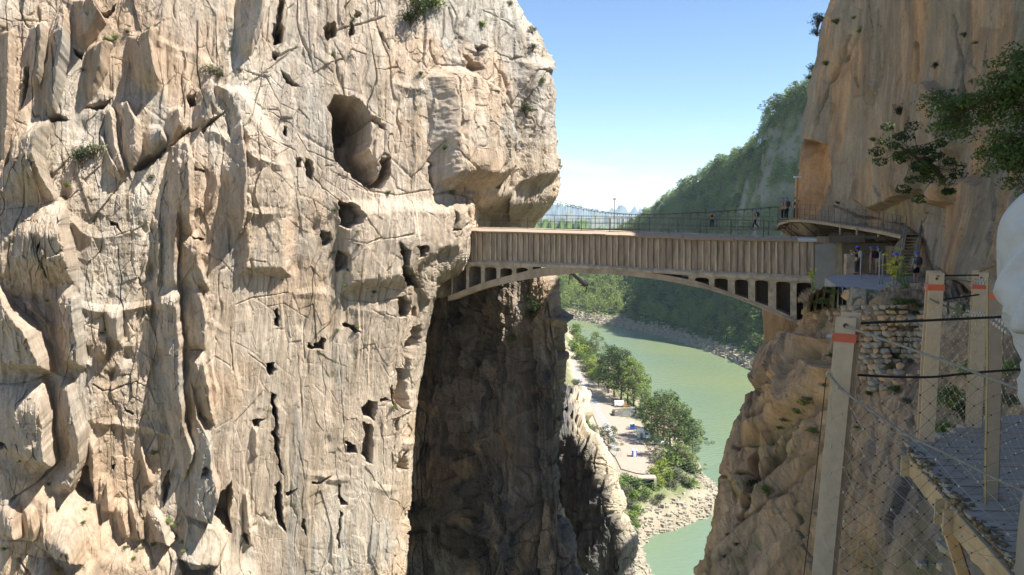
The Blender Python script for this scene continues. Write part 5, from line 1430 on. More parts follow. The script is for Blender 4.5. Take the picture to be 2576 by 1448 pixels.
MB().hexa([(-2, -.8, .3), (2, -.8, .3), (2, .8, .3), (-2, .8, .3), (-1.95, -.78, .95), (1.95, -.78, .85), (1.95, .78, .85), (-1.95, .78, .95)]).build('body', WHITEP, t)
MB().hexa([(-1.5, -.75, .93), (1.1, -.75, .9), (1.1, .75, .9), (-1.5, .75, .93), (-1.1, -.62, 1.45), (.4, -.62, 1.45), (.4, .62, 1.45), (-1.1, .62, 1.45)]).build('cabin_glass', MESHG, t)
for sx in (-1.25, 1.25):
    for sy in (-.8, .8): MB().tube([(sx, sy - .1, .33), (sx, sy + .1, .33)], .33, 12).build('wheel', MESHG, t)
p = Gb(1560, 1024); p.z = -75.85
t = thing('parked_van', 'white van parked at the head of the gravel yard', 'van', p)
MB().hexa([(-2.4, -1, .35), (2.4, -1, .35), (2.4, 1, .35), (-2.4, 1, .35), (-2.4, -.95, 2.1), (1.5, -.95, 2.1), (1.5, .95, 2.1), (-2.4, .95, 2.1)]).build('body', WHITEP, t)
for sx in (-1.5, 1.5):
    for sy in (-1, 1): MB().tube([(sx, sy - .1, .36), (sx, sy + .1, .36)], .36, 10).build('wheel', MESHG, t)
def wirefence(name, label, px, h=2.0):
    pts = [Gb(x, y) for x, y in px]
    t = thing(name, label, 'fence', pts[0])
    P0 = pts[0]
    for a, b_ in zip(pts[:-1], pts[1:]):
        n_ = max(1, int((b_ - a).length / 2.6))
        for k in range(n_):
            q = a.lerp(b_, k / n_) - P0; MB().tube([q, q + Vector((0, 0, h))], .045, 5).build('post', STEEL, t)
        for f in (.15, .55, 1.0): MB().tube([a - P0 + Vector((0, 0, h * f)), b_ - P0 + Vector((0, 0, h * f))], .02, 4).build('wire', STEEL, t)
wirefence('yard_fence', 'grey wire fence curving round the lower end of the gravel yard', [(1647, 1148), (1645, 1165), (1634, 1192), (1612, 1202), (1582, 1196), (1562, 1186), (1548, 1178)])
wirefence('gate_fence', 'low metal gate fence across the track beside the toilet', [(1550, 1150), (1562, 1152), (1578, 1153), (1590, 1154)], 1.7)
p = Gb(1628, 1228)
t = thing('culvert', 'pale concrete culvert box among the bushes below the yard', 'culvert', p)
MB().box((0, 1.0, 2.9), (5.2, 3.0, .35)).build('roof', CONC_L, t); MB().box((2.2, .6, 1.2), (.7, 2.6, 3.2)).build('wall', CONC_L, t); MB().box((-2.3, 1.0, 1.2), (.4, 2.6, 3.2)).build('wall', CONC_D, t); MB().box((0, 2.2, 1.2), (4.4, .3, 3.0)).build('rear_wall', CONC_D, t)
# power cables slung across the gap
WIRE = mat('aluminium_wire', (.22, .23, .22), .6, .3, var=.05)
for i, (ya, yb) in enumerate([(1192, 1131), (1205, 1144), (1213, 1152), (1222, 1160), (1232, 1166)]):
    a, b_ = P(1540, ya + 8, 165), P(1830, yb - 12, 175)
    pts = [a.lerp(b_, k / 16) - Vector((0, 0, 0.5 * (1 - (2 * k / 16 - 1) ** 2))) for k in range(17)]
    o = MB().tube(pts, .009, 4).build('power_cable', WIRE, origin=pts[0], fix=False)
    tag(o, ['uppermost of the five pale power cables crossing above the lake', 'second power cable from the top crossing above the lake', 'middle of the five pale power cables above the lake', 'fourth power cable from the top crossing above the lake', 'lowest of the five pale power cables above the lake'][i], 'cable', 'power cables across the gorge')
# haze over the valley
hzm = bpy.data.materials.new('haze'); hzm.use_nodes = True
for nd in list(hzm.node_tree.nodes):
    if nd.type == 'BSDF_PRINCIPLED': hzm.node_tree.nodes.remove(nd)
pv = hzm.node_tree.nodes.new('ShaderNodeVolumePrincipled')
pv.inputs['Color'].default_value = (.58, .78, 1.0, 1); pv.inputs['Density'].default_value = .000062; pv.inputs['Anisotropy'].default_value = 0
hzm.node_tree.links.new(pv.outputs[0], hzm.node_tree.nodes['Material Output'].inputs['Volume'])
o = MB().box((0, 7200, 18), (26000, 16000, 222)).build('haze', hzm); tag(o, kind='stuff')
# ================================================================== PLATFORM, STAIRS, BOARDWALK, WALL, PEOPLE
PZ = -3.35
PATHM = mat('pale_paved_path', (.36, .35, .33), .9, var=.14, scale=1.5, bump=.01, bscale=10)
WOOD = mat('weathered_wood', (.30, .24, .165), .8, var=.3, scale=2.5, bump=.006, bscale=20, stretch=(1, 6, 1))
WOODL = mat('beige_wood', (.42, .33, .21), .75, var=.2, scale=3, bump=.004, bscale=20)
pf = [(2075, 700), (2105, 692), (2160, 690), (2260, 690), (2345, 696), (2420, 712), (2600, 735), (2620, 790), (2500, 782), (2400, 775), (2330, 752), (2290, 748), (2220, 740), (2150, 730), (2110, 722)]
pts = [G(x, y, PZ) for x, y in pf]
mb = MB().prism(pts, (0, 0, -1.2)); o = mb.build('path', PATHM); tag(o, kind='structure')
# earthy shoulder between platform edge and the dry stone wall
def site(px, z): return [G(x, y, z) for x, y in px]
ear = MB(); fr = [(2040, 740), (2075, 722), (2110, 722), (2150, 732), (2220, 742), (2290, 750), (2330, 755), (2400, 778), (2500, 786)]
lo = [(2028, 790), (2060, 775), (2110, 775), (2150, 775), (2220, 775), (2290, 778), (2340, 782), (2400, 800), (2500, 820)]
EARTH = rockmat('dry_earth', .05)
nr, nc = 14, 120
V = np.zeros((nr, nc, 3))
ft = np.linspace(2040, 2500, nc)
for i in range(nc):
    a = G(ft[i], pl(fr, ft[i]), PZ); xb = np.interp(ft[i], [p[0] for p in fr], [p[0] for p in lo]); s_, _n = surf_at(SPUR, float(xb), float(pl(lo, xb)), 0)
    for j in range(nr):
        t = j / (nr - 1); q = a.lerp(s_, t); q.z += .35 * math.sin(t * math.pi)
        V[j, i] = q
V[..., 2] += .16 * fbm(V[..., 0] / .8, V[..., 1] / .8, 4, 1201)
cc = mixc(np.zeros((nr, nc, 3)) + A3(.36, .29, .20), A3(.13, .16, .06), .8 * sstep(-.1, .3, fbm(V[..., 0] / 1.2, V[..., 1] / 1.2, 4, 1203)))
o = gridmesh('earth_bank', V, EARTH, cc); tag(o, kind='structure')

# concrete retaining wall behind the platform and landing
DARKC = mat('dark_old_concrete', (.20, .175, .13), .95, var=.3, scale=1.2, bump=.02, bscale=6)  # dark concrete of the wall face and the stair support
def frontpoly(px, D): return [P(x, y, D) for x, y in px]
rw = thing('retaining_wall', 'old concrete retaining wall behind the people on the platform', 'wall', P(2190, 690, 51))
def rpart(mb, nm, m): o = mb.build(nm, m, None, origin=rw.location); o.parent = rw; o.location = (0, 0, 0)
rpart(MB().prism(frontpoly([(2118, 612), (2262, 612), (2262, 696), (2118, 694)], 51.3), (0, 1.0, 0)), 'wall_face', DARKC)
rpart(MB().prism([P(2085, 597, 50.4), P(2175, 596, 50.4), P(2175, 611, 50.4), P(2085, 612, 50.4)], (0, 2.0, 0)), 'cap_slab', CONC_D)
rpart(MB().prism([P(2175, 594, 50.6), P(2266, 593, 50.2), P(2266, 600, 50.2), P(2175, 603, 50.6)], (0, 2.0, 0)), 'cap_slab', CONC_D)
rpart(MB().prism(frontpoly([(2130, 640), (2150, 636), (2152, 695), (2128, 695)], 50.9), (0, .5, 0)), 'rock_infill', ROCK_R if False else CONC_L)
# stairs
st = thing('stairs', 'steep wooden stairs with galvanised handrails up to the boardwalk', 'stairs', G(2283, 700, PZ))
def stp(mb, nm, m): o = mb.build(nm, m, None, origin=st.location); o.parent = st; o.location = (0, 0, 0)
s0a, s0b = P(2262, 699, 43.0), P(2300, 699, 43.0)
s1a, s1b = P(2278, 594, 47.0), P(2318, 594, 47.0)
NS = 13
for i in range(NS + 1):
    t = i / NS; a, b_ = s0a.lerp(s1a, t), s0b.lerp(s1b, t)
    stp(MB().hexa([a, b_, b_ + Vector((0, .32, 0)), a + Vector((0, .32, 0))] + [q + Vector((0, 0, .055)) for q in (a, b_, b_ + Vector((0, .32, 0)), a + Vector((0, .32, 0)))]), 'tread', WOODL)
for a, b_ in ((s0a, s1a), (s0b, s1b)):
    stp(MB().bar(a + Vector((0, 0, -.05)), b_ + Vector((0, 0, -.05)), .07, .30), 'stringer', WOODL)
    for t in (0, .45, 1):
        q = a.lerp(b_, t); stp(MB().bar(q, q + Vector((0, 0, 1.1)), .09, .06), 'post', WOODL)
    for h in (1.1, .78, .45):
        stp(MB().tube([a + Vector((0, 0, h)), b_ + Vector((0, 0, h))], .025, 6), 'handrail', STEEL)
stp(MB().hexa([s1a, s1b, s1b + Vector((.3, 1.6, 0)), s1a + Vector((-.2, 1.6, 0))] + [q + Vector((0, 0, .08)) for q in (s1a, s1b, s1b + Vector((.3, 1.6, 0)), s1a + Vector((-.2, 1.6, 0)))]), 'landing', WOODL)
stp(MB().prism(frontpoly([(2263, 620), (2277, 600), (2277, 690), (2263, 692)], 47.6), (0, .6, 0)), 'support_wall', DARKC)
# boardwalk curving round the cliff
def z2(x, y): return (1878.4 + x / 3.321, 402.5 + y / 3.321)
bw_px = [(255, 552, 66.5), (270, 530, 66), (300, 519, 65), (350, 505, 63.4), (430, 498, 61.5), (540, 507, 59.4), (680, 525, 56.6), (820, 549, 54), (950, 567, 51.8), (1100, 591, 49.6), (1200, 613, 48.2), (1290, 634, 47.2)]
outer = [P(*z2(x, y), D) for x, y, D in bw_px]
zlev = float(np.median([p.z for p in outer]))
bd = thing('boardwalk', 'wooden boardwalk on steel brackets curving round the foot of the cliff', 'boardwalk', outer[4])
def bdp(mb, nm, m): o = mb.build(nm, m, None, origin=bd.location, fix=True); o.parent = bd; o.location = (0, 0, 0)
def inward(i):
    a, b_ = outer[max(i - 1, 0)], outer[min(i + 1, len(outer) - 1)]
    t = (b_ - a); t.z = 0; t.normalize(); n = Vector((-t.y, t.x, 0))
    return n if n.y + n.x > 0 else -n
# dense outline
dn, dn_in = [], []
for i in range(len(outer) - 1):
    for k in range(8):
        t = k / 8; dn.append(outer[i].lerp(outer[i + 1], t)); dn_in.append(inward(i).lerp(inward(i + 1), t).normalized())
dn.append(outer[-1]); dn_in.append(inward(len(outer) - 1))
for i in range(len(dn) - 1):
    a, b_ = dn[i], dn[i + 1]; na, nb = dn_in[i] * 1.15, dn_in[i + 1] * 1.15
    g = (b_ - a) * .03
    bdp(MB().hexa([a + g, b_ - g, b_ - g + nb, a + g + na] + [q + Vector((0, 0, .05)) for q in (a + g, b_ - g, b_ - g + nb, a + g + na)]), 'plank', WOOD)
for i in range(len(outer) - 1):
    bdp(MB().bar(outer[i] - Vector((0, 0, .10)), outer[i + 1] - Vector((0, 0, .10)), .08, .18), 'edge_beam', WOODL)
    n = inward(i)
    bdp(MB().bar(outer[i] - Vector((0, 0, .16)), outer[i] + n * 1.5 - Vector((0, 0, .16)), .07, .12), 'bracket', RUST)
    bdp(MB().bar(outer[i] + n * .15 - Vector((0, 0, .2)), outer[i] + n * 1.5 - Vector((0, 0, 1.3)), .06, .06), 'brace', RUST)
for x, y0, y1, D in ((780, 552, 628, 54.2), (920, 568, 642, 52), (1100, 592, 645, 49.8)):
    bdp(MB().bar(P(*z2(x, y0), D), P(*z2(x, y1), D), .09, .09), 'leg', WOODL)
for i in range(0, len(dn), 3):
    bdp(MB().tube([dn[i], dn[i] + Vector((0, 0, 1.15))], .022, 5), 'rail_post', GREYST)
for h in (.4, .8, 1.15):
    bdp(MB().tube([p + Vector((0, 0, h)) for p in dn], .011, 4), 'rail_cable', GREYST)
bdp(MB().bar(outer[0] + Vector((-.1, 0, -.05)), fb1 + Vector((0, 0, -.02)), .9, .1), 'junction_plate', GREYST)
lp = P(*z2(413, 492), 62.2)
t = thing('light_post', 'tall wooden post with a white fitting on top at the cliff corner', 'post', lp)
o = MB().bar((0, 0, -.3), (0, 0, 3.15), .14, .14).build('post', mat('orange_wood', (.50, .27, .12), .7, var=.15), t)
o = MB().box((0, 0, 3.22), (.5, .3, .12)).build('fitting', WHITEP, t)
# posts and wires on the platform
for i, (x, y0, y1, lb) in enumerate([(2164, 704, 632, 'thin grey post behind the platform edge near the leftmost visitor'), (2211, 716, 636, 'tall thin grey post in front of the second group of visitors'), (2219, 715, 640, 'shorter grey post close beside the tall thin one'), (2253, 730, 676, 'short grey stake standing at the yellow flowers')]):
    a = G(x, y0, PZ); t = thing('fence_post', lb, 'post', a, 'posts along the platform edge')
    h = (y0 - y1) / F * a.y
    MB().tube([(0, 0, -.1), (0, 0, h)], .045, 6, .04).build('pole', STEEL, t)
    MB().box((0, 0, h), (.11, .11, .03)).build('cap', STEEL, t)
# dry stone wall
STONE = [mat('wall_stone', (.40, .31, .21), .95, var=.3, scale=2.2, bump=.03, bscale=6), mat('ochre_wall_stone', (.50, .32, .17), .95, var=.25, scale=2.2, bump=.03, bscale=6), mat('grey_wall_stone', (.36, .30, .22), .95, var=.3, scale=2.2, bump=.03, bscale=6)]
stone_me = []
for k in range(9):
    r = random.Random(400 + k); bm = bmesh.new(); bmesh.ops.create_icosphere(bm, subdivisions=1, radius=.5)
    for v in bm.verts:
        c = v.co; c.x = math.copysign(abs(c.x * 2) ** .6 / 2, c.x); c.y = math.copysign(abs(c.y * 2) ** .6 / 2, c.y); c.z = math.copysign(abs(c.z * 2) ** .6 / 2, c.z)
        v.co = c * r.uniform(.82, 1.12)
    me = bpy.data.meshes.new('stone'); bm.to_mesh(me); bm.free(); me.materials.append(STONE[k % 3]); stone_me.append(me)
dw = thing('dry_stone_wall', 'collapsing dry stone wall holding up the platform above the rock spur', 'wall', surf_at(SPUR, 2200, 860)[0])
rs = random.Random(9); ns = 0
y = 770.0
while y < 985:
    hrow = rs.uniform(11, 16); x = pl([(770, 2105), (800, 2085), (860, 2110), (985, 2150)], y) + rs.uniform(-6, 6)
    xe = pl([(770, 2335), (985, 2345)], y)
    while x < xe:
        w = rs.uniform(13, 32)
        skip = rs.random() < .08 or (y > 905 and (x < 2180 or x > 2215) and rs.random() < .72) or (2270 < x < 2300 and y < 790)
        if not skip and ns < 290:
            p, n = surf_at(SPUR, x + w / 2, y + hrow / 2, .05)
            s = p.y / F
            o = bpy.data.objects.new('stone', stone_me[rs.randrange(9)]); C.objects.link(o); o.parent = dw
            o.location = p - dw.location; o.scale = (w * s * 1.12, .55, hrow * s * 1.2); o.rotation_euler = (rs.uniform(-.15, .15), rs.uniform(-.12, .12), math.atan2(n.x, -n.y) * 0 + rs.uniform(-.5, .1)); ns += 1
        x += w
    y += hrow
# loose boulders at the wall's left shoulder
for i, (x, y, w, lb) in enumerate([(2035, 790, 34, 'grey boulder on the edge beside the last bridge pillar'), (2065, 800, 40, 'flat grey boulder left of the dry stone wall'), (2050, 832, 30, 'brown boulder below the flat grey one'), (2085, 835, 34, 'ochre boulder at the left foot of the dry stone wall'), (2018, 815, 26, 'small boulder against the foot of the arch'),
                                    (2010, 850, 24, 'lowest small boulder under the arch foot'), (2095, 790, 30, 'boulder at the top left corner of the dry stone wall'), (2135, 738, 44, 'big smooth tan boulder on the edge of the platform')]):
    p, n = surf_at(SPUR, x, y, .1)
    if i == 7: p = G(x, 745, PZ - .2)
    o = bpy.data.objects.new('boulder', stone_me[i % 9].copy()); C.objects.link(o); o.location = p; s = p.y / F * w; o.scale = (s, s * .8, s * .62); o.rotation_euler = (.1 * i, .2, i * 1.1)
    tag(o, lb, 'boulder', 'boulders by the dry stone wall')

# ------------------------------------------------------------------ people
SKIN = mat('skin', (.50, .30, .21), .6, var=.05, scale=5)
HAIR = mat('dark_hair', (.05, .03, .02), .8, var=.2)
HELM = mat('blue_helmet', (.02, .12, .62), .35, var=.05, spec=.5)
def cloth(name, c): return mat(name, c, .9, var=.12, scale=6, bump=.004, bscale=30, spec=.1)
CL = {'black': cloth('black_cloth', (.02, .02, .022)), 'navy': cloth('navy_cloth', (.025, .03, .055)), 'pink': cloth('pink_cloth', (.62, .12, .22)), 'white': mat('white_cloth', (.56, .51, .45), .9, var=.05, scale=6, bump=.05, bscale=5, spec=.1), 'grey': cloth('grey_cloth', (.25, .26, .27)),
      'teal': cloth('teal_cloth', (.04, .30, .24)), 'lblue': cloth('light_blue_cloth', (.22, .42, .55)), 'khaki': cloth('khaki_cloth', (.36, .28, .19)), 'dgrey': cloth('dark_grey_cloth', (.07, .07, .075))}
def skinmesh(name, nodes, edges, m, parent, sub=1, root=0):
    me = bpy.data.meshes.new(name); me.from_pydata([n[0] for n in nodes], edges, [])
    o = bpy.data.objects.new(name, me); C.objects.link(o)
    sk = o.modifiers.new('skin', 'SKIN'); sk.use_smooth_shade = True
    ly = me.skin_vertices[0].data if me.skin_vertices else None
    if ly is None:
        bm = bmesh.new(); bm.from_mesh(me); bm.verts.layers.skin.verify(); bm.to_mesh(me); bm.free(); ly = me.skin_vertices[0].data
    for i, n in enumerate(nodes):
        r = n[1]; ly[i].radius = (r, r) if not isinstance(r, tuple) else r
        ly[i].use_root = (i == root)
    if sub:
        ss = o.modifiers.new('sub', 'SUBSURF'); ss.levels = sub; ss.render_levels = sub
    dg = bpy.context.evaluated_depsgraph_get(); ev = o.evaluated_get(dg)
    m2 = bpy.data.meshes.new_from_object(ev); bpy.data.objects.remove(o); bpy.data.meshes.remove(me)
    m2.materials.clear(); m2.materials.append(m); m2.polygons.foreach_set('use_smooth', [True] * len(m2.polygons))
    o = bpy.data.objects.new(name, m2); C.objects.link(o)
    if parent is not None: o.parent = parent
    return o
def person(label, loc, face, pose, top, bottom, pack=None, helmet=True, shorts=False, longsleeve=True, h=1.74, hair=False, group=None, sub=1, loose=1.0):
    """local frame: looks along +Y, feet on z = 0"""
    k = h / 1.74; V_ = lambda x, y, z: Vector((x * k, y * k, z * k))
    t = thing('person', label, 'person', loc, group); t.rotation_euler = (0, 0, face)
    J = dict(pel=V_(0, 0, .96), spine=V_(0, .01, 1.14), chest=V_(0, 0, 1.34), neck=V_(0, 0, 1.49), head=V_(0, .02, 1.60), crown=V_(0, .0, 1.68))
    legs = {}
    if pose.startswith('walk'): lo_ = [(.16, .30, -.0), (-.02, -.34, .06)]
    else: lo_ = [(.0, .0, 0), (.0, .0, 0)]
    for s_, nm in ((-1, 'l'), (1, 'r')):
        d = lo_[0] if s_ < 0 else lo_[1]
        J['hip' + nm] = V_(s_ * .095, 0, .90)
        J['knee' + nm] = V_(s_ * .10, d[0] * .9 + .03, .49); J['ank' + nm] = V_(s_ * .105, d[1] * .8, .09 + d[2]); J['toe' + nm] = V_(s_ * .12, d[1] * .8 + .17, .035 + d[2] * .4)
        J['sh' + nm] = V_(s_ * .185, 0, 1.41)
        if pose in ('photo',): J['el' + nm] = V_(s_ * .26, .18, 1.20); J['wr' + nm] = V_(s_ * .10, .38, 1.44); J['ha' + nm] = V_(s_ * .06, .44, 1.49)
        elif pose == 'strap': J['el' + nm] = V_(s_ * .215, -.04, 1.24); J['wr' + nm] = V_(s_ * .10, .19, 1.27); J['ha' + nm] = V_(s_ * .05, .23, 1.31)
        elif pose == 'walk': J['el' + nm] = V_(s_ * .23, .02 * s_, 1.14); J['wr' + nm] = V_(s_ * .22, .22, 1.08); J['ha' + nm] = V_(s_ * .20, .29, 1.09)
        elif pose == 'point' and s_ < 0: J['el' + nm] = V_(s_ * .40, .15, 1.34); J['wr' + nm] = V_(s_ * .52, .34, 1.46); J['ha' + nm] = V_(s_ * .55, .40, 1.50)
        else: J['el' + nm] = V_(s_ * .25, -.02, 1.13); J['wr' + nm] = V_(s_ * .26, .08, .88); J['ha' + nm] = V_(s_ * .26, .12, .80)
    names = list(J); ix = {n: i for i, n in enumerate(names)}
    R = dict(pel=(.145, .105), spine=(.125, .095), chest=(.155, .105), neck=.055, head=.092, crown=.075)
    for nm in 'lr': R.update({'hip' + nm: .085, 'knee' + nm: .056, 'ank' + nm: .038, 'toe' + nm: .033, 'sh' + nm: .058, 'el' + nm: .042, 'wr' + nm: .028, 'ha' + nm: .034})
    E_ = [('pel', 'spine'), ('spine', 'chest'), ('chest', 'neck'), ('neck', 'head'), ('head', 'crown')]
    for nm in 'lr': E_ += [('pel', 'hip' + nm), ('hip' + nm, 'knee' + nm), ('knee' + nm, 'ank' + nm), ('ank' + nm, 'toe' + nm), ('chest', 'sh' + nm), ('sh' + nm, 'el' + nm), ('el' + nm, 'wr' + nm), ('wr' + nm, 'ha' + nm)]
    sc_ = lambda r, f=1.0: tuple(a * k * f for a in r) if isinstance(r, tuple) else r * k * f
    skinmesh('body', [(J[n], sc_(R[n])) for n in names], [(ix[a], ix[b_]) for a, b_ in E_], SKIN, t, sub)
    # fingers, a nose and ears on the body's own scale
    def chain(name, seq, rad, m, ends=None, sub_=sub):
        nodes = [(J[n] if isinstance(n, str) else n, sc_(r)) for n, r in zip(seq, rad)]
        return nodes
    # shirt
    seq = ['pel', 'spine', 'chest']; lo2 = 1 + (loose - 1) * .5; nodes = [(J['pel'] + V_(0, 0, .02 if loose == 1 else -.03), sc_((.165 * lo2, .125 * lo2))), (J['spine'], sc_((.15 * lo2 * (1.12 if loose > 1 else 1), .118 * lo2))), (J['chest'], sc_((.175, .125 * lo2))), (J['neck'] - V_(0, 0, .06), sc_(.075))]
    ed = [(0, 1), (1, 2), (2, 3)]
    for nm in 'lr':
        b0 = len(nodes); f = 1.0 if longsleeve else (.55 if loose == 1 else .9)
        nodes += [(J['sh' + nm], sc_(.074 * loose)), (J['sh' + nm].lerp(J['el' + nm], f), sc_(.060 * loose))]
        if loose > 1: nodes.append((J['el' + nm].lerp(J['wr' + nm], .12), sc_(.085))); ed += [(2, b0), (b0, b0 + 1)] + ([(b0 + 1, b0 + 2)] if loose > 1 else [])
        if longsleeve: nodes.append((J['el' + nm].lerp(J['wr' + nm], .9), sc_(.043))); ed.append((b0 + 1, b0 + 2))
    sh_ = skinmesh('shirt', nodes, ed, CL[top], t, sub + (2 if loose > 1 else 0))
    if loose > 1:                                    # hanging folds
        me = sh_.data; n_ = len(me.vertices); co = np.zeros(n_ * 3); no_ = np.zeros(n_ * 3)
        me.vertices.foreach_get('co', co); me.vertices.foreach_get('normal', no_); co = co.reshape(-1, 3); no_ = no_.reshape(-1, 3)
        w_ = ridged(co[:, 0] / .09 + co[:, 2] / .22, co[:, 1] / .09 + co[:, 2] / .16, 2, 5)
        co = co + no_ * (.026 * w_)[:, None]; me.vertices.foreach_set('co', co.reshape(-1)); me.update()
    nodes = [(J['pel'], sc_((.160, .122))), (J['pel'] - V_(0, 0, .03), sc_((.155, .12)))]; ed = [(0, 1)]
    for nm in 'lr':
        b0 = len(nodes); nodes += [(J['hip' + nm], sc_(.102)), (J['hip' + nm].lerp(J['knee' + nm], .85 if shorts else 1.0), sc_(.085 if shorts else .074))]; ed += [(1, b0), (b0, b0 + 1)]
        if not shorts: nodes.append((J['knee' + nm].lerp(J['ank' + nm], .92), sc_(.058))); ed.append((b0 + 1, b0 + 2))
    skinmesh('shorts' if shorts else 'trousers', nodes, ed, CL[bottom], t, sub)
    for nm in 'lr': skinmesh('shoe', [(J['ank' + nm] - V_(0, .02, .04), sc_(.052)), (J['toe' + nm] + V_(0, 0, .01), sc_(.048))], [(0, 1)], CL['dgrey'], t, sub)
    # face
    def ball(name, c, r, m, sx=1, sy=1, sz=1, seg=12):
        bm = bmesh.new(); bmesh.ops.create_uvsphere(bm, u_segments=seg, v_segments=max(6, seg // 2), radius=1)
        me = bpy.data.meshes.new(name); bm.to_mesh(me); bm.free(); me.materials.append(m); me.polygons.foreach_set('use_smooth', [True] * len(me.polygons))
        o = bpy.data.objects.new(name, me); C.objects.link(o); o.parent = t; o.location = c; o.scale = (r * sx, r * sy, r * sz); return o
    ball('nose', J['head'] + V_(0, .105, .0), .018 * k, SKIN, 1, 1, 1.4, 8)
    if helmet:
        bm = bmesh.new(); bmesh.ops.create_uvsphere(bm, u_segments=16, v_segments=10, radius=1)
        bmesh.ops.delete(bm, geom=[v for v in bm.verts if v.co.z < -.25], context='VERTS')
        me = bpy.data.meshes.new('helmet'); bm.to_mesh(me); bm.free(); me.materials.append(HELM); me.polygons.foreach_set('use_smooth', [True] * len(me.polygons))
        o = bpy.data.objects.new('helmet', me); C.objects.link(o); o.parent = t; o.location = J['crown'] + V_(0, 0, .0); o.scale = (.128 * k, .148 * k, .115 * k)
        for s_ in (-1, 1):
            q = MB().tube([J['crown'] + V_(s_ * .118, .02, -.02), J['head'] + V_(s_ * .10, .03, -.05), J['head'] + V_(0, .07, -.105)], .006 * k, 4).build('chin_strap', CL['black'], t)
    if hair or not helmet:
        ball('hair', J['head'] + V_(0, -.035, .02), .105 * k, HAIR, 1, .95, 1.1)
        if hair: MB().tube([J['head'] + V_(0, -.10, .02), J['head'] + V_(0, -.14, -.10), J['chest'] + V_(0, -.15, .06)], .035 * k, 7, .012 * k).build('ponytail', HAIR, t)
    if pack:
        bm = bmesh.new(); bmesh.ops.create_cube(bm, size=1); bmesh.ops.bevel(bm, geom=bm.edges[:], offset=.2, segments=3, affect='EDGES')
        me = bpy.data.meshes.new('backpack'); bm.to_mesh(me); bm.free(); me.materials.append(CL[pack]); me.polygons.foreach_set('use_smooth', [True] * len(me.polygons))
        o = bpy.data.objects.new('backpack', me); C.objects.link(o); o.parent = t; o.location = J['chest'] + V_(0, -.20, -.08); o.scale = (.30 * k, .19 * k, .44 * k)
        for s_ in (-1, 1): MB().tube([J['chest'] + V_(s_ * .10, -.14, .10), J['sh' + 'r'].lerp(J['shl'], .5) + V_(s_ * .10, .02, .075), J['chest'] + V_(s_ * .115, .13, -.02), J['spine'] + V_(s_ * .13, -.08, 0)], .016 * k, 5).build('strap', CL['black'], t)
    return t
WEST = math.radians(90)
g = fb0
def fbp(x):                                          # a spot on the footbridge deck at a bearing
    u = (x - 1330) / (1968 - 1330); best = min((abs(CX + F * q.x / (q.y * cp - q.z * sp_) - x), i) for i, q in enumerate([fb0.lerp(fb1, k / 600) for k in range(601)]))
    return fb0.lerp(fb1, best[1] / 600) + Vector((0, 0, .05))
person('person in dark clothes and blue helmet facing us on the footbridge, left one', fbp(1790), math.radians(170), 'photo', 'black', 'black', None, True)
person('person in black with blue helmet and backpack striding left along the footbridge', fbp(1900), math.radians(80), 'walk', 'navy', 'black', 'dgrey', True)
bpA = P(*z2(348, 500), 63.0); bpA.z = dn[22].z + .06
person('person with dark backpack and blue helmet standing at the cliff corner', bpA + Vector((0, .5, 0)), math.radians(20), 'stand', 'grey', 'black', 'dgrey', True)
bpB = P(*z2(312, 512), 64.6)
person('partly hidden person in dark clothes at the far end of the boardwalk', Vector((bpB.x, bpB.y + .4, bpA.z)), math.radians(60), 'stand', 'black', 'black', None, True)
bpC = P(*z2(428, 492), 61.8)
person('person in dark jacket standing against the cliff behind the wooden post', Vector((bpC.x, bpC.y + .5, bpA.z)), math.radians(-30), 'stand', 'navy', 'navy', None, False, h=1.82)
def on_path(x, y): p = G(x, y, PZ); return p
person('visitor in black top with pale backpack taking a picture, leftmost on the platform', on_path(2155, 691), math.radians(35), 'photo', 'black', 'dgrey', 'white', True, hair=True, longsleeve=False)
person('visitor in pink top and blue helmet on the platform', on_path(2190, 691), math.radians(60), 'stand', 'pink', 'khaki', 'black', True, longsleeve=False, shorts=True, h=1.70)
person('visitor in light blue shirt with black backpack beside the one in pink', on_path(2207, 692), math.radians(-60), 'stand', 'lblue', 'khaki', 'black', True, longsleeve=False, shorts=True, h=1.72)
person('visitor in black facing us behind the yellow flowers', on_path(2250, 724), math.radians(175), 'stand', 'black', 'black', None, True, shorts=True, longsleeve=False, h=1.70)
person('visitor in teal shirt, dark pack and shorts seen from behind by the stairs', on_path(2304, 715), math.radians(10), 'stand', 'teal', 'black', 'dgrey', True, shorts=True, longsleeve=False, h=1.68)

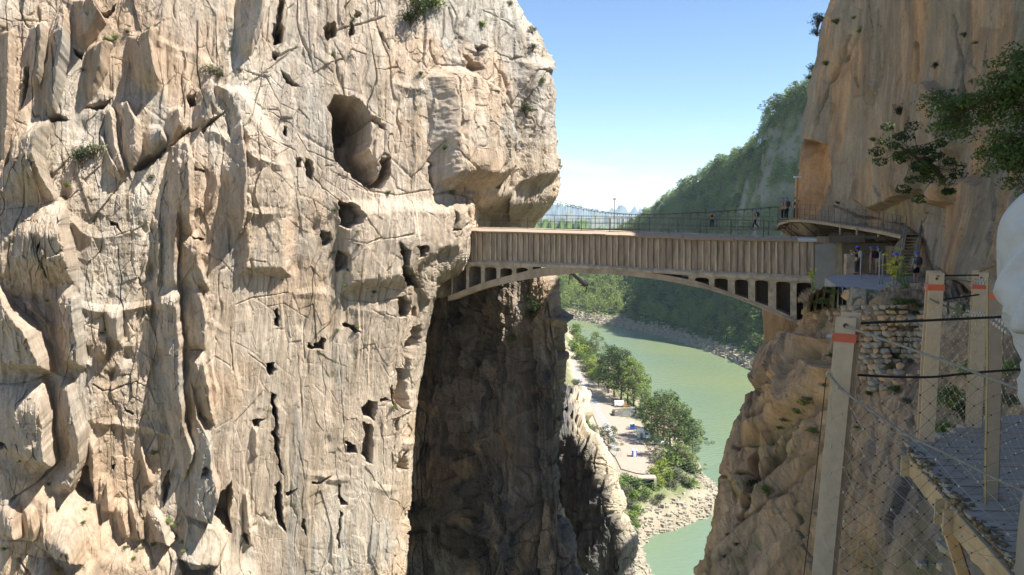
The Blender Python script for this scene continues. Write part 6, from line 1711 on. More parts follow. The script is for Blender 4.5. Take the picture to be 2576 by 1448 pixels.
# ------------------------------------------------------------------ plants on the rock
def cliff_shrub(info, x, y, px, kind, label, group=None, sz=.8, lift=.15):
    p, n = surf_at(info, x, y, 0); s = px / 1.05 * p.y / F; p = p + n * (.25 * s) - Vector((0, 0, .3 * s))
    return put_shrub(kind, p, s, label, group, sz)
LS = [(1045, 20, 62, 'd', 'large dark bush hanging at the top of the cliff', 1.1), (1030, 55, 40, 'd', 'dark bush just below the large one at the cliff top', 1.0), (1080, 5, 50, 'g', 'green bush right of the large dark one at the cliff top', .8),
      (205, 405, 40, 'd', 'dense dark green bush low on the upper left cliff', 1.1), (235, 378, 46, 's', 'twiggy grey bush above the dense dark one', .9), (168, 467, 17, 'g', 'small green cushion left below the twiggy bush', .7), (383, 445, 18, 's', 'round blue green cushion plant on the left cliff', .8),
      (530, 178, 36, 's', 'dry bush on the ledge below the cliff top', .8), (550, 188, 24, 'd', 'small dark bush beside the dry one on the ledge', .8), (605, 178, 15, 's', 'tiny grey bush right of the ledge bushes', .8), (272, 103, 24, 'g', 'bright green plant in the deep cleft at upper left', .7), (290, 96, 18, 'g', 'green plant right of the bright one in the cleft', .7),
      (320, 78, 20, 'd', 'dark bush in the shaded cleft at upper left', .6), (375, 72, 16, 'g', 'small green tuft at the top of a slab', .6), (578, 125, 12, 'g', 'little green tuft beside the tall pillar', .9), (1320, 285, 28, 'd', 'dark green bush on the grey rock nose', 1.4), (1210, 62, 22, 'g', 'green bush under the top right edge of the cliff', .8),
      (1335, 125, 20, 'd', 'dark bush on the right outline of the cliff', 1.1), (1362, 205, 18, 'g', 'tuft on the right outline of the cliff, lower', 1.0), (1335, 80, 18, 's', 'pale twiggy bush sticking out at the top right outline', 1.2), (1355, 160, 14, 'g', 'small tuft between the outline bushes', .8), (1058, 187, 14, 'g', 'green tuft at the corner of the big grey face', .8), (1255, 20, 20, 'g', 'bush on the cliff crest at top right', .8), (1280, 10, 16, 's', 'dry bush on the cliff crest at top right', .8),
      (1117, 375, 14, 'g', 'tuft in the crack of the grey face', 1.0), (1133, 482, 18, 'g', 'green tuft on the ledge above the bridge hollow', .6), (977, 484, 14, 'g', 'tuft on the sill of the big cave', .8), (875, 441, 12, 's', 'dry tuft left of the cave floor', .8), (120, 757, 12, 'y', 'yellow flowering tuft on the slab edge', .6), (208, 178, 12, 'd', 'dark tuft in the left joint', .9), (10, 70, 18, 'd', 'dark tuft at the left edge near the top', .8),
      (265, 828, 14, 'g', 'green tuft on top of the orange pillar', .7), (255, 838, 12, 'g', 'second tuft beside the orange pillar', .7), (370, 803, 14, 's', 'grey tuft on the fluted wall', .9), (500, 1042, 12, 'g', 'tuft in the slit of the long slab', .6), (387, 1138, 18, 's', 'dry bush low on the bright wall', .8), (423, 1308, 20, 'g', 'green tuft at the foot of the bright wall', .6),
      (440, 1320, 16, 'g', 'second green tuft at the foot of the bright wall', .6), (385, 1368, 20, 'g', 'grass clump on the low ledge', .5), (350, 1375, 22, 's', 'dry grass clump on the low ledge, left', .4), (318, 1370, 18, 's', 'faded grass on the low ledge, far left', .4), (462, 1362, 16, 'g', 'tuft right of the low ledge', .6), (462, 1384, 16, 'g', 'lower tuft right of the low ledge', .6), (335, 1402, 14, 'g', 'tuft under the low ledge', .6),
      (122, 1218, 14, 'g', 'green tuft in the dark diagonal cleft', .7), (210, 1312, 14, 'g', 'tuft on the lower left lumps', .6), (145, 1278, 12, 'g', 'small tuft on the lower left lumps', .6), (212, 1278, 12, 'g', 'another tuft on the lower left lumps', .6), (10, 1380, 16, 'g', 'tuft at the lower left corner', .6), (145, 1430, 14, 'y', 'yellow green tuft near the bottom left', .6), (50, 1160, 12, 'g', 'tuft below the big left slab', .6),
      (868, 717, 14, 'g', 'green tuft below the second cave', .6), (940, 734, 14, 'g', 'green tuft right of the second cave', .6), (900, 582, 12, 's', 'tuft in the second cave mouth', .6), (835, 636, 12, 'd', 'dark tuft left of the second cave', .8), (903, 617, 12, 'd', 'dark tuft under the second cave', .7), (712, 703, 10, 'd', 'dark tuft on the plain middle wall', .9), (848, 832, 12, 's', 'grey tuft on the lower middle wall', .9), (900, 822, 14, 'g', 'grassy tuft in the shadowed scoop', .6), (990, 1025, 14, 'g', 'tuft in the tall niche', .8), (1016, 1186, 14, 'd', 'tuft at the foot of the right wall', .8), (840, 528, 12, 's', 'tuft near the upper cave edge', .7), (890, 50, 12, 'g', 'tuft beneath the cliff top hole', .7), (835, 138, 14, 'g', 'tuft above the brown block', .7)]
for x, y, px, k, lb, sz in LS: cliff_shrub(LEFT, x, y, px, k, lb, 'plants on the sunlit cliff', sz, .1)
for x, y, px, k, lb, sz in [(1350, 770, 40, 'd', 'dark hanging bush on the shaded buttress', 1.2), (1340, 800, 30, 'd', 'lower part of the hanging bush on the buttress', 1.2), (1290, 850, 24, 'd', 'small dark bush left on the shaded buttress', 1.0)]:
    cliff_shrub(PIER, x, y, px, k, lb, None, sz, .0)
RS = [(2062, 62, 34, 'd', 'bare twiggy bush sticking out from the cliff outline', 1.2), (2052, 82, 24, 'd', 'lower bush on the cliff outline', 1.2), (2110, 55, 20, 'g', 'bush near the top of the shaded cliff', .8), (2090, 105, 22, 'd', 'bush in the pockets of the shaded cliff', 1.0), (2105, 130, 20, 'd', 'tall bush in the pockets of the shaded cliff', 1.6), (2150, 45, 14, 'g', 'tuft near the top edge of the shaded cliff', .7), (2165, 78, 16, 'g', 'tuft by the top overlap', .6),
      (2060, 178, 34, 'g', 'bushy ledge growth on the left cliff outline', .9), (2082, 160, 20, 'g', 'small bush over the outline ledge', .8), (2040, 195, 18, 'd', 'dark tuft at the outline', .9), (2429, 90, 16, 'd', 'round dark tuft on the smooth wall', .9), (2460, 107, 14, 'd', 'small dark tuft right of the round one', .6), (2354, 170, 16, 'd', 'dark tuft in the long joint', 1.2), (2440, 190, 14, 'd', 'tuft below the round dark one', .8), (2448, 208, 12, 'd', 'lower tuft on the smooth wall', 1.2), (2400, 228, 12, 'd', 'tuft above the overhanging branch', .8),
      (2375, 245, 12, 'g', 'small tuft on the diagonal lip', .7), (2268, 282, 24, 'd', 'hanging bush in the middle of the shaded cliff', 1.4), (2200, 350, 20, 'g', 'grassy lip on the diagonal overlap', .6), (2110, 510, 12, 'd', 'tuft above the boardwalk', .8)]
for x, y, px, k, lb, sz in RS: cliff_shrub(RC, x, y, px, k, lb, 'plants on the shaded cliff', sz, .05)
GS = [(2095, 735, 40, 'g', 'green bush at the left edge of the platform'), (2120, 720, 30, 'g', 'smaller bush behind the platform corner'), (2080, 758, 44, 'g', 'leafy bush hanging over beside the bridge end'), (2065, 770, 30, 'g', 'low bush next to the last bridge opening'), (2110, 762, 36, 'd', 'dark green bush over the dry stone wall corner'), (2135, 760, 30, 'd', 'dark tuft over the dry stone wall'),
      (2165, 752, 30, 's', 'dull grassy clump on the platform edge'), (2200, 752, 26, 's', 'second dull grassy clump on the platform edge'), (2235, 755, 36, 'g', 'grassy bush below the short stake'), (2262, 765, 44, 'g', 'bright fennel foliage under the yellow flowers'), (2290, 765, 40, 'g', 'green growth right of the fennel'), (2320, 775, 36, 'd', 'dark growth beside the tall post'), (2245, 785, 34, 'g', 'foliage spilling over the dry stone wall'), (2305, 790, 30, 'd', 'dark foliage spilling over the wall near the post')]
for x, y, px, k, lb in GS:
    p = G(x, y, PZ - .1) if y < 760 else surf_at(SPUR, x, y, .2)[0]
    put_shrub(k, p - Vector((0, 0, .12)), px / 1.15 * p.y / F, lb, 'green growth on the platform edge', .45)
SPS = [(2260, 905, 34, 'g'), (2290, 915, 26, 's'), (2240, 935, 24, 'g'), (2255, 990, 30, 'g'), (2025, 1020, 40, 'g'), (2010, 1040, 30, 'g'), (2035, 1005, 26, 's'), (1985, 990, 24, 'g'), (1860, 1130, 20, 'd'), (1895, 1190, 30, 'd'), (1890, 1225, 32, 'd'), (1880, 1250, 26, 'g'), (1930, 1240, 34, 'g'), (1900, 1262, 28, 's'), (1960, 1080, 22, 'g'), (1835, 1350, 18, 'g'), (1855, 1375, 16, 'd'), (1825, 1405, 16, 'd'),
       (2100, 900, 24, 'g'), (2075, 975, 30, 's'), (2185, 995, 20, 'g'), (1975, 1060, 24, 's'), (2310, 830, 30, 'd'), (2120, 1060, 18, 's'), (2050, 1090, 26, 'g'), (2030, 1130, 24, 's'), (1950, 830, 0, 's'), (2160, 1080, 16, 'g'), (2285, 1015, 26, 's'), (2310, 870, 26, 's')]
for i, (x, y, px, k) in enumerate(SPS):
    if px: put_shrub(k, surf_at(SPUR, x, y, .05)[0], px / 1.05 * surf_at(SPUR, x, y)[0].y / F, {'g': 'green tuft rooted in a crack of the ochre rock spur', 's': 'dull grey tuft rooted on the ochre rock spur', 'd': 'dark bush in a cleft of the ochre rock spur'}[k], 'tufts on the rock spur', .6)
# overhanging branches from the right
BRL = leafmat('branch_leaves', (.03, .055, .015), (.12, .17, .045), 1.6)
def branch(name, label, px, D, spread, n, seed, leaf=.09, m=None):
    rnd = random.Random(seed); root = P(*px[0], D[0]); t = thing(name, label, 'tree', root)
    limb, cr = MB(), MB(); pts = [P(x, y, d) - root for (x, y), d in zip(px, D)]
    limb.tube(pts, .11, 6, .04)
    for i in range(n):
        u = rnd.uniform(.15, 1) * (len(pts) - 1); k = min(int(u), len(pts) - 2); a = pts[k].lerp(pts[k + 1], u - k)
        c = a + Vector((rnd.gauss(0, spread), rnd.gauss(0, spread * .6), rnd.gauss(0, spread * .75)))
        limb.tube([a, a.lerp(c, .6) + Vector((0, 0, .05)), c], .018, 4, .006)
        leaves(cr, c, rnd.uniform(.22, .42), 90, leaf, rnd, .6)
    limb.build('limb', BARK, t, fix=False); cr.build('foliage', BRL, t, fix=False)
branch('overhanging_tree', 'dark leafy tree branch reaching in over the cliff at the right edge', [(2690, 330), (2600, 270), (2520, 245), (2440, 265), (2390, 290)], [20, 20.5, 21, 21.5, 22], .42, 74, 51)
branch('overhanging_tree', 'lower dark foliage hanging down at the right edge', [(2700, 300), (2620, 330), (2560, 380), (2530, 410)], [20, 20, 20, 20], .42, 56, 52)
branch('overhanging_tree', 'upper dark foliage at the right edge below the cliff top', [(2700, 240), (2620, 190), (2560, 195), (2520, 200)], [20, 20, 20.4, 20.6], .34, 40, 53)
branch('cliff_tree', 'small dark tree leaning out left below the overhanging branch', [(2375, 455), (2350, 420), (2310, 400), (2265, 370)], [34, 33, 32.5, 32], .62, 44, 54, leaf=.13, m=BRL)
# yellow flowering fennel
FEN = mat('yellow_flowers', (.62, .62, .03), .7, var=.2, scale=20)
STEM = mat('green_stem', (.16, .24, .05), .7, var=.2)
fl0 = G(2285, 752, PZ - .1)
t = thing('flowering_fennel', 'tall yellow flowering fennel on the platform edge', 'plant', fl0)
rnd = random.Random(77); stm, fl = MB(), MB()
for i in range(34):
    hx = 2250 + rnd.gauss(-3, 13); hy = 670 + rnd.gauss(0, 20)
    q = P(hx, hy, fl0.y + rnd.uniform(-.4, .4)) - fl0
    stm.tube([Vector((rnd.uniform(-.1, .1), 0, 0)), q * .55 + Vector((.12, 0, .02)), q], .012, 4, .006)
    for k in range(9):
        c = q + Vector((rnd.gauss(0, .06), rnd.gauss(0, .06), rnd.gauss(0, .035))); leaves(fl, c, .045, 5, .045, rnd, .6)
stm.build('stem', STEM, t, fix=False); fl.build('flower', FEN, t, fix=False)
fl1 = surf_at(SPUR, 2040, 775, .1)[0]; fl1 = P(2048, 760, 46)
t = thing('flowering_fennel', 'small yellow flowering plant against the cement abutment', 'plant', fl1)
stm, fl = MB(), MB()
for i in range(14):
    q = P(2042 + rnd.gauss(0, 7), 690 + rnd.gauss(0, 10), fl1.y) - fl1
    stm.tube([Vector((0, 0, -.3)), q * .5, q], .012, 4, .006)
    for k in range(5): leaves(fl, q + Vector((rnd.gauss(0, .07), 0, rnd.gauss(0, .05))), .05, 5, .06, rnd, .6)
stm.build('stem', STEM, t, fix=False); fl.build('flower', FEN, t, fix=False)
# ================================================================== FOREGROUND BOARDWALK AND CABLE FENCES
POSTM = mat('speckled_post', (.56, .395, .235), .75, var=.10, scale=22, bump=.0006, bscale=220)
POSTE = mat('post_shade_side', (.28, .21, .14), .75, var=.12, scale=18)  # darker copy of the post colour, with the shade painted in
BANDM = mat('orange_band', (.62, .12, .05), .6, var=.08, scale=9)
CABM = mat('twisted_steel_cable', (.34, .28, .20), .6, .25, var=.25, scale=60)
CABD = mat('shaded_cable', (.045, .035, .03), .7, .3, var=.2, scale=60)  # cable in shade: the shadow is put into its dark colour
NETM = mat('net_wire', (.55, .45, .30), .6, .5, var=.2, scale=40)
NETD = mat('shaded_net_wire', (.055, .042, .033), .7, .3, var=.2, scale=40)  # net in shade, painted dark beside the paler net wire
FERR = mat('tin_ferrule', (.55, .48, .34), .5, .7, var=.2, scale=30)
FERD = mat('shaded_ferrule', (.06, .05, .04), .7, .4, var=.2, scale=30)  # ferrules of the shaded net, shade painted into the colour
BOLT = mat('bolt_steel', (.45, .41, .36), .45, .6, var=.1)
DECKM = mat('grey_deck_boards', (.36, .305, .24), .85, var=.22, scale=5, bump=.004, bscale=50, stretch=(1, 8, 8))
BEAMM = mat('tan_timber_beam', (.44, .30, .165), .8, var=.22, scale=4, bump=.004, bscale=40)
RAGM = mat('mossy_board_ends', (.17, .12, .065), .95, var=.4, scale=18, bump=.012, bscale=40)

def fence_post(parent, O, top, bot, w, d, ang, band=True, hole=True, pm=None):
    """a steel post: front and rear flange joined by a web, with band and bolt"""
    a = math.radians(ang); wd, dd = Vector((math.cos(a), math.sin(a), 0)), Vector((-math.sin(a), math.cos(a), 0))
    t = .010
    def plate(c0, c1, ww, tt, nm, m):
        mb = MB().hexa([c0 - wd * ww / 2 - dd * tt / 2, c0 + wd * ww / 2 - dd * tt / 2, c0 + wd * ww / 2 + dd * tt / 2, c0 - wd * ww / 2 + dd * tt / 2,
                        c1 - wd * ww / 2 - dd * tt / 2, c1 + wd * ww / 2 - dd * tt / 2, c1 + wd * ww / 2 + dd * tt / 2, c1 - wd * ww / 2 + dd * tt / 2])
        o = mb.build(nm, m, None, origin=O); bevel(o, .0015); o.parent = parent; o.location = (0, 0, 0); return o
    top, bot = Vector(top), Vector(bot)
    f0, f1 = bot, top
    post = plate(f0, f1, w, t, 'front_flange', pm or POSTM)
    plate(f0 + dd * d, f1 + dd * d + Vector((0, 0, .012)), w, t, 'rear_flange', pm or POSTM)
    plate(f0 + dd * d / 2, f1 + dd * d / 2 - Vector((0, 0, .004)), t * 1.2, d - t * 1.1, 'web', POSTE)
    ax = (top - bot).normalized()
    if band:
        c = top - ax * w * 1.05
        b1, b2 = c - ax * w * .22, c + ax * w * .22
        g = w + .012
        mb = MB().hexa([b1 - wd * g / 2 - dd * (t / 2 + .002), b1 + wd * g / 2 - dd * (t / 2 + .002), b1 + wd * g / 2 + dd * (d + t), b1 - wd * g / 2 + dd * (d + t),
                        b2 - wd * g / 2 - dd * (t / 2 + .002), b2 + wd * g / 2 - dd * (t / 2 + .002), b2 + wd * g / 2 + dd * (d + t), b2 - wd * g / 2 + dd * (d + t)])
        mb.f = [f for i, f in enumerate(mb.f) if i not in (3, 4)]
        o = mb.build('band', BANDM, None, origin=O); o.parent = parent; o.location = (0, 0, 0)
        q = c - wd * (w / 2 + .006)
        for r, l in ((.008, .022), (.012, .009)):
            o = MB().tube([q, q - wd * l], r, 8).build('bolt', BOLT, None, origin=O); o.parent = parent; o.location = (0, 0, 0)
    if hole:
        q = top - ax * w * .42 - dd * (t / 2 + .001)
        n = 12; ring = MB()
        pts = [q + (wd * math.cos(k * 2 * math.pi / n) + ax * math.sin(k * 2 * math.pi / n)) * .009 for k in range(n + 1)]
        ring.tube(pts, .0022, 5); o = ring.build('hole_rim', POSTE, None, origin=O); o.parent = parent; o.location = (0, 0, 0)
        disc = MB(); disc.add([q - dd * .0005 + (wd * math.cos(k * 2 * math.pi / n) + ax * math.sin(k * 2 * math.pi / n)) * .0075 for k in range(n)], [tuple(range(n))])
        o = disc.build('hole', CABD, None, origin=O, fix=False); o.parent = parent; o.location = (0, 0, 0)
    return wd, dd
def strand_cable(parent, O, pts, r, m, twist=0.03, nm='cable'):
    """three twisted strands following a path"""
    pts = [Vector(p) for p in pts]
    seg = [(b_ - a).length for a, b_ in zip(pts[:-1], pts[1:])]; L = sum(seg)
    n = max(8, int(L / (twist / 5))); n = min(n, 420)
    cum = [0]
    for s_ in seg: cum.append(cum[-1] + s_)
    def at(s):
        for i in range(len(seg)):
            if s <= cum[i + 1] or i == len(seg) - 1: return pts[i].lerp(pts[i + 1], (s - cum[i]) / seg[i])
    mb = MB()
    for k in range(3):
        path = []
        for i in range(n + 1):
            s = L * i / n; p = at(s); d = (at(min(L, s + .002)) - at(max(0, s - .002))).normalized()
            u = d.orthogonal().normalized(); ref = Vector((0, 0, 1)); u = (ref - d * ref.dot(d)).normalized(); w = d.cross(u)
            a = 2 * math.pi * (s / twist + k / 3)
            path.append(p + (u * math.cos(a) + w * math.sin(a)) * r * .45)
        mb.tube(path, r * .58, 5)
    o = mb.build(nm, m, None, origin=O, fix=False, smooth=True); o.parent = parent; o.location = (0, 0, 0); return o
def smoothpath(pts, n=6):
    pts = [Vector(p) for p in pts]; out = []
    for i in range(len(pts) - 1):
        p0, p1, p2, p3 = pts[max(i - 1, 0)], pts[i], pts[i + 1], pts[min(i + 2, len(pts) - 1)]
        for k in range(n):
            t = k / n
            out.append(.5 * ((2 * p1) + (p2 - p0) * t + (2 * p0 - 5 * p1 + 4 * p2 - p3) * t * t + (3 * p1 - p0 - 3 * p2 + p3) * t ** 3))
    out.append(pts[-1]); return out
def net(parent, O, top, bottom, cell, r, m, fm, fer=.006, wob=0.0, seed=1):
    """rope net: neighbouring strands clamped together where they touch"""
    rnd = random.Random(seed)
    Lt = sum((b_ - a).length for a, b_ in zip(top[:-1], top[1:])); H = ((top[0] - bottom[0]).length + (top[-1] - bottom[-1]).length) / 2
    nu, nv = max(2, int(Lt / cell)), max(2, int(H / cell * 1.0)) * 2
    def along(P_, u):
        u = min(max(u, 0), 1) * (len(P_) - 1); i = min(int(u), len(P_) - 2); return P_[i].lerp(P_[i + 1], u - i)
    jit = {}
    def pt(ku, j):
        key = (round(ku * 2), j)
        if key not in jit: jit[key] = Vector((rnd.gauss(0, wob), rnd.gauss(0, wob), rnd.gauss(0, wob)))
        a, b_ = along(top, ku / nu), along(bottom, ku / nu)
        return a.lerp(b_, j / nv) + jit[key]
    mb, fb_ = MB(), MB()
    for k in range(nu + 1):
        path = []
        for j in range(nv + 1):
            u = k + (.5 if (j + k) % 2 else -.5); u = min(max(u, 0), nu)
            q = pt(u, j)
            if path and j:
                pass
            path.append(q)
        mb.tube(path, r, 4)
        for j in range(nv + 1):
            if (j + k) % 2 and k < nu:
                q = path[j]; fb_.box(q, (fer, fer, fer * 1.3), Matrix.Rotation(rnd.uniform(0, 3), 3, 'Z'))
    o = mb.build('netting', m, None, origin=O, fix=False); o.parent = parent; o.location = (0, 0, 0)
    o = fb_.build('ferrules', fm, None, origin=O, fix=False); o['kind'] = 'stuff'; o.parent = parent; o.location = (0, 0, 0)
def clips(parent, O, a, b_, n, r=.006):
    for i in range(n):
        c = a.lerp(b_, (i + .5) / n); d = (b_ - a).normalized(); u = d.orthogonal().normalized(); w = d.cross(u)
        pts = [c + (u * math.cos(t) + w * math.sin(t)) * r * 2.0 for t in [k * math.pi / 4 - .4 for k in range(7)]]
        o = MB().tube(pts, r * .45, 5).box(pts[0], (r * 1.6,) * 3).box(pts[-1], (r * 1.6,) * 3).build('wire_clip', BOLT, None, origin=O, fix=False); o.parent = parent; o.location = (0, 0, 0)

# nearest fence: large post, the fence running towards us and the one turning right
PT1, PB1 = P(2130, 799, 3.06), P(2068, 1448, 2.98)
PB1 = PT1 + (PB1 - PT1) * 1.38
nf = thing('cable_fence', 'nearest cable fence with the tall beige post with orange band and wide net', 'fence', PB1)
wd1, dd1 = fence_post(nf, PB1, PT1, PB1, .076, .075, -36)
ca = [P(2128, 822, 3.03), P(2250, 864, 2.78), P(2400, 918, 2.53), P(2576, 985, 2.30), P(2800, 1075, 2.05)]
strand_cable(nf, PB1, smoothpath(ca), .0050, CABM, .034)
lc = smoothpath([P(2086, 942, 3.0), P(2110, 972, 2.97), P(2138, 996, 2.93), P(2184, 1028, 2.85), P(2278, 1092, 2.70), P(2357, 1131, 2.58), P(2432, 1168, 2.48), P(2511, 1208, 2.38), P(2576, 1236, 2.30), P(2800, 1330, 2.06)])
strand_cable(nf, PB1, lc, .0052, CABM, .034)
o = MB().tube([P(2086, 942, 3.0) + (wd1 * math.cos(k) + Vector((0, 0, 1)) * math.sin(k)) * .010 for k in [i * math.pi / 5 for i in range(11)]], .0028, 5).build('eye_ring', BOLT, None, origin=PB1, fix=False); o.parent = nf; o.location = (0, 0, 0)
botl = [Vector((p.x - .02, p.y, -1.42 + .02)) for p in lc]
b0 = PB1 + (PT1 - PB1) * ((-1.42 - PB1.z) / (PT1.z - PB1.z)); botl = [b0.lerp(Vector((lc[-1].x, lc[-1].y, -1.42)), i / (len(lc) - 1)) for i in range(len(lc))]
net(nf, PB1, lc, botl, .082, .0014, NETM, FERR, .0055, .004, 3)
o = MB().tube([P(2078, 950, 3.0), P(2052, 1200, 2.97), P(2022, 1448, 2.95), P(1995, 1650, 2.93)], .0018, 4).build('edge_wire', CABD, None, origin=PB1, fix=False); o.parent = nf; o.location = (0, 0, 0)
# the fence turning right
rf = thing('cable_fence', 'shaded wire fence crossing from the tall near post to the person in white', 'fence', P(2170, 1500, 3.1))
RO = rf.location.copy()
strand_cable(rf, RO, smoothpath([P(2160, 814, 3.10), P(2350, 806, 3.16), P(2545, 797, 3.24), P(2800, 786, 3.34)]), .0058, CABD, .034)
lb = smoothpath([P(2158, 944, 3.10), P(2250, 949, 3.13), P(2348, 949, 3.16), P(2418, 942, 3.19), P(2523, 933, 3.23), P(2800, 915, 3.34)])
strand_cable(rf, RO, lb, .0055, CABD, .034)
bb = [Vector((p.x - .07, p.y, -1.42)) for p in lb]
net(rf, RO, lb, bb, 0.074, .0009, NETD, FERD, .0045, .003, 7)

# farther posts by the deck
def pz(x, z, D):
    return Vector(((x - CX) / F * D, D, z))
DZ = -1.66
ff = thing('cable_fence', 'fence of two far posts with orange bands at the far side of the boards', 'fence', P(2332, 1122, 5.9)); FO = ff.location.copy()
p2t, p2b = P(2357, 687, 5.95), P(2330, 1125, 5.85)
fence_post(ff, FO, p2t, p2b, .105, .075, -12)
p3t, p3b = P(2469, 686, 6.35), P(2450, 1088, 6.28)
fence_post(ff, FO, p3t, p3b, .105, .075, -20)
strand_cable(ff, FO, smoothpath([P(2357, 695, 5.93), P(2400, 702, 6.05), P(2452, 712, 6.2)]), .0075, CABM, .05)
strand_cable(ff, FO, smoothpath([P(2373, 694, 6.0), P(2462, 693, 6.3)]), .0065, CABD, .05)
clips(ff, FO, P(2452, 709, 6.0), P(2496, 712, 5.3), 6, .010)
l2 = smoothpath([P(2339, 752, 5.88), P(2372, 768, 5.95), P(2435, 789, 6.1)])
strand_cable(ff, FO, l2, .008, CABM, .05)
strand_cable(ff, FO, smoothpath([P(2374, 754, 6.0), P(2462, 742, 6.3)]), .007, CABD, .05)
clips(ff, FO, P(2432, 788, 5.9), P(2500, 798, 4.8), 9, .009)
clips(ff, FO, P(2503, 805, 4.6), P(2548, 836, 4.2), 6, .011)
net(ff, FO, smoothpath([P(2374, 756, 6.0), P(2420, 747, 6.15), P(2462, 744, 6.3)], 3), [P(2350, 1095, 5.9), P(2448, 1085, 6.25)], .075, .0012, NETM, FERR, .007, .003, 11)
o = MB().tube([P(2462, 684, 6.3), P(2500, 670, 6.6), P(2560, 648, 7.0), P(2700, 600, 8)], .007, 5).build('tan_rope', BEAMM, None, origin=FO, fix=False); o.parent = ff; o.location = (0, 0, 0)
mf = thing('cable_fence', 'shaded post with orange band nearest the person in white, rising from the deck edge', 'fence', P(2497, 1260, 4.7)); MO = mf.location.copy()
p4t, p4b = P(2508, 712, 4.75), P(2490, 1330, 4.6)
fence_post(mf, MO, p4t, p4b, .078, .06, -35, pm=POSTE)  # shadow-side post: its shade comes from the darker material
o = MB().tube([P(2484, 700, 4.6), P(2484, 900, 4.58), P(2480, 1120, 4.55), P(2478, 1330, 4.52)], .007, 5).build('edge_wire', mat('yellowed_cable', (.38, .29, .13), .6, .3), None, origin=MO, fix=False); o.parent = mf; o.location = (0, 0, 0)
net(mf, MO, smoothpath([P(2345, 770, 5.85), P(2420, 790, 5.3), P(2486, 803, 4.75)], 3), [P(2325, 1135, 5.8), P(2484, 1270, 4.7)], .08, .0011, NETM, FERR, .006, .003, 13)
net(mf, MO, smoothpath([P(2522, 800, 4.7), P(2600, 830, 4.2), P(2750, 900, 3.6)], 3), [P(2508, 1265, 4.65), P(2620, 1400, 4.0), P(2750, 1500, 3.6)], .08, .0011, NETM, FERR, .006, .003, 15)

# the deck: boards on a timber beam, steel strut beneath
dk = thing('deck', 'grey plank deck with ragged edge boards and tan beam, right of the near post', 'deck', Vector((2.7, 5, DZ))); DO = dk.location.copy()
def dkp(mb, nm, m, bv=0):
    o = mb.build(nm, m, None, origin=DO)
    if bv: bevel(o, bv)
    o.parent = dk; o.location = (0, 0, 0); return o
rd = random.Random(21)
def edgex(Y): return float(np.interp(Y, [2.2, 3.9, 5.72, 6.6], [2.08, 2.50, 2.92, 4.05]))
Y = 2.6; k = 0
while Y < 6.58:
    w = .128; x0 = edgex(Y) + rd.uniform(-.01, .035); z = DZ + rd.uniform(-.004, .004); sl = -.055
    a, b_ = Vector((x0, Y, z)), Vector((6.2, Y + sl * 3, z))
    dkp(MB().hexa([a + Vector((0, 0, -.03)), b_ + Vector((0, 0, -.03)), b_ + Vector((0, w, -.03)), a + Vector((rd.uniform(-.01, .02), w, -.03)), a, b_, b_ + Vector((0, w, 0)), a + Vector((rd.uniform(-.01, .02), w, 0))]), 'plank', DECKM)
    Y += w + .014; k += 1
mb = MB()
for i in range(520):                                 # splintered, mossy board ends
    Y = rd.uniform(2.6, 5.75); c = Vector((edgex(Y) + rd.uniform(-.02, .05), Y, DZ - .012 + rd.uniform(-.03, .012)))
    s = rd.uniform(.006, .019); rock_mb(mb, c, s, rd)
o = dkp(mb, 'splintered_ends', RAGM); o['kind'] = 'stuff'
for (ya, yb) in ((5.75, 4.72), (4.66, 2.6)):
    a, b_ = Vector((edgex(ya) - .015, ya, DZ - .125)), Vector((edgex(yb) - .015, yb, DZ - .125))
    dkp(MB().bar(a, b_, .045, .15), 'fascia_beam', BEAMM, .004)
    dkp(MB().bar(a + Vector((.14, 0, 0)), b_ + Vector((.14, 0, 0)), .06, .14), 'joist', BEAMM)
    for q in (a, b_):
        u = (b_ - a).normalized(); c = q + u * (.06 if q is a else -.06)
        dkp(MB().bar(c + Vector((-.03, 0, .07)), c + Vector((-.03, 0, -.085)), .012, .10, up=(1, 0, 0)), 'bracket_plate', WOODL)
        dkp(MB().tube([c + Vector((-.035, 0, .02)), c + Vector((-.055, 0, .02))], .012, 6), 'bolt', BOLT)
for yy in (5.6, 4.7, 3.6):
    dkp(MB().bar((edgex(yy), yy, DZ - .1), (6.0, yy, DZ - .1), .08, .12), 'cross_beam', BEAMM)
pc = P(2338, 1196, 5.45)
n = 10; disc = [pc + Vector((math.cos(math.pi + k * math.pi / n) * .085, 0, math.sin(math.pi + k * math.pi / n) * .05)) for k in range(n + 1)] + [pc + Vector((.085, 0, .06)), pc + Vector((-.085, 0, .06))]
dkp(MB().prism(disc, (0, .02, 0)), 'gusset_plate', WOODL)
dkp(MB().bar(P(2345, 1205, 5.48), P(2448, 1530, 5.35), .075, .03, up=(0, 1, 0)), 'strut', BEAMM)
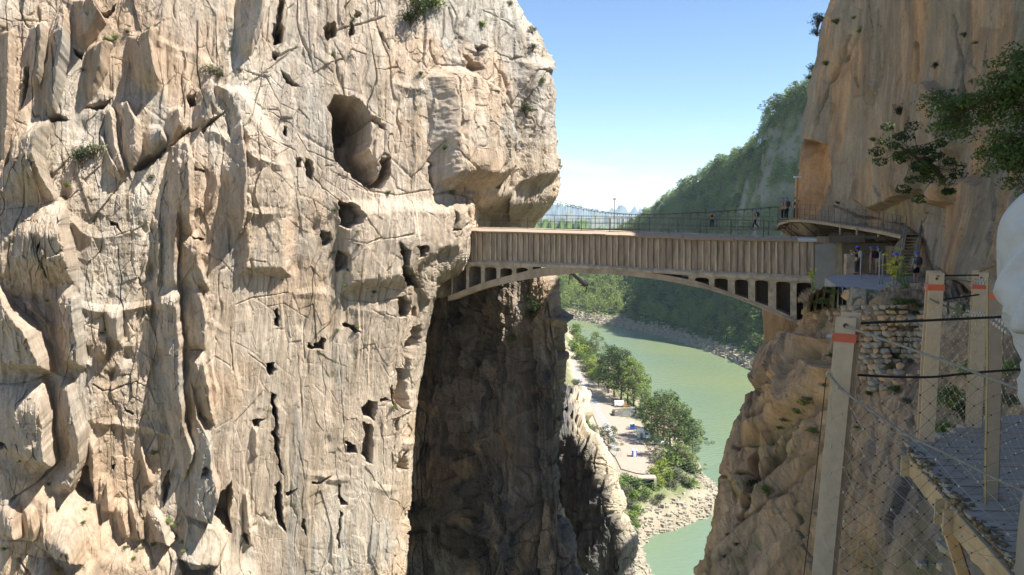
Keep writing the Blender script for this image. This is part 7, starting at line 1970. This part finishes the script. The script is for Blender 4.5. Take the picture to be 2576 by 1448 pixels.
dkp(MB().bar(P(2358, 1205, 5.52), P(2461, 1530, 5.39), .016, .06, up=(0, 1, 0)), 'strut_web', RUST)
# the boards we stand on
nd = thing('deck', 'wooden deck under the photographer and the person in white', 'deck', Vector((0, 1, -1.42)))
Y = -1.2
while Y < 2.95:
    o = MB().box((0.1, Y + .06 - 1, -.02), (3.1, .118, .035)).build('plank', DECKM, nd); Y += .13
# person in the white shirt, half out of view
person('person in loose white shirt and beige trousers cut off by the right edge', Vector((1.325, 1.72, -1.46)), math.radians(8), 'strap', 'white', 'khaki', None, True, longsleeve=False, h=1.76, sub=2, loose=1.35)

# leafy bush and stones seen through the net
for i, (x, y, px, kd, lb) in enumerate([(2385, 1000, 60, 'g', 'leafy bush between the far posts behind the deck'), (2425, 1040, 56, 'd', 'dark leafy bush at the back edge of the deck'), (2370, 1080, 44, 'g', 'small leafy bush left of the far deck corner'), (2430, 930, 46, 'g', 'upper leafy bush seen through the far net'), (2535, 930, 44, 'g', 'leafy bush right of the shaded post'), (2540, 1010, 36, 's', 'grey green bush behind the deck boards'), (2415, 1310, 26, 'g', 'bright leafy plant under the deck beam')]):
    D_ = 8.4 if i < 6 else 9.5
    p = P(x, y + px * .35, D_); s = px / .85 * D_ / F
    put_shrub(kd, p, s, lb, 'bushes by the deck', .9)
for i, (x, y, w, h, lb) in enumerate([(2425, 1392, 110, 30, 'long flat grey slab of rock below the deck'), (2520, 1420, 130, 60, 'large flat grey boulder under the deck beam'), (2390, 1430, 60, 34, 'small grey boulder left of the strut foot'), (2330, 1425, 44, 24, 'small ochre stone at the bottom behind the net')]):
    p, n_ = surf_at(SPUR, x, y, .1); s = p.y / F
    o = bpy.data.objects.new('boulder', stone_me[(i * 2 + 2) % 9].copy()); C.objects.link(o); o.location = p; o.scale = (w * s, w * s * .7, h * s); o.rotation_euler = (.05, .1, .4 * i); tag(o, lb, 'boulder', 'boulders below the deck')
# prototypes that were never placed are removed
for o in list(protos + bigp + sum(SP.values(), [])):
    if id(o) not in used:
        for ch in list(o.children): bpy.data.objects.remove(ch)
        bpy.data.objects.remove(o)
